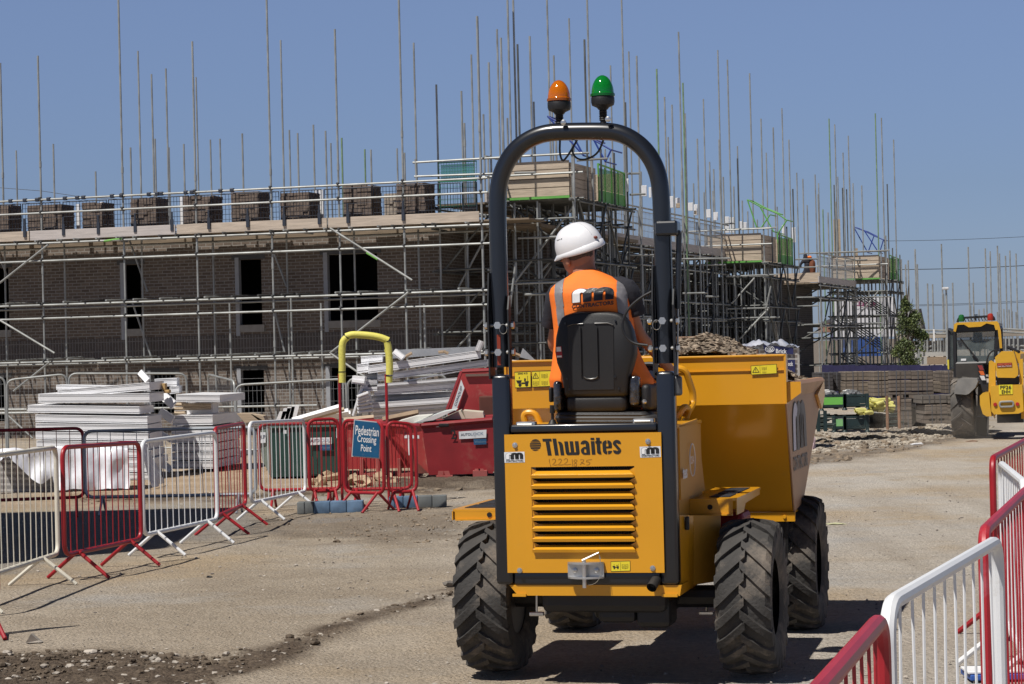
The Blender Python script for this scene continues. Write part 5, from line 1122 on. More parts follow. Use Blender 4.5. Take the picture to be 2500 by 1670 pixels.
J = [((hip.x, YM, zh_), (.15, .11)), ((cxm+.01, YM, zh_+.22), (.15, .10)), ((cxm, YM, zh_+.40), (.12, .075)), ((cxm-.02, YM, nk.z-.10), (.065, .05)), (tuple(nk), .056), ((hd.x, YM+.02, hd.z), (.078, .09)), ((hd.x-.01, YM+.03, hd.z+.09), (.075, .09)),
     ((sL.x+.03, sL.y, sL.z-.04), .036), ((elL.x, elL.y, elL.z), .036), ((haL.x-.02, haL.y-.06, haL.z-.01), .028), ((sR.x-.03, sR.y, sR.z-.04), .036), (tuple(elR), .036), ((haR.x+.02, haR.y-.06, haR.z-.01), .028),
     ((hip.x-.10, YM+.08, zh_-.0), .085), ((hip.x-.19, YM+.50, zh_+.02), .06), ((hip.x-.17, YM+.62, zh_-.40), .042), ((hip.x+.10, YM+.08, zh_), .085), ((hip.x+.20, YM+.50, zh_+.02), .06), ((hip.x+.18, YM+.62, zh_-.40), .042)]
E = [(0, 1), (1, 2), (2, 3), (3, 4), (4, 5), (5, 6), (3, 7), (7, 8), (8, 9), (3, 10), (10, 11), (11, 12), (0, 13), (13, 14), (14, 15), (0, 16), (16, 17), (17, 18)]
# hands: palm then five finger chains wrapped round the wheel rim
def add_hand(wi, hc, s):
    base = len(J); J.append(((hc.x-s*-.0, hc.y-.015, hc.z), (.026, .020))); E.append((wi, base))
    for k, (dz, ln) in enumerate(((.030, .026), (.011, .030), (-.009, .028), (-.027, .022))):
        a = len(J); J.append(((hc.x-s*.006, hc.y+.022, hc.z+dz), .0095)); J.append(((hc.x+s*.018, hc.y+.022+ln*.5, hc.z+dz-.004), .0088)); J.append(((hc.x+s*.032, hc.y+.004, hc.z+dz-.006), .008)); E.extend([(base, a), (a, a+1), (a+1, a+2)])
    a = len(J); J.append(((hc.x+s*.012, hc.y-.02, hc.z+.034), .011)); J.append(((hc.x+s*.026, hc.y-.004, hc.z+.046), .0095)); E.extend([(base, a), (a, a+1)])
add_hand(9, haL, 1); add_hand(12, haR, -1)
body = skin_mesh('body', J, E, SKIN, man, FD, 0, 2)
# face: brow, nose, mouth, eyes and ears; the head is turned to the left and slightly down
Mh = Matrix.Rotation(R(-12), 3, 'Y') @ Matrix.Rotation(R(48), 3, 'Z') @ Matrix.Rotation(R(-10), 3, 'X'); hc = Vector((hd.x-.014, YM+.02, hd.z-.004))
hp_ = lambda x, y, z: hc+Mh @ Vector((x, y, z))
mb = MB(); mb.blob(hp_(0, .005, .0), (.076, .096, .112), 3, 3, .02, M=Mh); mb.blob(hp_(0, .055, -.065), (.050, .045, .050), 4, 2, .03, M=Mh); mb.blob(hp_(0, .102, -.012), (.012, .018, .026), 5, 2, .03, M=Mh); mb.blob(hp_(0, .090, .022), (.052, .014, .010), 6, 2, .02, M=Mh)
part(mb, 'head', SKIN, man, smooth=True, angle=180)
for s in (-1, 1):
    mb = MB(); mb.blob(hp_(s*.079, -.005, -.012), (.010, .020, .033), 7, 2, .08, M=Mh); part(mb, 'ear', SKIN, man, smooth=True, angle=180)
    mb = MB(); mb.blob(hp_(s*.030, .088, .008), (.011, .008, .007), 8, 2, .0, M=Mh); part(mb, 'eye', WHTI, man, smooth=True)
mb = MB(); mb.blob(hp_(0, .098, -.052), (.024, .008, .007), 9, 2, .0, M=Mh); part(mb, 'mouth', pm('lips', (.25, .08, .06), .5), man, smooth=True)
mb = MB(); mb.blob(hp_(0, -.022, .018), (.079, .080, .080), 11, 3, .02, M=Mh); part(mb, 'hair', pm('short_grey_hair', (.10, .08, .07), .9, 0, .4, 60, bump=.8, bs=200), man, smooth=True)
# helmet
he = MB(); Mt = Matrix.Rotation(R(-19), 3, 'Y') @ Matrix.Rotation(R(9), 3, 'X') @ Matrix.Rotation(R(48), 3, 'Z'); hcen = H(q6(872, 1255), YM)+Vector((.0, .0, .014)); hcen.y = YM+.03
rx_, ry_, rz_ = .120, .146, .132; n = 48; rings = []
for i in range(17):
    a = pi/2*i/16; k = cos(a)**.85; rings.append((k, sin(a)))
vs = []; fs = []
for k, s_ in rings:
    for j in range(n):
        t = 2*pi*j/n; rib = 1+.012*max(0, cos(t*2-pi)-.75)*4*k*0; vs.append(Mt @ Vector((rx_*k*cos(t), ry_*k*sin(t), rz_*s_+.0))+hcen)
for i in range(16):
    for j in range(n): fs.append((i*n+j, i*n+(j+1) % n, (i+1)*n+(j+1) % n, (i+1)*n+j))
he.add(vs, fs)
band = [(1.0, .0), (1.03, -.003), (1.06, -.018), (1.035, -.023), (.98, -.018)]; vs = []; fs = []
for k, z in band:
    for j in range(n):
        t = 2*pi*j/n; back = max(0, -sin(t)); front = max(0, sin(t)); zz = z-(.016*back if z < -.01 else 0)-(.006*front if z < -.01 else 0); kk = k+(.0 if z > -.01 else .24*front**2)
        vs.append(Mt @ Vector((rx_*kk*cos(t), ry_*kk*sin(t), zz))+hcen)
for i in range(4):
    for j in range(n): fs.append((i*n+j, (i+1)*n+j, (i+1)*n+(j+1) % n, i*n+(j+1) % n))
he.add(vs, fs); hel = part(he, 'hard_hat', pm('hat_white', (.80, .80, .82), .3, 0, .02, coat=.3), man, smooth=True, angle=60)
mb = MB()
for off_ in (0.0,):
    mb.path([Mt @ Vector((rx_*1.004*cos(a)*0+.0, -ry_*1.004*cos(a)**.85, rz_*1.004*sin(a)))+hcen for a in [pi/2*i/14 for i in range(3, 15)]], .0022, 5)
part(mb, 'hat_ridge', pm('hat_white2', (.7, .7, .72), .4), hel, smooth=True)
mb = MB()
for k in range(4): a = R(165+k*7); e_ = .62; mb.blob(Mt @ Vector((rx_*cos(e_)**.85*cos(a), ry_*cos(e_)**.85*sin(a), rz_*sin(e_)))+hcen, (.004, .004, .004), 1, 1, 0)
part(mb, 'hat_vents', DARK, hel)
bd = H(q6(968, 1225), YM-.1); a = R(-83); e_ = .14; bc = Mt @ Vector((rx_*1.0*cos(e_)*cos(a), ry_*cos(e_)*sin(a), rz_*sin(e_)))+hcen
mb = MB(); mb.blob(bc, (.013, .013, .009), 2, 2, 0); part(mb, 'hat_badge', pm('badge_red', (.16, .03, .015), .5), hel, smooth=True)
# torso clothing: lofted rings from pixel widths
VR = [(985, 760, 1468, .17), (930, 752, 1465, .18), (860, 765, 1425, .17), (780, 775, 1385, .155), (700, 782, 1352, .145), (600, 783, 1335, .14), (520, 775, 1326, .14), (440, 765, 1318, .142), (380, 755, 1312, .142), (335, 750, 1308, .138), (300, 762, 1300, .128), (270, 790, 1280, .115), (245, 830, 1240, .100), (222, 868, 1195, .085), (200, 900, 1150, .072), (180, 922, 1112, .064), (166, 945, 1085, .055)]
def loft(rows, grow=0.0, n=72, ye=YM, flat=.62, lo=0, hi=99):
    pts = []
    rows = rows[lo:hi]; dense = []
    for i in range(len(rows)-1):
        for t in range(4): u = t/4; dense.append(tuple(a*(1-u)+b*u for a, b in zip(rows[i], rows[i+1])))
    dense.append(rows[-1]); vs = []; fs = []
    for (y, a, b_, ry) in dense:
        A = H(q3(a, y), ye); B_ = H(q3(b_, y), ye); cx_ = (A.x+B_.x)/2; rx = (B_.x-A.x)/2+grow; cz = (A.z+B_.z)/2; tilt = (B_.z-A.z)/(B_.x-A.x)
        for j in range(n):
            t = 2*pi*j/n; c, s = cos(t), sin(t); x = rx*math.copysign(abs(c)**flat, c); yy = (ry+grow)*math.copysign(abs(s)**.85, s)
            p = Vector((cx_+x, ye+yy, cz+tilt*x)); p.y += .006*noise.noise(p*Vector((5, 5, 14)).length*0+Vector((p.x*6, p.y*3, p.z*11)))*1.5; vs.append(p)
    k = len(dense)
    for i in range(k-1):
        for j in range(n): fs.append((i*n+j, i*n+(j+1) % n, (i+1)*n+(j+1) % n, (i+1)*n+j))
    return vs, fs, n, k
vs, fs, n_, k_ = loft(VR); mb = MB(); mb.add(vs, fs); vest = part(mb, 'hi_vis_vest', HVO, man, smooth=True, angle=180)
vs2, fs2, _, _ = loft(VR, -.008); mb = MB(); mb.add(vs2, fs2+[tuple(range(72))[::-1], tuple(range((k_-1)*72, k_*72))]); part(mb, 'shirt', SHRT, man, smooth=True, angle=180)
def strip(x0f, x1f, name='reflective_band'):
    vb, fb, n, k = loft(VR, .0035, n=260); mb = MB(); keep = []
    for f in fb:
        c = sum((vb[i] for i in f), Vector())/4
        if c.y > YM: continue
        # pixel columns of the tape, measured down the back
        z = c.z; zt4 = H(q3(800, 250), YM).z; zb4 = H(q3(800, 500), YM).z; u = (zt4-z)/(zt4-zb4)
        xa = H(q3(x0f[0]+(x0f[1]-x0f[0])*u, 400), YM-.12).x; xb = H(q3(x1f[0]+(x1f[1]-x1f[0])*u, 400), YM-.12).x
        if xa <= c.x <= xb: keep.append(f)
    mb.add(vb, keep); part(mb, name, REFL, vest, smooth=True, recalc=False)
strip((772, 795), (838, 852)); strip((1205, 1225), (1268, 1282))
VQ = tuple(H(q3(*p), YM-.182) for p in ((892, 440), (1180, 408), (1174, 280), (888, 300)))
from mathutils.bvhtree import BVHTree
_bv = BVHTree.FromPolygons([tuple(v) for v in vs], [tuple(f) for f in fs]); _vn = (VQ[1]-VQ[0]).cross(VQ[3]-VQ[0]).normalized()
def on_vest(mb):
    for i, v in enumerate(mb.v):
        l_ = (v-VQ[0]).dot(_vn); h_ = _bv.ray_cast(Vector((v.x, YM-1, v.z)), Vector((0, 1, 0)))
        if h_[0] is not None: mb.v[i] = Vector((v.x, h_[0].y-.002-l_*1.2, v.z))
rm_logo(vest, VQ, FD, .002, WHTI, pm('black_foil', (.022, .022, .026), .4, 0, .3, 40, bump=.15, bs=50), post=on_vest)
def sleeve(s0, e0, k, r0, r1, name, mat, parent=man):
    mb = MB(); a = Vector(s0); b_ = a.lerp(Vector(e0), k); n = 8; pts = [Vector((a.x+(.10 if a.x < cxm else -.10), a.y, a.z+.035)), Vector((a.x+(.05 if a.x < cxm else -.05), a.y, a.z+.022))]+[a.lerp(b_, i/n)+Vector((0, 0, .004*sin(i*2.2))) for i in range(n+1)]; mb.path(pts, 0, 16, True, [r0*.55, r0*.85]+[r0*(1-.08*(i == 0))+(r1-r0)*i/n+.003*sin(i*3) for i in range(n+1)]); return part(mb, name, mat, parent, smooth=True)
sleeve(H(q3(800, 335), YM), H(q3(752, 560), YM+.05), 1.0, .062, .050, 'sleeve', SHRT); sleeve(H(q3(1288, 305), YM), H(q3(1350, 480), YM+.04), 1.0, .064, .054, 'sleeve', SHRT)
for s, (a, b_, c) in ((-1, (13, 14, 15)), (1, (16, 17, 18))):
    A, B_, C = Vector(J[a][0]), Vector(J[b_][0]), Vector(J[c][0]); mb = MB(); mb.path(smoothpts([A-Vector((0, .05, 0)), A, B_, C, C+Vector((0, 0, -.03))]), 0, 14, True, None) if False else None
    pts = smoothpts([A-Vector((0, .06, 0)), A, B_, C]); mb.path(pts, .1, 14, True, [.115-.045*i/(len(pts)-1) for i in range(len(pts))]); part(mb, 'trouser_leg', HVO, man, smooth=True)
    mb = MB(); mb.rbox(C+Vector((0, .06, -.055)), (.10, .27, .10), .035, seg=3); part(mb, 'boot', RUBC, man, smooth=True)
# ================================================================ pedestrian barriers
def barrier_w(a, b, Ha, Hb, mat, label, nb=12, zb=.21, r=.0195, feet=(.16, .84), group='pedestrian barriers', foot=.27, cr=.10):
    a = Vector((a[0], a[1])); b = Vector((b[0], b[1])); L = (b-a).length; rz = math.atan2(b.y-a.y, b.x-a.x); f = Frame((a.x, a.y, 0), rz)
    t = thing('pedestrian_barrier', label, 'barrier', (a.x, a.y, 0), rz, group)
    mb = MB(); mb.path(roundpath([(0, 0, zb), (0, 0, Ha), (L, 0, Hb), (L, 0, zb)], cr, 6, closed=True), r, 10, closed=True); mb.build('frame', mat, t, smooth=True, frame=f)
    rr = random.Random(int(abs(a.x*1000)))
    for k in range(1, nb+1):
        u = k/(nb+1); x = L*u; z1 = Ha+(Hb-Ha)*u; be = rr.uniform(-.006, .006); mb = MB(); mb.path([(x, 0, zb+.005), (x+be, be, (zb+z1)/2), (x, 0, z1-.005)], .0045, 5, cap=False); mb.build('bar', mat, t, frame=f, smooth=True)
    for u in feet:
        x = L*u; mb = MB()
        for s in (-1, 1): mb.path([(x, s*.008, zb+.005), (x+.01*s, s*foot, .008)], .0, 8, True, [.017, .015])
        mb.build('foot', mat, t, smooth=True, frame=f)
    return t, f, L
def barrier(lb, rb, lt, rt, mat, label, **k):
    out = []
    for (x, y), tp in ((lb, lt), (rb, rt)):
        d = (CH-.21)*F/(y-YH(x)); p = P(x, y, d); out.append((p.x, d, CH-(tp-YH(x))*d/F))
    (xa, da, ha), (xb, db, hb_) = out
    return barrier_w((xa, da), (xb, db), min(1.2, max(.9, ha)), min(1.2, max(.9, hb_)), mat, label, **k)
barrier((-140, 1442), (142, 1351), 1130, 1092, CREP, 'cream white barrier at the left edge of the photo, its feet scuffed', nb=18)
barrier((158, 1355), (345, 1315), 1092, 1080, REDP, 'red barrier, front row, second from the left, in front of the white sheeted pile')
barrier((351, 1306), (531, 1267), 1078, 1055, WHTP, 'clean white barrier, front row, third from the left')
barrier((529, 1260), (600, 1230), 1046, 1033, REDP, 'red barrier seen almost end on between the two white front barriers', nb=9)
barrier((613, 1227), (746, 1199), 1032, 1025, WHTP, 'white barrier, front row, nearest the pedestrian crossing gate')
barrier((756, 1200), (830, 1197), 1025, 1022, REDP, 'narrow red barrier left of the left yellow foam post', nb=6)
barrier((635, 1197), (836, 1192), 1036, 1033, REDP, 'long red barrier in the second row behind the white barrier and green skip', nb=7, foot=.2)
barrier((842, 1202), (938, 1204), 1025, 1031, REDP, 'red gate barrier carrying the blue pedestrian crossing sign', nb=8)
barrier((949, 1202), (1018, 1199), 1029, 1036, REDP, 'red barrier right of the right yellow foam post', nb=6)
barrier((846, 1195), (1006, 1192), 1033, 1042, REDP, 'red barrier in the second row behind the blue sign', nb=9, foot=.2)
barrier((-190, 1228), (206, 1213), 1056, 1045, REDP, 'long red barrier in the back row at the left edge, before the sheeted pile', nb=11, feet=(.2, .95))
barrier((209, 1214), (625, 1206), 1053, 1043, pm('galvanised_barrier', (.42, .45, .48), .4, .6, .1), 'galvanised grey barrier in the back row in front of the white stacks', nb=12, feet=(.10, .9), foot=.12)
barrier((-330, 1500), (-6, 1470), 1170, 1150, REDP, 'red barrier mostly outside the left edge, one foot in view', nb=10, feet=(.1, .92))
# right hand run
W2 = dict(group='barriers along the right edge')
barrier_w((.30, 3.30), (.865, 5.38), 1.05, 1.05, pm('scuffed_red_paint', (.40, .02, .03), .4, 0, .15, 4, dirt=(.45, .20, .24), damt=.35, ds=4), 'nearest red barrier at the bottom right, top rail scuffed pink', nb=14, **W2, r=.0215)
barrier_w((.925, 5.66), (1.585, 7.44), 1.05, 1.05, WHTP, 'large white barrier at the bottom right beside the nearest red one', nb=10, **W2, r=.0215)
barrier_w((1.615, 7.80), (2.27, 10.0), 1.05, 1.05, _mats['scuffed_red_paint'], 'red barrier at the right edge behind the large white one', nb=13, **W2, r=.021)
barrier_w((2.36, 10.45), (2.63, 12.2), 1.05, 1.05, WHTP, 'white barrier at the right edge between two red ones', nb=12, **W2)
barrier_w((2.70, 12.75), (3.43, 15.1), 1.05, 1.05, REDP, 'farther red barrier at the right edge under the telehandler', nb=12, **W2)
barrier_w((3.45, 15.2), (4.05, 17.1), 1.05, 1.05, WHTP, 'farthest white barrier, only its corner post inside the right edge', nb=12, **W2)
barrier_w((2.42, 9.3), (2.75, 11.2), 1.03, 1.03, REDP, 'red barrier standing doubled up behind the right edge row', nb=12, **W2)
bm_ = G(2415, 1655); mb = MB(); mb.rbox((bm_.x+.06, bm_.y, .02), (.36, .26, .03), .006); mb.cur = 0; o = mb.build('sign_board', pm('blue_white_board', (.03, .10, .38), .5), None, frame=WORLD); tag(o, 'flat blue board lying on the ground under the right hand barriers', 'board')
mb = MB(); mb.rbox((bm_.x+.04, bm_.y-.02, .045), (.34, .20, .014), .004); o = mb.build('white_board', WHTI, None, frame=WORLD); tag(o, 'white board lying on top of the flat blue board at the bottom right', 'board')
# ================================================================ crossing gate
z2 = ZC(560, 780, 2.852)
dg_ = 9350/(1231-YH(835)); FOAM = pm('yellow_foam', (.70, .64, .13), .6, 0, .06, 10, bump=.2, bs=40); TAPE = pm('black_tape', (.02, .02, .02), .5)
gt = thing('crossing_gateway', 'tall red gateway with yellow foam padding round its top, over the pedestrian crossing', 'gateway', P(890, 1235, dg_).xy.to_3d(), 0)
lx = P(833, 1100, dg_).x; rx2 = P(947, 1100, dg_).x
ztop = lambda px: P(px[0], px[1], dg_).z
for x, zz in ((lx, z2(783, 440)), (rx2, z2(1112, 440))): mb = MB(); mb.tube((x, dg_, .0), (x, dg_, ztop(zz)+.1), .0175, 10); mb.build('post', REDP, gt, smooth=True, frame=WORLD)
def foam(ps, r=.041):
    mb = MB(); mb.path(smoothpts([P(*z2(*p), dg_) for p in ps]), r, 14); mb.build('foam_tube', FOAM, gt, smooth=True, frame=WORLD)
foam(((785, 362), (785, 290), (783, 220), (787, 165), (800, 140), (822, 122))); foam(((785, 440), (785, 368)), .042); foam(((812, 120), (850, 106), (900, 106), (980, 112), (1050, 124), (1108, 148)), .043)
foam(((1098, 158), (1108, 200), (1112, 260), (1116, 330), (1114, 385)), .042); foam(((1113, 440), (1112, 395)), .040)
for p in ((785, 365), (1113, 392), (818, 122), (1104, 152)):
    c = P(*z2(*p), dg_); mb = MB(); M = Matrix.Rotation(R(0 if p[1] > 300 else (45 if p[0] < 900 else -35)), 3, 'Y'); mb.lathe([(.044, -.006), (.044, .006)], c, 14, M); mb.build('tape', TAPE, gt, smooth=True, frame=WORLD)
mb = MB(); mb.prism([P(*z2(*p), dg_-.03) for p in ((1078, 210), (1092, 200), (1110, 300), (1100, 300))], (0, .03, 0)); mb.build('torn_flap', FOAM, gt, frame=WORLD)
mb = MB(); c = P(*z2(1093, 960), dg_-.02); mb.rbox(c, (.045, .05, .42), .01); mb.build('hinge_sleeve', pm('old_black_metal', (.05, .04, .035), .6, .3), gt, frame=WORLD)
# sign
SIGB = pm('sign_blue', (.008, .095, .215), .45, 0, .1, dirt=(.15, .16, .16), damt=.05, ds=12)
dsg = 24.98; sg = [P(*z2(*p), dsg) for p in ((850, 955), (1045, 970), (1055, 715), (868, 695))]
sgt = thing('crossing_sign', 'blue sign reading Pedestrian Crossing Point tied to the red gate barrier', 'sign', (sg[0].x, dsg, sg[0].z), 0)
mb = MB(); mb.plate(sg, -.006); mb.build('sign_plate', pm('sign_edge_white', (.6, .6, .6), .4), sgt, frame=WORLD)
mb = MB(); put2d(mb, [(.03, .025), (.97, .025), (.97, .975), (.03, .975)], [(0, 1, 2, 3)], sg, .0075); mb.build('sign_face', SIGB, sgt, frame=WORLD, recalc=False)
mb = MB(); text_on(mb, 'Pedestrian', sub(sg, .08, .60, .94, .85), .009, bold=.012); text_on(mb, 'Crossing', sub(sg, .17, .35, .86, .60), .009, bold=.012); text_on(mb, 'Point', sub(sg, .32, .165, .70, .35), .009, bold=.012); mb.build('lettering', WHTI, sgt, frame=WORLD, recalc=False)
for (x0, y0, x1, y1, lb) in ((470, 1355, 930, 1275, 'long blue and grey rubber base block at the foot of the left gateway post'), (1110, 1315, 1512, 1256, 'grey blue rubber base block behind the right gateway post')):
    d = (CH-.0)*F/(z2(x0, y0)[1]-YH(z2(x0, y0)[0])); a = P(*z2(x0, y0), d); b_ = P(*z2(x1, y1), d); n = 4; t = thing('base_block', lb, 'base block', ((a.x+b_.x)/2, d, 0), 0)
    w = (b_.x-a.x)/n; h = max(.13, b_.z)
    for i in range(n):
        mt = pm('faded_blue_rubber', (.10, .17, .27), .7, 0, .35, 7, dirt=(.22, .2, .18), damt=.2) if (i in (1, 2, 3) if x0 < 600 else i < 2) else pm('grey_rubber_block', (.13, .14, .14), .8, 0, .2, 7, dirt=(.22, .2, .18), damt=.2)
        mb = MB(); mb.rbox((a.x+w*(i+.5), d+.1, h/2), (w-.006, .2, h), .008, seg=2); mb.build('block', mt, t, frame=WORLD, smooth=True)
# ================================================================ skips
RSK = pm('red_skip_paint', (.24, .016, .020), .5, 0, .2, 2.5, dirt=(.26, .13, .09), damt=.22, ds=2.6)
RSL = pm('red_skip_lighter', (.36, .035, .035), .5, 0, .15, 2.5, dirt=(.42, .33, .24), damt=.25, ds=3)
zp = ZC(840, 820, 4.1275); STW = pm('sticker_white2', (.68, .70, .72), .5); STB = pm('sticker_blue', (.02, .09, .20), .5)
def pg(Z, pts, d): return [P(*Z(*p), d) for p in pts]
def skip_decal(parent, q, txt, col, back=STW, lift=.003, box_=(.06, .3, .94, .72), bold=.02):
    mb = MB(); put2d(mb, [(0, 0), (1, 0), (1, 1), (0, 1)], [(0, 1, 2, 3)], q, lift); o = mb.build('sticker', back, parent, frame=WORLD, recalc=False)
    if txt:
        mb = MB(); text_on(mb, txt, sub(q, *box_), lift+.002, bold=bold); mb.build('lettering', col, o, frame=WORLD, recalc=False)
    return o
INKB = pm('ink_dark_blue', (.02, .035, .07), .5); INKL = pm('ink_light_blue', (.25, .33, .42), .5)
s2 = thing('red_skip', 'big red waste skip marked 2, right behind the dumper roll bar, heaped with white boards', 'skip', P(1120, 1160, 31.5).xy.to_3d(), 0, 'tipping skips behind the barriers')
d2 = 31.0
ft = pg(zp, ((780, 905), (1492, 845), (1500, 1370), (852, 1387)), d2); bk_ = [p+Vector((.0, 1.45, 0)) for p in ft]
mb = MB()
for i, j in ((0, 1), (1, 2), (2, 3)): mb.plate([ft[i], ft[j], bk_[j], bk_[i]], .02)
mb.plate(ft, .02); mb.plate(bk_, .02); mb.build('body', RSK, s2, frame=WORLD)
en = [P(*zp(780, 905), d2), P(*zp(852, 1387), d2), P(*zp(720, 1385), d2+.9), P(*zp(470, 1010), d2+1.3), P(*zp(395, 885), d2+1.35)]
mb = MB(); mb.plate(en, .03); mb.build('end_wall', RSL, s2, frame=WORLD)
mb = MB(); mb.tube(ft[0]+Vector((0, -.01, 0)), ft[1]+Vector((0, -.01, 0)), .035, 8); mb.tube(ft[0], en[4], .03, 8); mb.tube(bk_[0], bk_[1], .035, 8); mb.build('rim', RSK, s2, frame=WORLD, smooth=True)
for (x0, x1, y0, y1) in ((930, 1092, 1360, 1462), (1298, 1440, 1338, 1412)):
    a = P(*zp(x0, y1), d2-.15); b_ = P(*zp(x1, y0), d2-.15); mb = MB(); y = d2-.15; zl_ = a.z; zh2 = b_.z
    mb.plate([(a.x+.03, y, zh2), (a.x+.10, y, zh2), (a.x+.09, y, zl_), (a.x, y, zl_)], .03); mb.plate([(b_.x-.12, y, zh2), (b_.x-.05, y, zh2), (b_.x, y, zl_), (b_.x-.08, y, zl_)], .03)
    mb.bb(a.x, b_.x, y-.02, y+.3, zl_-.01, zl_+.07); mb.build('fork_foot', pm('red_foot', (.36, .09, .08), .6, dirt=(.4, .3, .2), damt=.2), s2, frame=WORLD)
fq = lambda *p: tuple(P(*zp(*q), d2-.02) for q in p)
o = skip_decal(s2, fq((1160, 1040), (1432, 1026), (1435, 945), (1155, 965)), 'AUTO', INKB, box_=(.07, .38, .42, .72)); mb = MB(); text_on(mb, 'LOCK', sub(fq((1160, 1040), (1432, 1026), (1435, 945), (1155, 965)), .43, .38, .90, .74), .006, bold=.01); text_on(mb, 'by', sub(fq((1160, 1040), (1432, 1026), (1435, 945), (1155, 965)), .56, .14, .62, .28), .006); mb.build('lettering', INKL, o, frame=WORLD, recalc=False)
skip_decal(s2, fq((1307, 1098), (1434, 1092), (1434, 1036), (1305, 1040)), 'Vision', pm('ink_faint', (.12, .22, .33), .5), STB)
mb = MB(); text_on(mb, '2', fq((1078, 1042), (1132, 1040), (1128, 945), (1074, 948)), .003, bold=.02); mb.build('lettering', BLKI, s2, frame=WORLD, recalc=False)
skip_decal(s2, fq((928, 920), (958, 920), (958, 885), (928, 886)), None, None); mb = MB(); mb.rbox(P(*zp(1005, 900), d2-.03), (.14, .04, .05), .01); mb.build('latch', RUBC, s2, frame=WORLD)
eq = (P(*zp(565, 1030), d2+.92), P(*zp(760, 1035), d2+.15), P(*zp(752, 910), d2+.15), P(*zp(555, 912), d2+.92))
skip_decal(s2, eq, 'CONQ', INKB, box_=(.06, .24, .62, .76)); 
mb = MB(); put2d(mb, [(.42, -1.4), (.62, -1.4), (.62, 0), (.42, 0)], [(0, 1, 2, 3)], eq, .012); mb.build('torn_sticker', STW, s2, frame=WORLD, recalc=False)
s3 = thing('red_skip', 'tipped up red skip standing behind the big red skip, with lettering up its slanted edge', 'skip', P(1160, 1000, 33.6).xy.to_3d(), 0, 'tipping skips behind the barriers')
tp = pg(zp, ((1045, 745), (1500, 770), (1500, 348), (1190, 362)), 33.2); mb = MB(); mb.plate(tp, .03)
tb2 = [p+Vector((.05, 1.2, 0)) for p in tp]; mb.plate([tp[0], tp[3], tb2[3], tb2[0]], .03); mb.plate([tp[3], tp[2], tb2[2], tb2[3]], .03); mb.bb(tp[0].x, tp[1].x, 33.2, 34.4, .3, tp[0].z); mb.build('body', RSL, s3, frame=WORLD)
mb = MB(); mb.tube(tp[0], tp[3], .035, 8); mb.tube(tp[3], tp[2], .04, 8); mb.build('rim', RSK, s3, frame=WORLD, smooth=True)
mb = MB(); mb.bb(tp[3].x+.05, tp[2].x, 33.12, 33.16, P(*zp(1300, 408), 33.2).z, P(*zp(1300, 382), 33.2).z); mb.build('dirty_ledge', pm('ledge_brown', (.16, .10, .08), .8), s3, frame=WORLD)
mb = MB(); c = P(*zp(1450, 760), 33.0); mb.rbox(c, (.25, .1, .45), .02); mb.build('hinge', pm('rust_brown', (.10, .03, .02), .8), s3, frame=WORLD)
dq = pg(zp, ((1085, 745), (1130, 748), (1212, 520), (1188, 440)), 33.15); q_ = (dq[0], dq[3], Vector(dq[3])+Vector((-.0, 0, 0)), dq[0])
qq = (P(*zp(1128, 755), 33.12), P(*zp(1213, 525), 33.12), P(*zp(1180, 440), 33.12), P(*zp(1083, 745), 33.12)); skip_decal(s3, qq, 'CONQUIP', INKB, box_=(.16, .22, .88, .75))
s1 = thing('red_skip', 'smaller red skip behind the crossing gate and the blue sign', 'skip', P(900, 1150, 32.5).xy.to_3d(), 0, 'tipping skips behind the barriers')
d1 = 32.4; f1 = pg(zp, ((20, 890), (450, 885), (720, 1330), (60, 1345)), d1); mb = MB(); mb.plate(f1, .03)
b1_ = [p+Vector((0, 1.3, 0)) for p in f1]
for i, j in ((0, 1), (1, 2), (3, 0)): mb.plate([f1[i], f1[j], b1_[j], b1_[i]], .03)
mb.build('body', RSL, s1, frame=WORLD); mb = MB(); mb.tube(f1[0], f1[1], .035, 8); mb.build('rim', RSK, s1, frame=WORLD, smooth=True)
for x0 in (160, 540): a = P(*zp(x0, 1420), d1-.1); mb = MB(); mb.bb(a.x, a.x+.05, d1-.1, d1+.2, a.z, a.z+.26); mb.bb(a.x+.23, a.x+.28, d1-.1, d1+.2, a.z, a.z+.26); mb.bb(a.x+.055, a.x+.225, d1-.1, d1+.2, a.z, a.z+.05); mb.build('fork_foot', _mats['red_foot'], s1, frame=WORLD)
skip_decal(s1, tuple(P(*z2(*p), d1-.03) for p in ((745, 825), (790, 825), (790, 752), (745, 755))), 'CO', INKB, box_=(.1, .25, .9, .75))
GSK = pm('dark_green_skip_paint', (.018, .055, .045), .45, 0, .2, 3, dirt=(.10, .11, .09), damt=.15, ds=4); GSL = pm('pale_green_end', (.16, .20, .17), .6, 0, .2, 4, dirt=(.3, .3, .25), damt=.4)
s4 = thing('green_skip', 'dark green waste skip behind the white barrier, left of the red skips', 'skip', P(740, 1160, 33.4).xy.to_3d(), 0, 'tipping skips behind the barriers')
d4 = 32.6; f4 = pg(z2, ((285, 755), (742, 745), (742, 1085), (302, 1098)), d4); b4 = [p+Vector((0, 1.4, 0)) for p in f4]
mb = MB(); mb.plate(f4, .03); mb.plate([f4[1], f4[2], b4[2], b4[1]], .02); mb.plate(b4, .02); mb.plate([f4[3], f4[2], b4[2], b4[3]], .02); mb.build('body', GSK, s4, frame=WORLD)
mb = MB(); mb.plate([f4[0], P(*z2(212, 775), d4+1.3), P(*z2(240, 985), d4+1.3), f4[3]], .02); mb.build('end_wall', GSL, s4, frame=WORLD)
mb = MB(); mb.tube(f4[0], f4[1], .03, 8); mb.build('rim', GSK, s4, frame=WORLD, smooth=True)
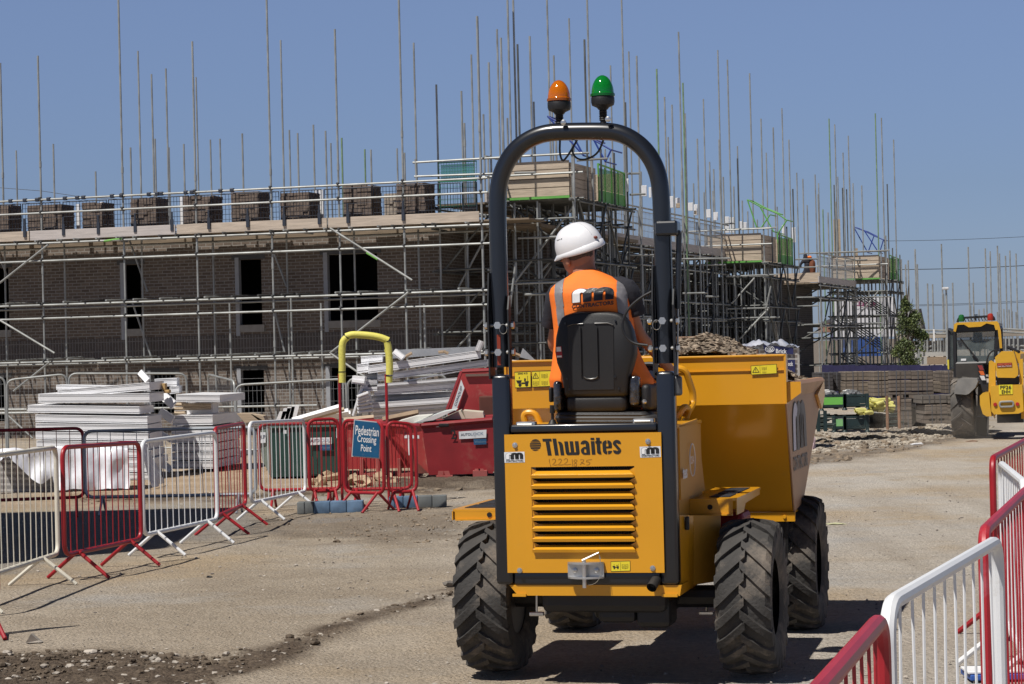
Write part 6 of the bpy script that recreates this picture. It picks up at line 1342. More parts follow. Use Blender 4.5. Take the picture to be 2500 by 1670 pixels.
for x in (515, ): mb = MB(); a = P(*z2(x, 780), d4-.02); b_ = P(*z2(x, 1090), d4-.02); mb.tube(a, b_, .02, 6); mb.build('rib', GSK, s4, frame=WORLD)
g4 = lambda *p: tuple(P(*z2(*q), d4-.035) for q in p)
q = g4((562, 875), (712, 868), (712, 820), (562, 824)); o = skip_decal(s4, q, 'AUTO', INKB, box_=(.02, .36, .42, .78)); mb = MB(); text_on(mb, 'LOCK', sub(q, .44, .36, .92, .8), .016, bold=.01); mb.build('lettering', INKL, o, frame=WORLD, recalc=False)
skip_decal(s4, g4((628, 912), (712, 910), (712, 872), (628, 875)), 'Vision', _mats['ink_faint'], STB)
skip_decal(s4, g4((376, 795), (398, 795), (398, 770), (376, 770)), None, None); 
q = (P(*z2(215, 862), d4+1.22), P(*z2(262, 858), d4+.4), P(*z2(262, 785), d4+.4), P(*z2(215, 785), d4+1.22)); skip_decal(s4, q, 'QUIP', INKB, lift=.02, box_=(.02, .3, .95, .75))
# ================================================================ white plastic frames
def profile_bundle(Z, xl, yl, xr, yr, h, d, label, side=40, dep=.9, group=None, mat=WHT, skew=0.0):
    """a long bundle of white extrusions: grooved front, plain end on the right"""
    a = P(*Z(xl, yl), d); b_ = P(*Z(xr, yr), d-skew); a2 = P(*Z(xl, yl+h), d); hh = a.z-a2.z
    bx_ = P(Z(xr+side, yr)[0], Z(xr, yr)[1], d-skew+dep).x-b_.x; back = Vector((bx_, dep, 0)); L = b_-a
    prof = [(0, 0), (0, .10), (.05, .105), (.05, .175), (0, .18), (0, .27), (.04, .275), (.04, .325), (0, .33), (0, .80), (.05, .805), (.05, .87), (0, .875), (0, 1.0)]
    mb = MB(); bd_ = Vector((0, 1, 0)); pts = [a+bd_*t+Vector((0, 0, -hh*z)) for t, z in prof]+[a+back+Vector((0, 0, -hh)), a+back]
    mb.prism(pts, L); o = mb.build('plastic_frame_bundle', mat, None, frame=WORLD); tag(o, label, 'plastic frames', group); return o
z1 = ZC(0, 850, 2.852); OR = ['topmost', 'second', 'third', 'fourth', 'fifth', 'sixth', 'seventh', 'eighth', 'ninth', 'tenth', 'eleventh']
rows = [(400, 292, 1040, 237, 62), (265, 318, 1040, 315, 68), (192, 396, 970, 406, 58), (245, 462, 1025, 476, 58), (247, 523, 1028, 535, 56), (247, 582, 1030, 594, 58), (252, 643, 1034, 654, 56), (300, 702, 1048, 712, 52), (400, 757, 1070, 767, 52), (500, 812, 1050, 820, 50), (500, 865, 1030, 873, 48)]
for i, (a, b_, c, e, h) in enumerate(rows):
    profile_bundle(z1, a, b_, c, e, h-6, 33.7-.05*i, 'white plastic frame bundle, %s from the top of the tall left stack' % OR[i] if i else 'tilted white plastic frame bundle on the very top of the tall left stack', side=100, dep=1.3, group='white frame bundles of the left stack')
profile_bundle(z1, 390, 256, 760, 262, 34, 34.9, 'short white frame bundle behind the tilted one on the tall left stack', group='white frame bundles of the left stack')
profile_bundle(z1, 1075, 215, 1230, 208, 55, 36.5, 'white frame piece sticking up right of the tall left stack', side=20); profile_bundle(z1, 1180, 270, 1245, 262, 50, 36.2, 'short white frame piece propped above the gap between the two stacks', side=20)
rows2 = [(1225, 322, 1530, 325, 58, 175), (1200, 470, 1480, 465, 76, 190), (1195, 548, 1480, 546, 58, 190), (1192, 608, 1480, 606, 60, 190), (1192, 670, 1480, 668, 58, 190), (1192, 730, 1480, 728, 56, 195), (1192, 788, 1480, 786, 60, 195)]
for i, (a, b_, c, e, h, sd) in enumerate(rows2):
    profile_bundle(z1, a, b_, c, e, h-7, 35.3-.04*i, 'white plastic frame bundle, %s from the top of the shorter middle stack' % ['topmost', 'second', 'third', 'fourth', 'fifth', 'sixth', 'lowest'][i], side=sd, dep=1.9, group='white frame bundles of the middle stack')
def bar3(Z, p, q, r, d, mat, nm, label, cat, e=0.0):
    mb = MB(); mb.tube(P(*Z(*p), d), P(*Z(*q), d+e), r, 4); o = mb.build(nm, mat, None, frame=WORLD); tag(o, label, cat); return o
for i, (p, q) in enumerate((((1215, 392), (1470, 398)), ((1215, 422), (1470, 415)), ((1215, 452), (1300, 448)))): bar3(z1, p, q, .03, 35.6, TIMB, 'timber_batten', ['upper', 'middle', 'lower short'][i]+' timber batten in the gap under the top bundle of the middle stack', 'batten')
mb = MB(); a = P(*z1(1215, 462), 35.9); b_ = P(*z1(1480, 380), 35.9); mb.bb(a.x, b_.x, 35.9, 36.6, a.z, b_.z); o = mb.build('plastic_crate_side', WHT, None, frame=WORLD); tag(o, 'white frame pack between the top and second bundles of the middle stack', 'plastic frames')
r = random.Random(77); mess = [((1040, 590), (1120, 650), 40), ((1110, 440), (1200, 500), 55), ((1130, 330), (1210, 400), 60), ((1085, 715), (1115, 770), 45), ((1120, 600), (1190, 640), 40), ((1030, 740), (1060, 790), 30), ((1140, 810), (1190, 850), 40), ((970, 165), (1025, 225), 40)]
for i, (p, q, w) in enumerate(mess):
    a = P(*z1(*p), 35.2); b_ = P(*z1(*q), 35.0); mb = MB(); n_ = Vector((b_.z-a.z, 0, -(b_.x-a.x))).normalized()*(w/2/2.852/F*35)
    mb.prism([a-n_, b_-n_, b_+n_, a+n_], (0, .12, 0)); mb.prism([a-n_*.5+Vector((0, -.02, 0)), b_-n_*.5+Vector((0, -.02, 0)), b_+n_*.5+Vector((0, -.02, 0)), a+n_*.5+Vector((0, -.02, 0))], (0, .018, 0)); o = mb.build('plastic_offcut', WHT, None, frame=WORLD)
    tag(o, ['white offcut leaning at the right side of the left stack near its middle', 'white square offcut between the tops of the two stacks', 'tilted white offcut just below the top right corner of the left stack', 'small white offcut low between the two stacks', 'white offcut pointing right from the left stack at mid height', 'tiny white offcut at the bottom right of the left stack', 'white offcut near the ground between the two stacks', 'bright white offcut sticking up behind the left stack against the fence'][i], 'offcut')
for (p, q, lb) in (((1135, 245), (1158, 290), 'brown timber end at the top right corner of the tall left stack'), ((1145, 290), (1185, 312), 'small brown timber block under the propped white piece')):
    a = P(*z1(*p), 34.8); b_ = P(*z1(*q), 34.8); mb = MB(); mb.rbox((a+b_)/2, (abs(b_.x-a.x), .2, abs(a.z-b_.z)), .01); o = mb.build('timber_block', pm('ochre_timber', (.50, .33, .14), .8, 0, .2), None, frame=WORLD); tag(o, lb, 'wood block')
# sheeted pile at the left
def sheet():
    mb = MB(); d0 = 30.6; top = [(-60, 690), (0, 700), (120, 705), (250, 700), (380, 672), (520, 668), (700, 672), (830, 680), (890, 690)]; vs = []; fs = []; nx = 60; ny = 26
    def tz(x):
        for (xa, ya), (xb, yb) in zip(top, top[1:]):
            if xa <= x <= xb: return ya+(yb-ya)*(x-xa)/(xb-xa)
        return 690
    for i in range(nx+1):
        u = i/nx; xz = -60+u*(950); ze = P(*z1(xz, tz(xz)), d0).z; X = P(*z1(xz, 800), d0).x
        for j in range(ny+1):
            v = j/ny
            if v < .35: y = d0+1.1*(1-v/.35); z = ze-.02-.05*(1-v/.35)
            else:
                w = (v-.35)/.65; hang = 1.0
                if u < .48: hang = .12+.72*abs(math.sin((u*2.0-.30)*pi*1.05))**1.2 if u > .04 else .95
                if u < .10: hang = .95
                z = ze*(1-w*hang)+.03; y = d0-.05-.12*w-.06*math.sin(u*38)*w
            p = Vector((X+.10*v*(u-.5), y, z)); p += Vector((.03*noise.noise(p*4), .10*noise.noise(p*Vector((3, 0, 2)).length*0+p*3.3), .035*noise.noise(p*5+Vector((9, 1, 2))))); p.z = max(p.z, .02); vs.append(p)
    for i in range(nx):
        for j in range(ny): a = i*(ny+1)+j; fs.append((a, a+ny+1, a+ny+2, a+1))
    i0 = nx*(ny+1); mb.add(vs, fs); k = len(mb.v)
    for j in range(10):
        for m_ in range(8):
            v = j/9; w = m_/7; p = vs[i0+9]+Vector((.10+.22*v, .05+1.0*w, 0)); p.z = vs[i0+9].z*(1-v)+.03; p += Vector((.05*noise.noise(p*4), 0, .03*noise.noise(p*5))); mb.v.append(p)
    for j in range(9):
        for m_ in range(7): a = k+j*8+m_; mb.f.append([a, a+1, a+9, a+8]); mb.mi.append(0)
    o = mb.build('plastic_sheet', pm('white_sheet', (.72, .73, .78), .35, 0, .06, 3, bump=.6, bs=7, coat=.2), None, smooth=True, frame=WORLD, angle=180, recalc=False); tag(o, 'crumpled white plastic sheet draped over a pile of frames behind the left barriers', 'plastic sheet')
sheet()
for i, (a, b_, c, e, h) in enumerate(((-120, 800, 330, 812, 40), (-120, 842, 350, 852, 40), (-120, 884, 360, 892, 40), (-120, 926, 372, 930, 40), (-120, 968, 380, 970, 38), (-120, 765, 300, 772, 34))):
    profile_bundle(z1, a, b_, c, e, h-3, 30.85, 'grey white frame bundle under the sheet, row %s' % ['two from the top', 'three from the top', 'four from the top', 'five from the top', 'six, resting on the ground', 'one, directly under the sheet'][i], group='frame bundles under the plastic sheet', mat=pm('offwhite_plastic', (.50, .48, .46), .5))
# big untidy pile behind the skips
big = [(240, 300, 1368, 145, 80, 'long white frame bundle on top of the big pile, end left of the yellow foam'), (340, 388, 1445, 236, 66, 'long white frame bundle directly under the topmost one of the big pile'), (600, 452, 1445, 297, 14, 'thin white strip sliding diagonally across the big pile'), (240, 492, 1160, 420, 28, 'thin white frame length in the middle of the big pile'),
       (300, 520, 1150, 455, 80, 'bright white frame bundle in the middle of the big pile, pointing at the tipped skip'), (225, 608, 1090, 560, 62, 'grey white frame bundle below the bright middle one of the big pile'), (282, 676, 1080, 620, 54, 'white frame bundle third from the bottom of the big pile'), (286, 732, 1062, 676, 50, 'white frame bundle second from the bottom of the big pile'), (290, 784, 1040, 730, 50, 'white frame bundle at the bottom of the big pile above the skip rim'),
       (170, 210, 385, 190, 70, 'short white frame bundle at the top left corner of the big pile'), (130, 285, 245, 272, 92, 'square white bundle end sticking out left near the top of the big pile'), (205, 370, 330, 372, 70, 'white bundle end behind the foam post in the big pile'), (185, 452, 332, 450, 105, 'pale bundle end under the foam post in the big pile')]
for i, (a, b_, c, e, h, lb) in enumerate(big): profile_bundle(zp, a, b_, c, e, h, 36.0+.08*(i % 3)+(.5 if i in (5, 9, 11) else 0), lb, group='white frame bundles of the big pile', side=10, dep=.8, mat=WHT)
fan = [((80, 440), (205, 455), 78), ((130, 612), (245, 570), 30), ((130, 645), (250, 600), 30), ((132, 672), (262, 632), 26), ((132, 700), (280, 668), 26), ((134, 735), (285, 710), 30), ((136, 770), (290, 752), 30), ((90, 805), (180, 500), 26), ((500, 155), (590, 225), 60), ((1345, 150), (1385, 50), 60)]
fl = ['white boxed end jutting out farthest left of the big pile', 'first splayed white length at the left of the big pile', 'second splayed white length at the left of the big pile', 'third splayed white length at the left of the big pile', 'fourth splayed white length at the left of the big pile', 'fifth splayed white length at the left of the big pile', 'lowest splayed white length at the left of the big pile', 'white length leaning steeply at the left side of the big pile', 'ribbed white piece lying askew on top of the big pile', 'white piece standing up beside the left leg of the roll bar']
for i, (p, q, w) in enumerate(fan):
    d = 35.6+.03*i; a = P(*zp(*p), d); b_ = P(*zp(*q), d-.05); n_ = Vector((-(b_.z-a.z), 0, (b_.x-a.x))).normalized()*(w/2/4.1275/F*d); mb = MB(); mb.prism([a-n_, b_-n_, b_+n_, a+n_], (0, .5, 0)); mb.prism([a-n_*.6+Vector((0, -.02, 0)), b_-n_*.6+Vector((0, -.02, 0)), b_+n_*.1+Vector((0, -.02, 0)), a+n_*.1+Vector((0, -.02, 0))], (0, .019, 0))
    o = mb.build('plastic_profile', WHT, None, frame=WORLD); tag(o, fl[i], 'plastic frames')
mb = MB(); mb.plate(pg(zp, ((470, 230), (1345, 165), (1340, 108), (545, 140)), 37.3), .03); o = mb.build('grey_panel', pm('grey_panel', (.34, .345, .36), .5), None, frame=WORLD); tag(o, 'flat grey panel lying along the back of the big white pile', 'panel')
for (p, q, w, lb) in (((600, 220), (685, 172), 14, 'brown batten end lying on top of the big white pile'), ((950, 165), (1000, 160), 26, 'dark brown timber end on the grey panel'), ((1000, 155), (1050, 178), 24, 'light timber end on the grey panel beside the dark one')): bar3(zp, p, q, .025, 36.4, pm('brown_batten', (.28, .2, .13), .8, 0, .2), 'timber_batten', lb, 'batten')
for i, (xl2, y2, xr2, y3, h) in enumerate(((455, 792, 700, 820, 26), (455, 822, 712, 848, 22))): profile_bundle(q3, xl2, y2, xr2, y3, h, 36.2, ['upper', 'lower'][i]+' white frame bundle seen between the left roll bar leg and the driver', side=5, dep=.6)
a = [P(*q3(*p), 36.0) for p in ((538, 775), (705, 820), (640, 790), (560, 712))]; mb = MB(); mb.prism(a, (0, .1, 0)); o = mb.build('plastic_profile', pm('grey_panel', (.3, .3, .3)), None, frame=WORLD); tag(o, 'grey white tapering panel seen just right of the left roll bar leg', 'panel')
bar3(q3, (470, 740), (545, 770), .03, 36.1, _mats['brown_batten'], 'timber_batten', 'thin batten between the roll bar leg and the grey tapering panel', 'batten')
# boards heaped on the red skip
SLB = pm('board_white', (.66, .64, .58), .7, 0, .08); SLC = pm('board_cream', (.56, .50, .40), .75, 0, .1)
sl = [([(545, 862), (720, 812), (880, 800), (700, 882)], 31.6, SLB, 'flat white board at the left of the heap on the big red skip'), ([(700, 878), (1000, 765), (1135, 742), (900, 850)], 31.4, pm('board_bluish', (.55, .60, .58), .6), 'long pale blue board sliding off the big red skip'), ([(985, 842), (1175, 752), (1222, 835)], 31.7, SLC, 'cream insulation slab in the middle of the heap on the big red skip'),
      ([(1225, 834), (1200, 755), (1398, 772), (1412, 832)], 31.7, SLC, 'cream insulation slab at the right of the heap on the big red skip')]
for pts, d, m_, lb in sl:
    mb = MB(); w = [P(*zp(*p), d) for p in pts]; mb.prism(w, (0, .9, 0)); o = mb.build('insulation_board', m_, None, frame=WORLD); tag(o, lb, 'board', 'boards heaped on the big red skip')
w = [P(*zp(*p), 31.62) for p in ((1000, 800), (1175, 752), (1225, 756), (1390, 772), (1200, 770))]
for pts, lb in (([(1005, 832), (1015, 800), (1180, 753), (1190, 765)], 'sunlit white face of the middle slab on the big red skip'),):
    pass
bar3(zp, (390, 850), (750, 775), .05, 32.6, _mats['brown_batten'], 'timber_plank', 'brown plank lying behind the boards on the red skips', 'plank'); bar3(zp, (0, 850), (300, 822), .04, 33.6, TIMB, 'timber_plank', 'pale plank lying left of the gateway behind the red barrier tops', 'plank')
for i, (p, q) in enumerate((((325, 700), (350, 640)), ((355, 700), (378, 618)), ((385, 700), (405, 608)), ((410, 700), (435, 602)))):
    a = P(*z2(*p), 36.5); b_ = P(*z2(*q), 36.5); mb = MB(); mb.prism([a, a+Vector((.12, 0, 0)), b_+Vector((.12, 0, 0)), b_], (0, .05, 0)); o = mb.build('plastic_profile', WHT, None, frame=WORLD); tag(o, ['first', 'second', 'third', 'fourth'][i]+' from the left of four white frames leaning above the green skip', 'plastic frames', 'white frames leaning above the green skip')
for i, (p, q, w) in enumerate((((440, 705), (770, 610), 20), ((520, 700), (800, 625), 16), ((560, 690), (830, 640), 16), ((640, 690), (845, 655), 18))):
    bar3(z2, p, q, .05 if i != 1 else .035, 36.0+i*.12, WHT if i != 1 else TIMB, 'plastic_length' if i != 1 else 'timber_batten', ['uppermost white length', 'pale timber length', 'third white length', 'lowest white length'][i]+' in the slanting pile left of the foam gateway', 'plastic frames' if i != 1 else 'batten')
for (pts, lb) in (([(50, 655), (150, 655), (230, 700), (110, 720)], 'grey brown board leaning above the red end on barrier'), ([(150, 660), (235, 672), (250, 705), (200, 700)], 'pale board beside the grey brown one above the red end on barrier')):
    mb = MB(); mb.prism([P(*z2(*p), 35) for p in pts], (0, .5, 0)); o = mb.build('timber_board', TIMB, None, frame=WORLD); tag(o, lb, 'board')
r = random.Random(3)
for i in range(6):
    x = 620+i*105+r.random()*40; p = G(z2(x, 0)[0], z2(0, 1120+r.random()*60)[1]); mb = MB(); s = r.uniform(.12, .3); M = Matrix.Rotation(r.random()*3, 3, 'Z') @ Matrix.Rotation(r.uniform(-.5, .5), 3, 'X'); mb.blob(p+Vector((0, 0, .04)), (s*.8, s*.5, .08), i, 2, .5, M=M)
    o = mb.build('paper_scrap', pm('torn_cardboard', (.42, .31, .20), .9, 0, .3, 6, bump=.5), None, frame=WORLD, smooth=False); tag(o, 'torn brown cardboard scrap on the soil behind the crossing gate, %s from the left' % ['first', 'second', 'third', 'fourth', 'fifth', 'sixth'][i], 'scrap', 'cardboard scraps behind the crossing gate')
# ================================================================ mesh fences
def mesh_fence(xa, xb, ya, yb, yb_, d, label, d2_=None):
    a = P(xa, ya, d); b_ = P(xb, yb, d2_ or d); rz = math.atan2(b_.y-a.y, b_.x-a.x); L = (b_.xy-a.xy).length; f = Frame((a.x, a.y, 0), rz)
    t = thing('mesh_fence_panel', label, 'fence', (a.x, a.y, 0), rz, 'mesh fence panels by the brick building'); H_ = a.z; H2 = b_.z
    mb = MB(); mb.path(roundpath([(0, 0, .05), (0, 0, H_), (L, 0, H2), (L, 0, .05)], .16, 5), .021, 8); mb.tube((0, 0, .12), (L, 0, .12), .016, 6); mb.build('frame', GALV, t, smooth=True, frame=f)
    mb = MB(); n = int(L/.075)
    for i in range(1, n): x = L*i/n; mb.tube((x, 0, .12), (x, 0, H_+(H2-H_)*i/n-.01), .0022, 3, cap=False)
    for j in range(6): z = .3+j*.22; mb.tube((0, 0, z), (L, 0, z), .0025, 3, cap=False)
    mb.build('mesh', LGTM, t, frame=f)
    for x in (0, L): mb = MB(); mb.rbox((x, 0, .06), (.22, .6, .12), .03); mb.build('fence_foot', pm('concrete_foot', (.25, .25, .25), .9), t, frame=f)
mesh_fence(-130, 12, 925, 920, 0, 42, 'mesh fence panel cut by the left edge of the photo'); mesh_fence(16, 163, 928, 913, 0, 42, 'mesh fence panel second from the left in front of the brown wall'); mesh_fence(168, 455, 912, 912, 0, 42.5, 'long mesh fence panel behind the tall left stack'); mesh_fence(508, 572, 914, 930, 0, 43, 'short mesh fence panel seen slantwise behind the middle stack', 41); mesh_fence(575, 845, 940, 925, 0, 40.5, 'mesh fence panel between the middle stack and the foam gateway')
mesh_fence(848, 1090, 925, 915, 0, 41, 'mesh fence panel hidden behind the big white pile')
for (y0, y1, d, x0, x1) in ((430, 428, 43, -60, 185), (455, 450, 42.7, -30, 235)): bar3(z1, (x0, y0), (x1, y1), .024, d, GALV, 'loose_tube', 'loose galvanised tube lying %s behind the left fence panels' % ('higher' if y0 == 430 else 'lower'), 'tube')
# stones and litter on the ground
for i, (x0, y0, x1, y1, h, lb) in enumerate(((62, 1570, 102, 1552, .10, 'pale flat stone slab standing on edge by the lower left'),)):
    a = G(x0, y0); b_ = G(x1, y0-2); mb = MB(); mb.prism([a, b_, b_+Vector((-.02, 0, .012)), a+Vector((.035, 0, .055))], (0, .05, 0)); o = mb.build('stone_slab', STN, None, frame=WORLD); tag(o, lb, 'stone')
for (x, y, sx_, sy_, sz_, m_, lb) in ((2240, 1087, .22, .05, .05, WHTI, 'white plastic spacer lying on the road below the telehandler'), (2040, 1281, .19, .03, .02, pm('pale_stick', (.5, .5, .3), .8), 'pale yellow stick lying on the road right of the dumper'), (2374, 1079, .2, .05, .03, pm('rust_bit', (.2, .12, .08), .8), 'small rusty offcut on the road in front of the telehandler'), (1978, 1100, .16, .2, .28, pm('pink_bag', (.62, .45, .47), .6, bump=.5, bs=10), 'small pink white plastic bag on the rubble beside the skip of the dumper'),
                                 (823, 1325, .07, .06, .03, pm('mud_lump', (.12, .09, .06), .9), 'dark mud lump on the track left of the dumper'), (510, 1410, .05, .04, .015, RUBC, 'small black scrap on the ground right of the red barrier foot'), (1100, 1433, .11, .09, .05, STD, 'grey stone on the track left of the dumper rear wheel')):
    p = G(x, y); mb = MB(); mb.blob(p+Vector((0, 0, sz_*.4)), (sx_/2, sy_/2, sz_/2), int(x), 2, .35); o = mb.build('litter', m_, None, frame=WORLD); tag(o, lb, 'litter' if 'stone' not in lb else 'stone')
# unseen cabin block added on the left to cast broad shade on the track
cb = thing('added_shade_cabin', 'unseen grey cabin block added left of the track to shade it', 'cabin', (-9.0, 20.4, 0), 0)
mb = MB(); mb.rbox((-9.0, 20.4, 3.75), (5.2, 5.6, 7.5), .05); mb.build('wall', pm('added_cabin_grey', (.4, .42, .42), .6), cb, frame=WORLD)  # body of the added unseen cabin block
for z in (1.5, 4.1, 6.5): mb = MB(); mb.rbox((-9.0, 17.58, z), (1.2, .05, .9), .02); mb.build('window', pm('added_cabin_glass', (.02, .03, .04), .1), cb, frame=WORLD)  # windows of the added unseen cabin block
# ================================================================ telehandler
TY = 40.1; zt5 = ZC(2280, 740, 4.355); _c = P(*zt5(600, 1450), TY); FT = Frame((_c.x, TY, 0), R(-15))
tel = thing('telehandler', 'dusty yellow telehandler with glazed cab and beacons, seen from behind at the right edge', 'telehandler', FT.loc, FT.rz)
T = lambda x, y, yl=0: FT.hit(zt5(x, y), yl)
def tp_(mb, name, mat, parent=None, smooth=False, **k): return mb.build(name, mat, parent or tel, smooth=smooth, frame=FT, **k)
YT = pm('telehandler_yellow', (.62, .34, .02), .5, 0, .06, 3, dirt=(.45, .32, .16), damt=.08, ds=5)
def tquad(pts, yl, th, name, mat, par=None): mb = MB(); mb.prism([T(x, y, yl) for x, y in pts], (0, th, 0)); return tp_(mb, name, mat, par)
_t2 = make_tyre(.56, .40, .27, 13).build('tyre', pm('dusty_tyre', (.09, .083, .075), .9, 0, .3, 5, dirt=(.26, .22, .18), damt=.5, ds=4), None, smooth=True, angle=30); _t2m = _t2.data; bpy.data.objects.remove(_t2)
def wheel2(x, y, s):
    w = bpy.data.objects.new('wheel', None); COL.objects.link(w); w.parent = tel; w.location = (x, y, .56); FR[w.name] = FT
    mb = MB(); mb.lathe([(.28, -.16), (.27, .02), (.10, .04), (.09, .10)], (0, 0, 0), 24, Matrix.Rotation(pi/2*s, 3, 'Y')); mb.build('rim', YT, w, smooth=True); o = bpy.data.objects.new('tyre', pm and _t2m); COL.objects.link(o); o.parent = w
wl = T(318, 1200, .6).x; wr = wl+1.95
for x, y, s in ((wl, .6, -1), (wr, .6, 1), (wl, 3.3, -1), (wr, 3.3, 1)): wheel2(x, y, s)
tquad(((215, 965), (225, 880), (255, 815), (290, 798), (460, 802), (470, 830), (440, 900), (370, 965), (340, 975)), -.06, .75, 'mudguard', pm('mudguard_grey', (.20, .195, .185), .6, 0, .2, dirt=(.22, .20, .17), damt=.3))
# cab
CABK = pm('cab_black', (.018, .018, .02), .4); GLS = pm('cab_glass', (.15, .18, .18), .08, 0, .3, spec=.8, alpha=.5)
mb = MB(); cabp = [(232, 300), (232, 650), (575, 640), (700, 620), (700, 290)]
for a, b_ in (((222, 300), (232, 800)), ((668, 290), (655, 600)), ((222, 300), (668, 280)), ((232, 645), (570, 636))): mb.tube(T(*a, .9), T(*b_, .9), .035, 6)
for a, b_ in (((165, 280), (165, 690)), ((715, 260), (722, 560)), ((165, 280), (222, 300)), ((715, 260), (668, 290)), ((165, 690), (232, 720))): mb.tube(T(*a, 1.5 if a[0] in (165, 715) else .9), T(*b_, 1.5 if b_[0] in (165, 722) else .9), .03, 6)
cabo = tp_(mb, 'cab_frame', CABK)
tquad(((240, 305), (655, 292), (640, 632), (245, 642)), .9, .012, 'rear_window', GLS, cabo)
mb = MB(); mb.plate([T(170, 285, 1.5), T(226, 305, .92), T(235, 715, .92), T(170, 690, 1.5)], .012); tp_(mb, 'side_window', GLS, cabo)
tquad(((232, 650), (470, 648), (480, 800), (235, 800)), .7, 1.0, 'engine_cover', pm('dusty_black', (.045, .04, .036), .8, 0, .3, 4))
tquad(((165, 300), (232, 300), (232, 720), (165, 690)), 2.3, .05, 'cab_front_wall', CABK, cabo); tquad(((240, 560), (640, 560), (640, 760), (240, 760)), 2.2, .05, 'dashboard', CABK, cabo)
tquad(((420, 310), (505, 310), (515, 400), (560, 420), (490, 515), (400, 510), (360, 440), (415, 395)), 1.6, .2, 'seat', CABK, cabo)
mb = MB(); mb.tube(T(280, 375, .88), T(465, 600, .88), .012, 6); mb.tube(T(415, 560, .88), T(465, 608, .88), .022, 6); tp_(mb, 'wiper', CABK, cabo)
tquad(((287, 592), (342, 590), (342, 612), (287, 614)), .88, .005, 'sticker', WHTI, cabo)
rf = tquad(((208, 300), (215, 225), (240, 207), (670, 192), (690, 215), (712, 300), (725, 480), (700, 480), (680, 285), (655, 285), (640, 232), (560, 215), (500, 250), (370, 258), (320, 228), (250, 232), (232, 305)), .75, .08, 'cab_roof_trim', YT)
tquad(((215, 230), (690, 212), (690, 290), (232, 305)), .86, 1.4, 'cab_roof', CABK)
mb = MB(); mb.path(roundpath([T(250, 205, .8), T(262, 165, .8), T(285, 158, .8), T(590, 140, .8), T(635, 145, .8), T(645, 185, .8)], .05, 4), .02, 6)
for i in range(8): mb.tube(T(320+i*36, 160-i*2, .8), T(340+i*36, 200-i*2, .8), .008, 5)
mb.tube(T(447, 190, .8), T(447, 135, .8), .012, 6); mb.lathe([(.02, 0), (.045, .01), (.02, .02)], T(447, 132, .8), 10); tp_(mb, 'roof_guard', CABK)
for (x0, y0, c, lb) in ((293, 160, (.02, .22, .04), 'green beacon'), (602, 148, (.65, .05, .02), 'red orange beacon')):
    p = T(x0, y0+20, .8); mb = MB(); mb.lathe([(.05, -.03), (.055, 0), (.055, .05), (.045, .085), (.02, .10)], p, 14); tp_(mb, 'beacon', pm('tele_'+lb.split()[0], tuple(v*.55 for v in c), .35), smooth=True, label=lb)
# boom end and rear body
bo = tquad(((650, 575), (720, 512), (845, 512), (862, 560), (895, 700), (895, 765), (862, 795), (680, 792), (665, 770)), -.25, .5, 'boom_end', YT)
bq = tuple(T(*p, -.26) for p in ((672, 685), (832, 678), (830, 632), (670, 640))); mb = MB(); mb.add(bq, [(0, 1, 2, 3)]); o = tp_(mb, 'name_plate', pm('plate_red', (.22, .035, .02), .5), bo, recalc=False); mb = MB(); text_on(mb, 'ARDENT', sub(bq, .05, .42, .95, .9), .006, bold=.02); tp_(mb, 'lettering', pm('ink_red', (.6, .1, .04), .5), o, recalc=False); mb = MB(); text_on(mb, 'HIRE SOLUTIONS', sub(bq, .05, .1, .95, .34), .006); tp_(mb, 'lettering', WHTI, o, recalc=False)
for s, x0 in ((0, 585), (1, 905)): tquad(((x0, 620), (x0+22, 610), (x0+70, 640), (x0+70, 860), (x0+62, 1230), (x0-5, 1100)) if s == 0 else ((x0, 600), (x0+40, 590), (x0+55, 1230), (x0+25, 1230), (x0+5, 800)), -.15, .14, 'boom_bracket', YT)
tquad(((840, 505), (920, 540), (915, 640), (880, 640)), .2, 2.6, 'boom', YT)
mb = MB(); mb.tube(T(790, 470, .5), T(905, 520, .2), .03, 6); tp_(mb, 'hydraulic_pipe', CABK)
mb = MB(); mb.path(smoothpts([T(*p, .1) for p in ((560, 640), (575, 560), (620, 505), (690, 500), (720, 525))]), .014, 6); tp_(mb, 'hydraulic_hose', CABK)
tquad(((655, 800), (920, 790), (900, 870), (680, 880)), -.05, .2, 'boom_pivot', CABK)
rb = tquad(((600, 880), (940, 865), (955, 1150), (900, 1175), (640, 1185), (610, 1150)), -.3, .5, 'rear_body', YT)
tquad(((488, 985), (520, 955), (585, 948), (612, 1205), (560, 1205), (520, 1180), (490, 1080)), -.3, .8, 'counterweight', YT); tquad(((955, 960), (1020, 950), (1080, 980), (1080, 1150), (1010, 1190), (960, 1150)), -.3, .8, 'counterweight', YT)
nq = tuple(T(*p, -.31) for p in ((692, 972), (838, 968), (836, 866), (690, 870))); mb = MB(); mb.add(nq, [(0, 1, 2, 3)]); o = tp_(mb, 'number_plate', YLAB, rb, recalc=False); mb = MB(); text_on(mb, 'PF26', sub(nq, .1, .54, .9, .92), .006, bold=.015); text_on(mb, 'EHH', sub(nq, .2, .08, .82, .46), .006, bold=.015); tp_(mb, 'lettering', BLKI, o, recalc=False)
for x, y in ((652, 1078), (888, 1074)): mb = MB(); mb.lathe([(.035, 0), (.03, .015)], T(x, y, -.31), 12, Matrix.Rotation(pi/2, 3, 'X')); tp_(mb, 'reflector', pm('reflector_red', (.4, .02, .02), .3), rb, smooth=True)
mb = MB(); mb.path(roundpath([T(*p, -.33) for p in ((700, 1050), (845, 1045), (845, 1100), (700, 1105))], .04, 4, closed=True), .018, 6, closed=True); tp_(mb, 'tow_ring', GALV, rb, smooth=True)
lt = tquad(((455, 655), (515, 648), (545, 760), (578, 940), (520, 948), (480, 800)), -.1, .1, 'light_cluster', CABK)
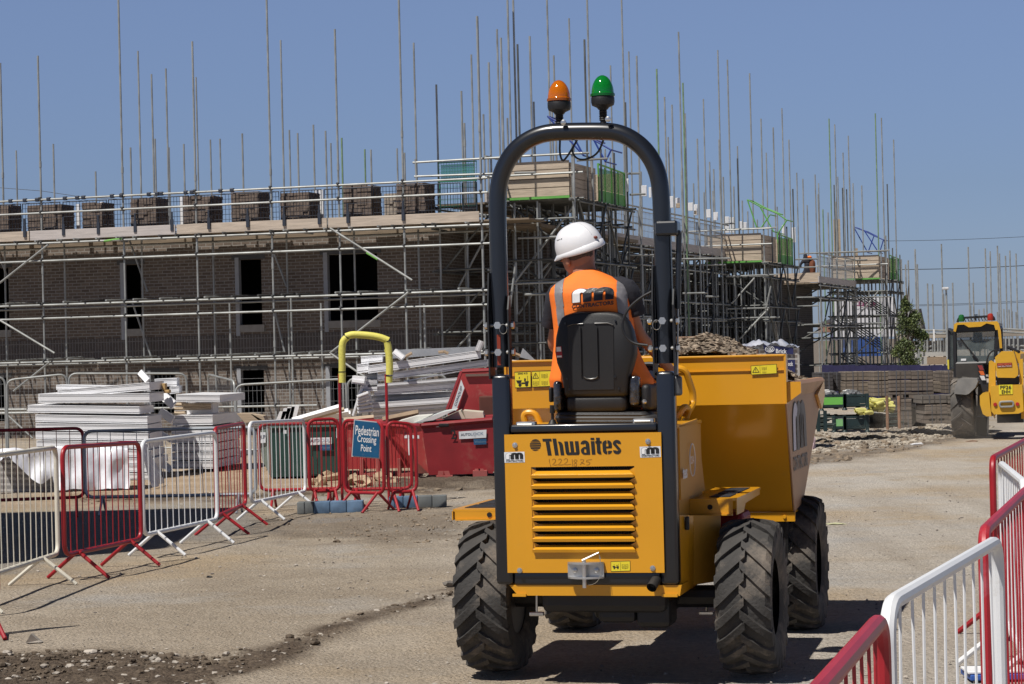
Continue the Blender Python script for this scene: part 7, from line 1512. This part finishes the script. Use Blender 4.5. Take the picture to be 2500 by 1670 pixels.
for y0, y1, c, nm in ((662, 712, (.25, .03, .03), 'tail_light'), (720, 765, (.6, .12, .02), 'indicator'), (772, 820, (.6, .6, .6), 'reversing_light')): m2 = (y0+y1)/2; tquad(((463+(y0-660)*.2, y0), (512+(y0-660)*.2, y0), (520+(y1-660)*.2, y1), (478+(y1-660)*.2, y1)), -.14, .04, nm, pm('lens_'+nm, c, .2, coat=.5), lt)
tquad(((670, 1180), (930, 1175), (955, 1270), (672, 1275)), 0, .6, 'chassis', CABK); tquad(((450, 1210), (570, 1215), (560, 1440), (450, 1440)), 1.4, .6, 'underbody', CABK); tquad(((560, 860), (640, 850), (640, 1200), (460, 1200), (470, 860)), .5, 1.5, 'body_side', CABK)
tquad(((138, 605), (160, 600), (162, 705), (148, 705)), 1.2, .05, 'marker_panel', pm('marker_yellow', (.6, .5, .05), .5))
# ================================================================ brick packs and storage racks on the right
zr = ZC(2000, 880, 6.906)
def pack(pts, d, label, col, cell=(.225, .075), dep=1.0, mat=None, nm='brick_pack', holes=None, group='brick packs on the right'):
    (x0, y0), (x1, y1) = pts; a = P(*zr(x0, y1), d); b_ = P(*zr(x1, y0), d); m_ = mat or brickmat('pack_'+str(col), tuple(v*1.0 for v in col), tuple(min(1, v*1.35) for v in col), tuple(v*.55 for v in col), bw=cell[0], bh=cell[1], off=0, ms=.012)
    t = thing(nm, label, 'brick pack', ((a.x+b_.x)/2, d, a.z), 0, group); mb = MB(); h = b_.z-a.z; W_ = b_.x-a.x
    if holes:
        zz0 = a.z+h*holes[0]; zz1 = a.z+h*holes[1]; hs = [(a.x+W_*u-.055, a.x+W_*u+.055, zz0, zz1) for u in holes[2]]; wall_cells(mb, a.x, b_.x, a.z, b_.z, d, .12, hs); mb.bb(a.x, b_.x, d+.121, d+dep, a.z+.001, b_.z-.001)
    else: mb.rbox(((a.x+b_.x)/2, d+dep/2, (a.z+b_.z)/2), (W_, dep, h), .012)
    mb.build('bricks', m_, t, frame=WORLD)
    r = random.Random(int(x0)); 
    for k in range(2):
        x = a.x+W_*(.3+.4*k); mb = MB(); mb.bb(x-.008, x+.008, d-.006, d+.001, a.z, b_.z); mb.bb(x-.008, x+.008, d-.006, d+dep, b_.z+.001, b_.z+.006); mb.build('strap', pm('pack_strap', (.12, .12, .13), .4), t, frame=WORLD)
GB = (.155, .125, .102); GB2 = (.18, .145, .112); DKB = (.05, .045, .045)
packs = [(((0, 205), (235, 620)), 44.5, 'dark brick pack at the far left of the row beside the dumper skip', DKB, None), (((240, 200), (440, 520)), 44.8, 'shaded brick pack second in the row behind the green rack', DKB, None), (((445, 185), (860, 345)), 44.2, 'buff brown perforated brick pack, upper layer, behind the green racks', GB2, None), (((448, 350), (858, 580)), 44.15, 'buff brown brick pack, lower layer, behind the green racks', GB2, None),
         (((915, 180), (1185, 345)), 43.5, 'brick pack with open gaps, upper, left of the pinkish packs', GB2, None), (((920, 350), (1188, 610)), 43.45, 'brick pack with open gaps, lower, above the yellow tubes', GB2, None), (((1190, 175), (1555, 325)), 43.3, 'top left pinkish brown brick pack in the tallest stack', GB, None), (((1558, 172), (1920, 325)), 43.3, 'top right pinkish brown brick pack in the tallest stack', GB, None),
         (((1192, 332), (1555, 525)), 43.28, 'second layer left pinkish brick pack in the tallest stack', GB, None), (((1558, 332), (1925, 520)), 43.28, 'second layer right pinkish brick pack in the tallest stack', GB, None), (((1192, 530), (1556, 650)), 43.26, 'brick pack with two fork holes under the pinkish packs, left', GB, (.15, .6, (.25, .75))), (((1560, 530), (1930, 645)), 43.26, 'brick pack with two fork holes under the pinkish packs, right', GB, (.15, .6, (.22, .7))),
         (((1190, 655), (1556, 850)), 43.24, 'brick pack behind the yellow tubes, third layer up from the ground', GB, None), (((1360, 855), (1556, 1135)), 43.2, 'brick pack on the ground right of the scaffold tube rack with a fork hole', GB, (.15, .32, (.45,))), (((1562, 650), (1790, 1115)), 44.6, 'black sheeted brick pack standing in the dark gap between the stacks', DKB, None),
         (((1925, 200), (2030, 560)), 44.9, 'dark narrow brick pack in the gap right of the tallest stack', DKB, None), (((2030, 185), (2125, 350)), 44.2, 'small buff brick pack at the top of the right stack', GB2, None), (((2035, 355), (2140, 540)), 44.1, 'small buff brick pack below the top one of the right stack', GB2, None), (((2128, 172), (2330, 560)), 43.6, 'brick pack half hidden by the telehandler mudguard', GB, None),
         (((1725, 585), (2170, 735)), 42.4, 'wide grey brick pack wrapped in clear plastic, upper of the front right stack', (.16, .14, .12), None), (((2172, 580), (2420, 735)), 42.4, 'grey brick pack behind the telehandler wheel, upper layer', (.16, .14, .12), None), (((1790, 742), (2165, 915)), 42.38, 'grey brick pack, middle of the front right stack', GB, None), (((1795, 920), (2168, 1070)), 42.36, 'grey brick pack with fork holes on the ground, front right stack', GB, (.35, .62, (.3, .72))), (((2170, 742), (2420, 1070)), 42.37, 'grey brick pack on the ground just left of the telehandler wheel', GB, (.4, .55, (.2,)))]
for pts, d, lb, col, ho in packs: pack(pts, d, lb, col, holes=ho)
GRL = pm('lime_panel', (.17, .50, .09), .5, 0, .06, dirt=(.3, .36, .2), damt=.08); GRW = pm('faded_lime_panel', (.23, .50, .20), .6, 0, .15, 4, dirt=(.4, .42, .3), damt=.2); GRD = pm('rack_dark_green', (.012, .03, .032), .55, 0, .3)
RST = pm('rusty_foot', (.28, .16, .10), .8, 0, .3)
def rack(x0, x1, y0, y1, d, label, panels, dep=1.1, col=GRD):
    a = P(*zr(x0, y1), d); b_ = P(*zr(x1, y0), d); t = thing('storage_rack', label, 'storage rack', ((a.x+b_.x)/2, d, a.z), 0, 'steel racks stacked on the right')
    for x in (a.x, b_.x):
        for y in (d, d+dep): mb = MB(); mb.rbox((x, y, (a.z+b_.z)/2), (.06, .06, b_.z-a.z), .006); mb.lathe([(.05, 0), (.03, .04)], (x, y, a.z-.02), 8); mb.build('rack_post', GRD, t, frame=WORLD)
    for z in (a.z+.06, b_.z-.03):
        for y_ in (d, d+dep): mb = MB(); mb.bb(a.x+.032, b_.x-.032, y_-.02, y_+.02, z-.02, z+.02); mb.build('rack_rail', GRD, t, frame=WORLD)
    mb = MB(); mb.bb(a.x+.034, b_.x-.034, d-.015, d+.005, a.z+.085, b_.z-.055); mb.build('side_panel', panels, t, frame=WORLD); mb = MB(); mb.bb(a.x+.034, b_.x-.034, d+.03, d+dep-.03, a.z+.02, a.z+.05); mb.build('rack_floor', GRD, t, frame=WORLD); return t, a, b_
r1, ra, rb2 = rack(40, 425, 560, 830, 40.9, 'lime green fronted steel rack full of clamps, upper left', GRL); r2, rc, rd = rack(430, 805, 555, 810, 40.9, 'dark fronted steel rack full of clamps, upper right', GRD)
r3, re_, rf2 = rack(250, 425, 930, 1190, 40.8, 'faded lime green rack on the ground beside the tube bundle', GRW); r4, rg, rh = rack(436, 805, 925, 1190, 40.8, 'dark green rack on the ground under the yellow tubes', GRD)
def fittings(a, b_, d, label, seed, hump=.12):
    r = random.Random(seed); mb = MB()
    for k in range(420):
        u = r.random(); x = a.x+.06+(b_.x-a.x-.12)*u; y = d+.06+r.random()*.9; z = b_.z-.08+hump*math.sin(pi*u)*r.random()**.5; M = Matrix.Rotation(r.random()*6, 3, 'Z') @ Matrix.Rotation(r.random()*3, 3, 'X'); mb.box((x, y, z), (.10*r.uniform(.4, 1.3), .035, .05), M)
    o = mb.build('clamp_pile', pm('clamp_steel', (.33, .33, .32), .45, .6, .4, 12), None, frame=WORLD); tag(o, label, None, kind='stuff')
fittings(ra, rb2, 40.9, 'heap of scaffold clamps in the lime green rack', 1); fittings(rc, rd, 40.9, 'heap of scaffold clamps in the dark rack', 2)
# yellow foam tube bundle and loose tubes
r = random.Random(9); yb = thing('foam_tube_bundle', 'bundle of pale yellow foam tubes strapped together beside the dark racks', 'foam tubes', P(*zr(1030, 870), 41.5).xy.to_3d(), 0)
FY = pm('pale_yellow_foam', (.72, .68, .22), .7, 0, .1, 8)
def ftube(p, q, d, e, rr, parent, name='foam_tube'):
    a = P(*zr(*p), d); b_ = P(*zr(*q), d+e); mb = MB(); mb.path([a, a.lerp(b_, .5)+Vector((0, 0, .01)), b_], rr, 10, cap=False); mb.path([a, a.lerp(b_, .5)+Vector((0, 0, .01)), b_], rr*.5, 8, cap=False); mb.build(name, FY, parent, smooth=True, frame=WORLD)
for (p, q) in (((830, 660), (1130, 720)), ((830, 700), (1180, 660)), ((830, 740), (1120, 780)), ((900, 745), (1240, 720)), ((830, 780), (1100, 830)), ((950, 750), (1150, 690)), ((1030, 755), (1180, 690)), ((1020, 805), (1250, 830)), ((900, 795), (1270, 780)), ((840, 830), (1160, 850)), ((870, 650), (1170, 730)), ((930, 700), (1210, 850)), ((860, 690), (1230, 760)), ((840, 810), (1060, 770)), ((980, 840), (1240, 860))):
    ftube(p, q, 41.2+r.uniform(-.15, .25), r.uniform(.1, .5), .038, yb)
mb = MB(); mb.path(smoothpts([P(*zr(*p), 41.0) for p in ((1090, 670), (1110, 700), (1135, 760), (1120, 830), (1090, 860))]), .010, 5); mb.build('strap', pm('pack_strap', (.1, .1, .1)), yb, frame=WORLD)
yb2 = thing('foam_tube_bundle', 'smaller bundle of yellow foam tube ends poking out under the dark rack', 'foam tubes', P(*zr(680, 900), 40.7).xy.to_3d(), 0)
for (p, q) in (((600, 835), (780, 830)), ((610, 860), (780, 845)), ((640, 880), (790, 870)), ((680, 900), (880, 890)), ((760, 890), (890, 870)), ((830, 880), (900, 885))): ftube(p, q, 40.68+r.uniform(0, .1), .1, .03, yb2)
# scaffold tube bundles in rusty stands
def tube_bundle(x0, x1, y0, y1, d, label, n, m_, ends=False, group='scaffold tube bundles'):
    a = P(*zr(x0, y1), d); b_ = P(*zr(x1, y0), d); t = thing('tube_bundle', label, 'tube bundle', ((a.x+b_.x)/2, d, a.z), 0, group); rr = random.Random(n); k = 0; h = (b_.z-a.z)/n
    for j in range(n):
        mb = MB(); x_ = rr.uniform(-.12, .12) if not ends else 0
        mb.tube((a.x, d+rr.uniform(0, .03), a.z+h*(j+.5)), (b_.x+x_, d+.05+rr.uniform(0, .05), a.z+h*(j+.5)+rr.uniform(-.01, .03)), h*.48, 8); mb.build('tube', m_, t, smooth=True, frame=WORLD)
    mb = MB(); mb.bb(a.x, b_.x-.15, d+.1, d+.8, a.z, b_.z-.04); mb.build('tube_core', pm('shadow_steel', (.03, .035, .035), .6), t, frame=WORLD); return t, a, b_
TG = pm('dull_green_steel', (.085, .11, .10), .45, .5, .3, 8)
t1, a1, b1_2 = tube_bundle(-160, 240, 915, 1170, 40.3, 'bundle of dull scaffold tubes lying beside the faded lime rack', 9, TG)
for x in (-10, 105): mb = MB(); c = P(*zr(x, 1040), 40.15); mb.bb(c.x-.03, c.x+.03, 40.15, 40.2, a1.z-.03, b1_2.z+.08); mb.build('stand', GRD, t1, frame=WORLD)
t2, a2, b2_2 = tube_bundle(1080, 1400, 895, 1130, 41.2, 'bundle of dull scaffold tubes between two rusty uprights', 8, TG)
for x, y0, y1 in ((1150, 600, 1165), (1350, 600, 1150)): mb = MB(); c = P(*zr(x, 900), 41.0); mb.tube(P(*zr(x-10, y0), 41.0), P(*zr(x+5, y1), 41.0), .028, 6); mb.build('stand', RST, t2, frame=WORLD, smooth=True)
te = thing('tube_bundle', 'stack of scaffold tubes seen end on right of the dark green rack', 'tube bundle', P(*zr(950, 1150), 41.3).xy.to_3d(), 0, 'scaffold tube bundles'); r = random.Random(12)
for j in range(9):
    for i in range(9):
        c = P(*zr(870+i*26+(13 if j % 2 else 0), 915+j*26), 41.3); 
        mb = MB(); mb.path([c, c+Vector((0, 1.2, 0))], .0235, 8, cap=False); mb.path([c, c+Vector((0, 1.2, 0))], .017, 8, cap=False); mb.build('tube', GALV if r.random() > .4 else TG, te, smooth=True, frame=WORLD)
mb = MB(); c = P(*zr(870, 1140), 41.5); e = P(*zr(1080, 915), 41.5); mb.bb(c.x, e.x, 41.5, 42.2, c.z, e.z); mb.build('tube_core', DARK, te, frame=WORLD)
# wrapped brick pack behind the dumper skip
zb = ZC(1780, 800, 5.225); DB = 38.0
wp = thing('brick_pack', 'plastic wrapped brick pack with dark blue Brick label behind the dumper skip', 'brick pack', P(*zb(640, 600), DB).xy.to_3d(), 0)
a = P(*zb(205, 660), DB); b_ = P(*zb(895, 255), DB); mid = P(*zb(380, 300), DB).x
mb = MB(); mb.bb(mid, b_.x, DB, DB+1, .1, b_.z); mb.build('bricks', brickmat('wrapped_grey', (.20, .165, .145), (.26, .22, .19), (.40, .38, .36), bw=.11, bh=.085, off=0, ms=.02), wp, frame=WORLD)
mb = MB(); mb.bb(a.x, mid-.005, DB+.1, DB+1, .1, b_.z-.01); mb.build('bricks', brickmat('wrapped_pink', (.50, .30, .22), (.56, .35, .26), (.45, .30, .22), bw=.45, bh=.2, off=0, ms=.006), wp, frame=WORLD, label='pale pink wrapped bricks')
mb = MB(); vs = []; fs = []; n = 30
for i in range(n+1):
    for j in range(13):
        u = i/n; v = j/12; x = P(*zb(130+u*765, 300), DB).x; hump = max(0, math.sin(pi*min(1, u*1.05)))**.7; p = Vector((x, DB-.06+v*1.1, b_.z+.02+.17*hump*math.sin(pi*min(1, v*1.2+.15))*(.6+.8*noise.noise(Vector((u*6, v*3, 3)))) )); p += Vector((0, 0, .05*noise.noise(Vector((u*14, v*7, 1))))); vs.append(p)
for i in range(n):
    for j in range(12): q = i*13+j; fs.append((q, q+13, q+14, q+1))
mb.add(vs, fs); mb.build('plastic_wrap', pm('clear_wrap', (.58, .59, .66), .25, 0, .15, 8, bump=.8, bs=12, coat=.5, alpha=.85), wp, smooth=True, frame=WORLD, recalc=False, angle=180)
NAV = pm('label_navy', (.022, .025, .10), .5)
for pts, tx in ((((462, 322), (820, 340), (820, 258), (430, 215)), 'Brick'), (((735, 570), (842, 572), (842, 408), (735, 408)), 'ock')):
    q = tuple(P(*zb(*p), DB-.03) for p in pts); mb = MB(); mb.add(q, [(0, 1, 2, 3)]); o = mb.build('label_band', NAV, wp, frame=WORLD, recalc=False)
    mb = MB(); text_on(mb, tx, tuple(P(*zb(*p), DB-.036) for p in (((597, 325), (735, 330), (733, 272), (597, 270)) if tx == 'Brick' else ((752, 488), (815, 490), (815, 432), (752, 432)))), .004, bold=.02)
    if tx == 'Brick':
        c = P(*zb(520, 275), DB-.036)
        for rr in (.05, .032, .014): mb.path([c+Vector((rr*1.5*cos(k*pi/8), 0, rr*sin(k*pi/8))) for k in range(16)], .005, 4, closed=True)
    mb.build('lettering', WHTI, o, frame=WORLD, recalc=False)
mb = MB(); a = P(1637, 822, 30); b_ = P(1722, 826, 30); mb.rbox(((a.x+b_.x)/2, 30, a.z-.03), (b_.x-a.x, .5, .05), .01); mb.box(((a.x+b_.x)/2-.1, 30.1, (a.z-.06)/2), (.08, .08, a.z-.06)); o = mb.build('timber_board', pm('reddish_board', (.33, .21, .14), .8), None, frame=WORLD); tag(o, 'reddish brown board seen just above the spoil heap of the dumper', 'board')
# worker on the far walkway
z4 = ZC(1600, 380, 3.016); DW = 79; wk = thing('person', 'worker in dark clothes and orange vest crouching behind the mesh on the far scaffold', 'person', P(*z4(1130, 900), DW).xy.to_3d()+Vector((0, 0, 3.97)), 0)
Wp = lambda x, y, e=0: P(*z4(x, y), DW+e)
Jw = [(Wp(1125, 860), .13), (Wp(1120, 810), .12), (Wp(1108, 765), .10), (Wp(1104, 740), .06), (Wp(1102, 722), .09), (Wp(1075, 790), .05), (Wp(1060, 830), .04), (Wp(1160, 790), .05), (Wp(1175, 830), .04), (Wp(1080, 880), .08), (Wp(1070, 915), .06), (Wp(1160, 880), .08), (Wp(1165, 915), .06)]
skin_mesh('body', [(tuple(p), r_) for p, r_ in Jw], [(0, 1), (1, 2), (2, 3), (3, 4), (2, 5), (5, 6), (2, 7), (7, 8), (0, 9), (9, 10), (0, 11), (11, 12)], SHRT, wk, WORLD, 0, 1)
mb = MB(); mb.blob(Wp(1155, 830, -.05), (.12, .12, .34), 2, 3, .1); mb.build('vest', pm('dull_orange', (.16, .05, .02), .8), wk, smooth=True, frame=WORLD); mb = MB(); mb.blob(Wp(1135, 748, -.1), (.08, .08, .05), 3, 2, .1); mb.build('hood', HVO, wk, smooth=True, frame=WORLD)
# ================================================================ distance
zs = ZC(2000, 560, 2.8)
def fbox(x0, y0, x1, y1, d, dep, name, mat, par, z0=None): a = P(*zs(x0, y1), d); b_ = P(*zs(x1, y0), d); mb = MB(); mb.bb(a.x, b_.x, d, d+dep, a.z if z0 is None else z0, b_.z); return mb.build(name, mat, par, frame=WORLD)
si = thing('silo', 'white mortar silo with blue base panel behind the farthest loading bay', 'silo', P(*zs(330, 900), 100).xy.to_3d(), 0)
fbox(195, 460, 520, 740, 100, 4, 'silo_body', pm('silo_white', (.62, .62, .64), .5), si); fbox(230, 735, 430, 870, 99.9, 3, 'base_panel', pm('silo_blue', (.03, .08, .27), .5), si)
q = tuple(P(*zs(*p), 99.95) for p in ((230, 525), (400, 530), (400, 495), (230, 490))); mb = MB(); text_on(mb, 'CEMEX', q, .02, bold=.03); mb.build('lettering', pm('ink_purple', (.22, .05, .12), .5), si, frame=WORLD, recalc=False)
fbox(395, 570, 425, 635, 99.9, .1, 'window', pm('grey_window', (.2, .2, .22), .3), si); fbox(470, 585, 500, 635, 99.9, .1, 'window', _mats['grey_window'], si)
mb = MB()
for x in (215, 440): mb.tube(P(*zs(x, 700), 100.5), P(*zs(x, 960), 100.5), .12, 6)
mb.build('leg', GALV, si, frame=WORLD)
hd_ = thing('hoarding', 'dark purple blue hoarding running behind the brick packs', 'hoarding', P(*zs(200, 960), 62).xy.to_3d(), 0)
for i in range(12):
    x0 = 20+i*75; fbox(x0, 926+(i % 2)*3, x0+73, 975, 62, .05, 'hoarding_panel', pm('hoarding_purple', (.022, .02, .075), .7, 0, .2), hd_, z0=.2)
TANW = pm('tan_render', (.36, .31, .25), .9, 0, .12, .8); TAN2 = pm('tan_block', (.30, .22, .15), .9, 0, .15, 1.0); PALE = pm('pale_block', (.42, .42, .40), .9, 0, .1, 1)
fb_ = thing('unfinished_building', 'low tan unfinished building with scaffold rails behind the telehandler', 'building', P(*zs(900, 900), 110).xy.to_3d(), 0)
fbox(665, 690, 1400, 745, 110, 6, 'wall', TANW, fb_); fbox(640, 745, 1400, 830, 111, 5, 'wall', pm('tan_dim', (.22, .19, .16), .9), fb_); fbox(640, 835, 880, 870, 109.8, 5, 'wall', PALE, fb_); fbox(740, 871, 880, 925, 109.6, 5, 'wall', TAN2, fb_); fbox(640, 871, 739, 925, 109.7, 5, 'wall', PALE, fb_); fbox(0, 745, 640, 925, 112, 5, 'wall', pm('tan_dim', (.2, .2, .2)), fb_, z0=0)
fbox(1250, 745, 1400, 830, 109.5, 3, 'dark_opening', pm('dark_wall', (.04, .04, .045), .9), fb_)
for y in (690, 712, 800, 828): 
    tube_part('rail', fb_, WORLD, P(*zs(640, y), 108.5), P(*zs(905, y+2), 108.5), .05); tube_part('rail', fb_, WORLD, P(*zs(1245, y-12), 108.5), P(*zs(1400, y-2), 108.5), .05)
for x in (690, 720, 740, 775, 790, 812, 830, 850, 868, 1255, 1275, 1300, 1330, 1360): tube_part('upright', fb_, WORLD, P(*zs(x, 840), 108.4), P(*zs(x-1, 745), 108.4), .045)
fbox(782, 682, 789, 765, 108.3, .1, 'white_post', WHTI, fb_)
hs_ = thing('house', 'distant house gable with dark roof behind the tree', 'house', P(*zs(680, 700), 150).xy.to_3d(), 0); mb = MB(); mb.prism([P(*zs(*p), 150) for p in ((600, 690), (720, 690), (720, 660), (690, 545), (640, 545), (600, 640))], (0, 6, 0)); mb.build('gable_wall', pm('gable', (.20, .19, .18), .9), hs_, frame=WORLD); mb = MB(); mb.prism([P(*zs(*p), 149.8) for p in ((684, 545), (698, 541), (728, 682), (714, 690))], (0, 7, 0)); mb.build('roof', pm('dark_roof', (.04, .035, .04), .9), hs_, frame=WORLD)
hs2 = thing('house', 'distant dark roofed house seen through the scaffold left of the white silo', 'house', P(*zs(140, 700), 150).xy.to_3d(), 0); mb = MB(); mb.prism([P(*zs(*p), 150) for p in ((60, 640), (180, 595), (215, 640))], (0, 6, 0)); mb.build('roof', _mats['dark_roof'], hs2, frame=WORLD); mb = MB(); mb.prism([P(*zs(*p), 150.2) for p in ((60, 640), (215, 640), (215, 700), (60, 700))], (0, 5, 0)); mb.build('wall', pm('house_brick', (.25, .13, .09), .9), hs2, frame=WORLD)
vn = thing('van', 'distant blue and yellow vehicle seen through the scaffold tubes', 'vehicle', P(*zs(170, 770), 120).xy.to_3d(), 0); fbox(150, 705, 200, 760, 120, 4, 'body', pm('van_blue', (.04, .03, .2), .4), vn); fbox(152, 730, 195, 748, 119.9, .1, 'panel', pm('van_yellow', (.7, .45, .02), .4), vn)
fbs = [('scaffold', 'far group of bare scaffold poles just right of the farthest loading bay', [(560,205),(590,240),(608,212),(655,135),(670,238)], 105), ('scaffold', 'far group of bare scaffold poles around the lamp post', [(740,370),(775,375),(835,100),(842,370),(850,440),(912,365)], 112), ('scaffold', 'far group of bare scaffold poles behind the telehandler cab', [(1018,120),(1035,520),(1052,365),(1092,548),(1125,540)], 115),
       ('scaffold', 'far group of bare scaffold poles near the right edge above the telehandler', [(1135,130),(1168,150),(1172,360),(1218,112),(1232,165),(1218,565),(1262,545)], 118), ('scaffold', 'farthest right group of bare scaffold poles at the edge of the photo', [(1273,180),(1303,145),(1297,548),(1345,165),(1345,565),(1318,560),(1385,600)], 120)]
for nm, lb, ps, d in fbs:
    q = P(*zs(*ps[0]), d); t = thing(nm, lb, 'scaffold', (q.x, d, 0), 0, 'far scaffold pole groups')
    for i, (x, y) in enumerate(ps): p = P(*zs(x, y), d+(i % 3)*2.0); mb = MB(); mb.tube((p.x, p.y, 0), p, .042, 5); mb.build('standard', GALV, t, frame=WORLD, smooth=True)
lp = thing('lamp_post', 'slim grey street lamp post with flat head right of the tree', 'lamp post', P(*zs(873, 900), 96).xy.to_3d(), 0); mb = MB(); p = P(*zs(868, 412), 96); mb.path([(p.x, 96, 0), (p.x, 96, 2), p], 0, 8, True, [.07, .055, .04]); mb.build('post', GALV, lp, frame=WORLD, smooth=True); mb = MB(); a = P(*zs(842, 404), 96); b_ = P(*zs(882, 404), 96); mb.rbox((a+b_)/2, (b_.x-a.x, .3, .11), .03); mb.prism([P(*zs(*q), 96) for q in ((862, 408), (876, 408), (872, 432), (866, 432))], (0, .08, 0)); mb.build('lamp_head', pm('lamp_white', (.6, .6, .6), .4), lp, frame=WORLD)
ww_ = .02
for (y0, y1, lb) in ((80, 48, 'highest faint overhead wire crossing the sky at the right'), (275, 245, 'thick overhead wire crossing in front of the far poles'), (525, 495, 'lower overhead wire crossing above the far building'), (518, 485, 'second lower overhead wire just above the other')):
    x0 = 430 if y0 == 80 else 540; mb = MB(); pts = [P(*zs(x0+(1450-x0)*u, y0+(y1-y0)*u+ (6*math.sin(pi*u))), 125) for u in [i/10 for i in range(11)]]; mb.path(pts, ww_ if y0 == 275 else .012, 5); o = mb.build('overhead_wire', RUBC, None, frame=WORLD, smooth=True); tag(o, lb, 'wire')
mb = MB(); mb.path([P(-20, 457, 90), P(100, 466, 90), P(200, 481, 90), P(300, 487, 90)], .010, 5); o = mb.build('overhead_wire', RUBC, None, frame=WORLD); tag(o, 'thin wire sagging across the sky above the left scaffold', 'wire')
# tree
def tree(base, label, crown, d, n=5200):
    t = thing('tree', label, 'tree', (base.x, d, 0), 0); tr = MB(); tr.path([(base.x, d, 0), (base.x+.05, d, 1.2), (base.x-.03, d, 2.4), (base.x, d, 3.6)], 0, 8, True, [.07, .06, .04, .01]); r = random.Random(5)
    for k in range(12): z = .9+k*.2; a = r.random()*6.3; l = r.uniform(.15, .35); tr.path([(base.x, d, z), (base.x+l*.5*cos(a), d+l*.5*sin(a), z+.3), (base.x+l*cos(a), d+l*sin(a), z+.75)], 0, 5, True, [.03, .02, .006])
    tr.build('trunk', pm('bark', (.10, .08, .06), .9, 0, .3, 12), t, smooth=True, frame=WORLD)
    mb = MB(); cl = []
    for (px, py, rr) in crown: c = P(*zs(px, py), d); cl.append((c, rr*.50))
    for k in range(n):
        c, rr = r.choice(cl); v = Vector((r.gauss(0, 1), r.gauss(0, 1), r.gauss(0, 1))).normalized()*rr*(r.random()**.45); p = c+v
        if noise.noise(p*2.3) < -.16: continue
        s = r.uniform(.025, .05); nn = Vector((r.gauss(0, 1), r.gauss(0, 1), r.gauss(0, 1)+.6)).normalized(); u = nn.orthogonal().normalized(); w = nn.cross(u); mb.cur = 0 if r.random() < .6 else (1 if r.random() < .6 else 2)
        mb.add([p-u*s, p+w*s*.5, p+u*s, p-w*s*.5], [(0, 1, 2, 3)])
    mb.build('crown', None, t, frame=WORLD, recalc=False, mats=[pm('leaf_green', (.10, .135, .045), .6, 0, .2), pm('leaf_light', (.13, .16, .045), .6, 0, .2), pm('leaf_dark', (.03, .05, .02), .6, 0, .2)])
tree(P(*zs(612, 950), 74), 'slender leafy green tree standing right of the farthest loading bay', [(600, 470, .22), (590, 500, .35), (600, 545, .5), (585, 590, .6), (620, 600, .6), (660, 590, .45), (600, 650, .8), (640, 660, .8), (600, 720, .95), (650, 740, .8), (690, 720, .45), (600, 790, 1.0), (650, 800, .8), (570, 780, .7), (600, 850, .9), (640, 860, .8), (590, 900, .7), (630, 910, .6), (720, 730, .3), (540, 830, .5)], 74, 11000)
dm = bpy.data.materials.new('dust_cloud'); dm.use_nodes = True; dn = dm.node_tree; dn.nodes.remove(dn.nodes['Principled BSDF']); pv = dn.nodes.new('ShaderNodeVolumePrincipled'); pv.inputs['Color'].default_value = (.75, .66, .55, 1); pv.inputs['Density'].default_value = .16
dn.links.new(pv.outputs[0], dn.nodes['Material Output'].inputs['Volume'])
mb = MB(); p = T(330, 1400, .2); mb.blob(FT.w(p)+Vector((0, -.3, .22)), (.85, .8, .38), 4, 3, .25); mb.blob(FT.w(p)+Vector((-.9, .4, .2)), (1.0, 1.0, .30), 6, 3, .25); o = mb.build('dust', dm, None, frame=WORLD, smooth=True, recalc=False); o['kind'] = 'stuff'
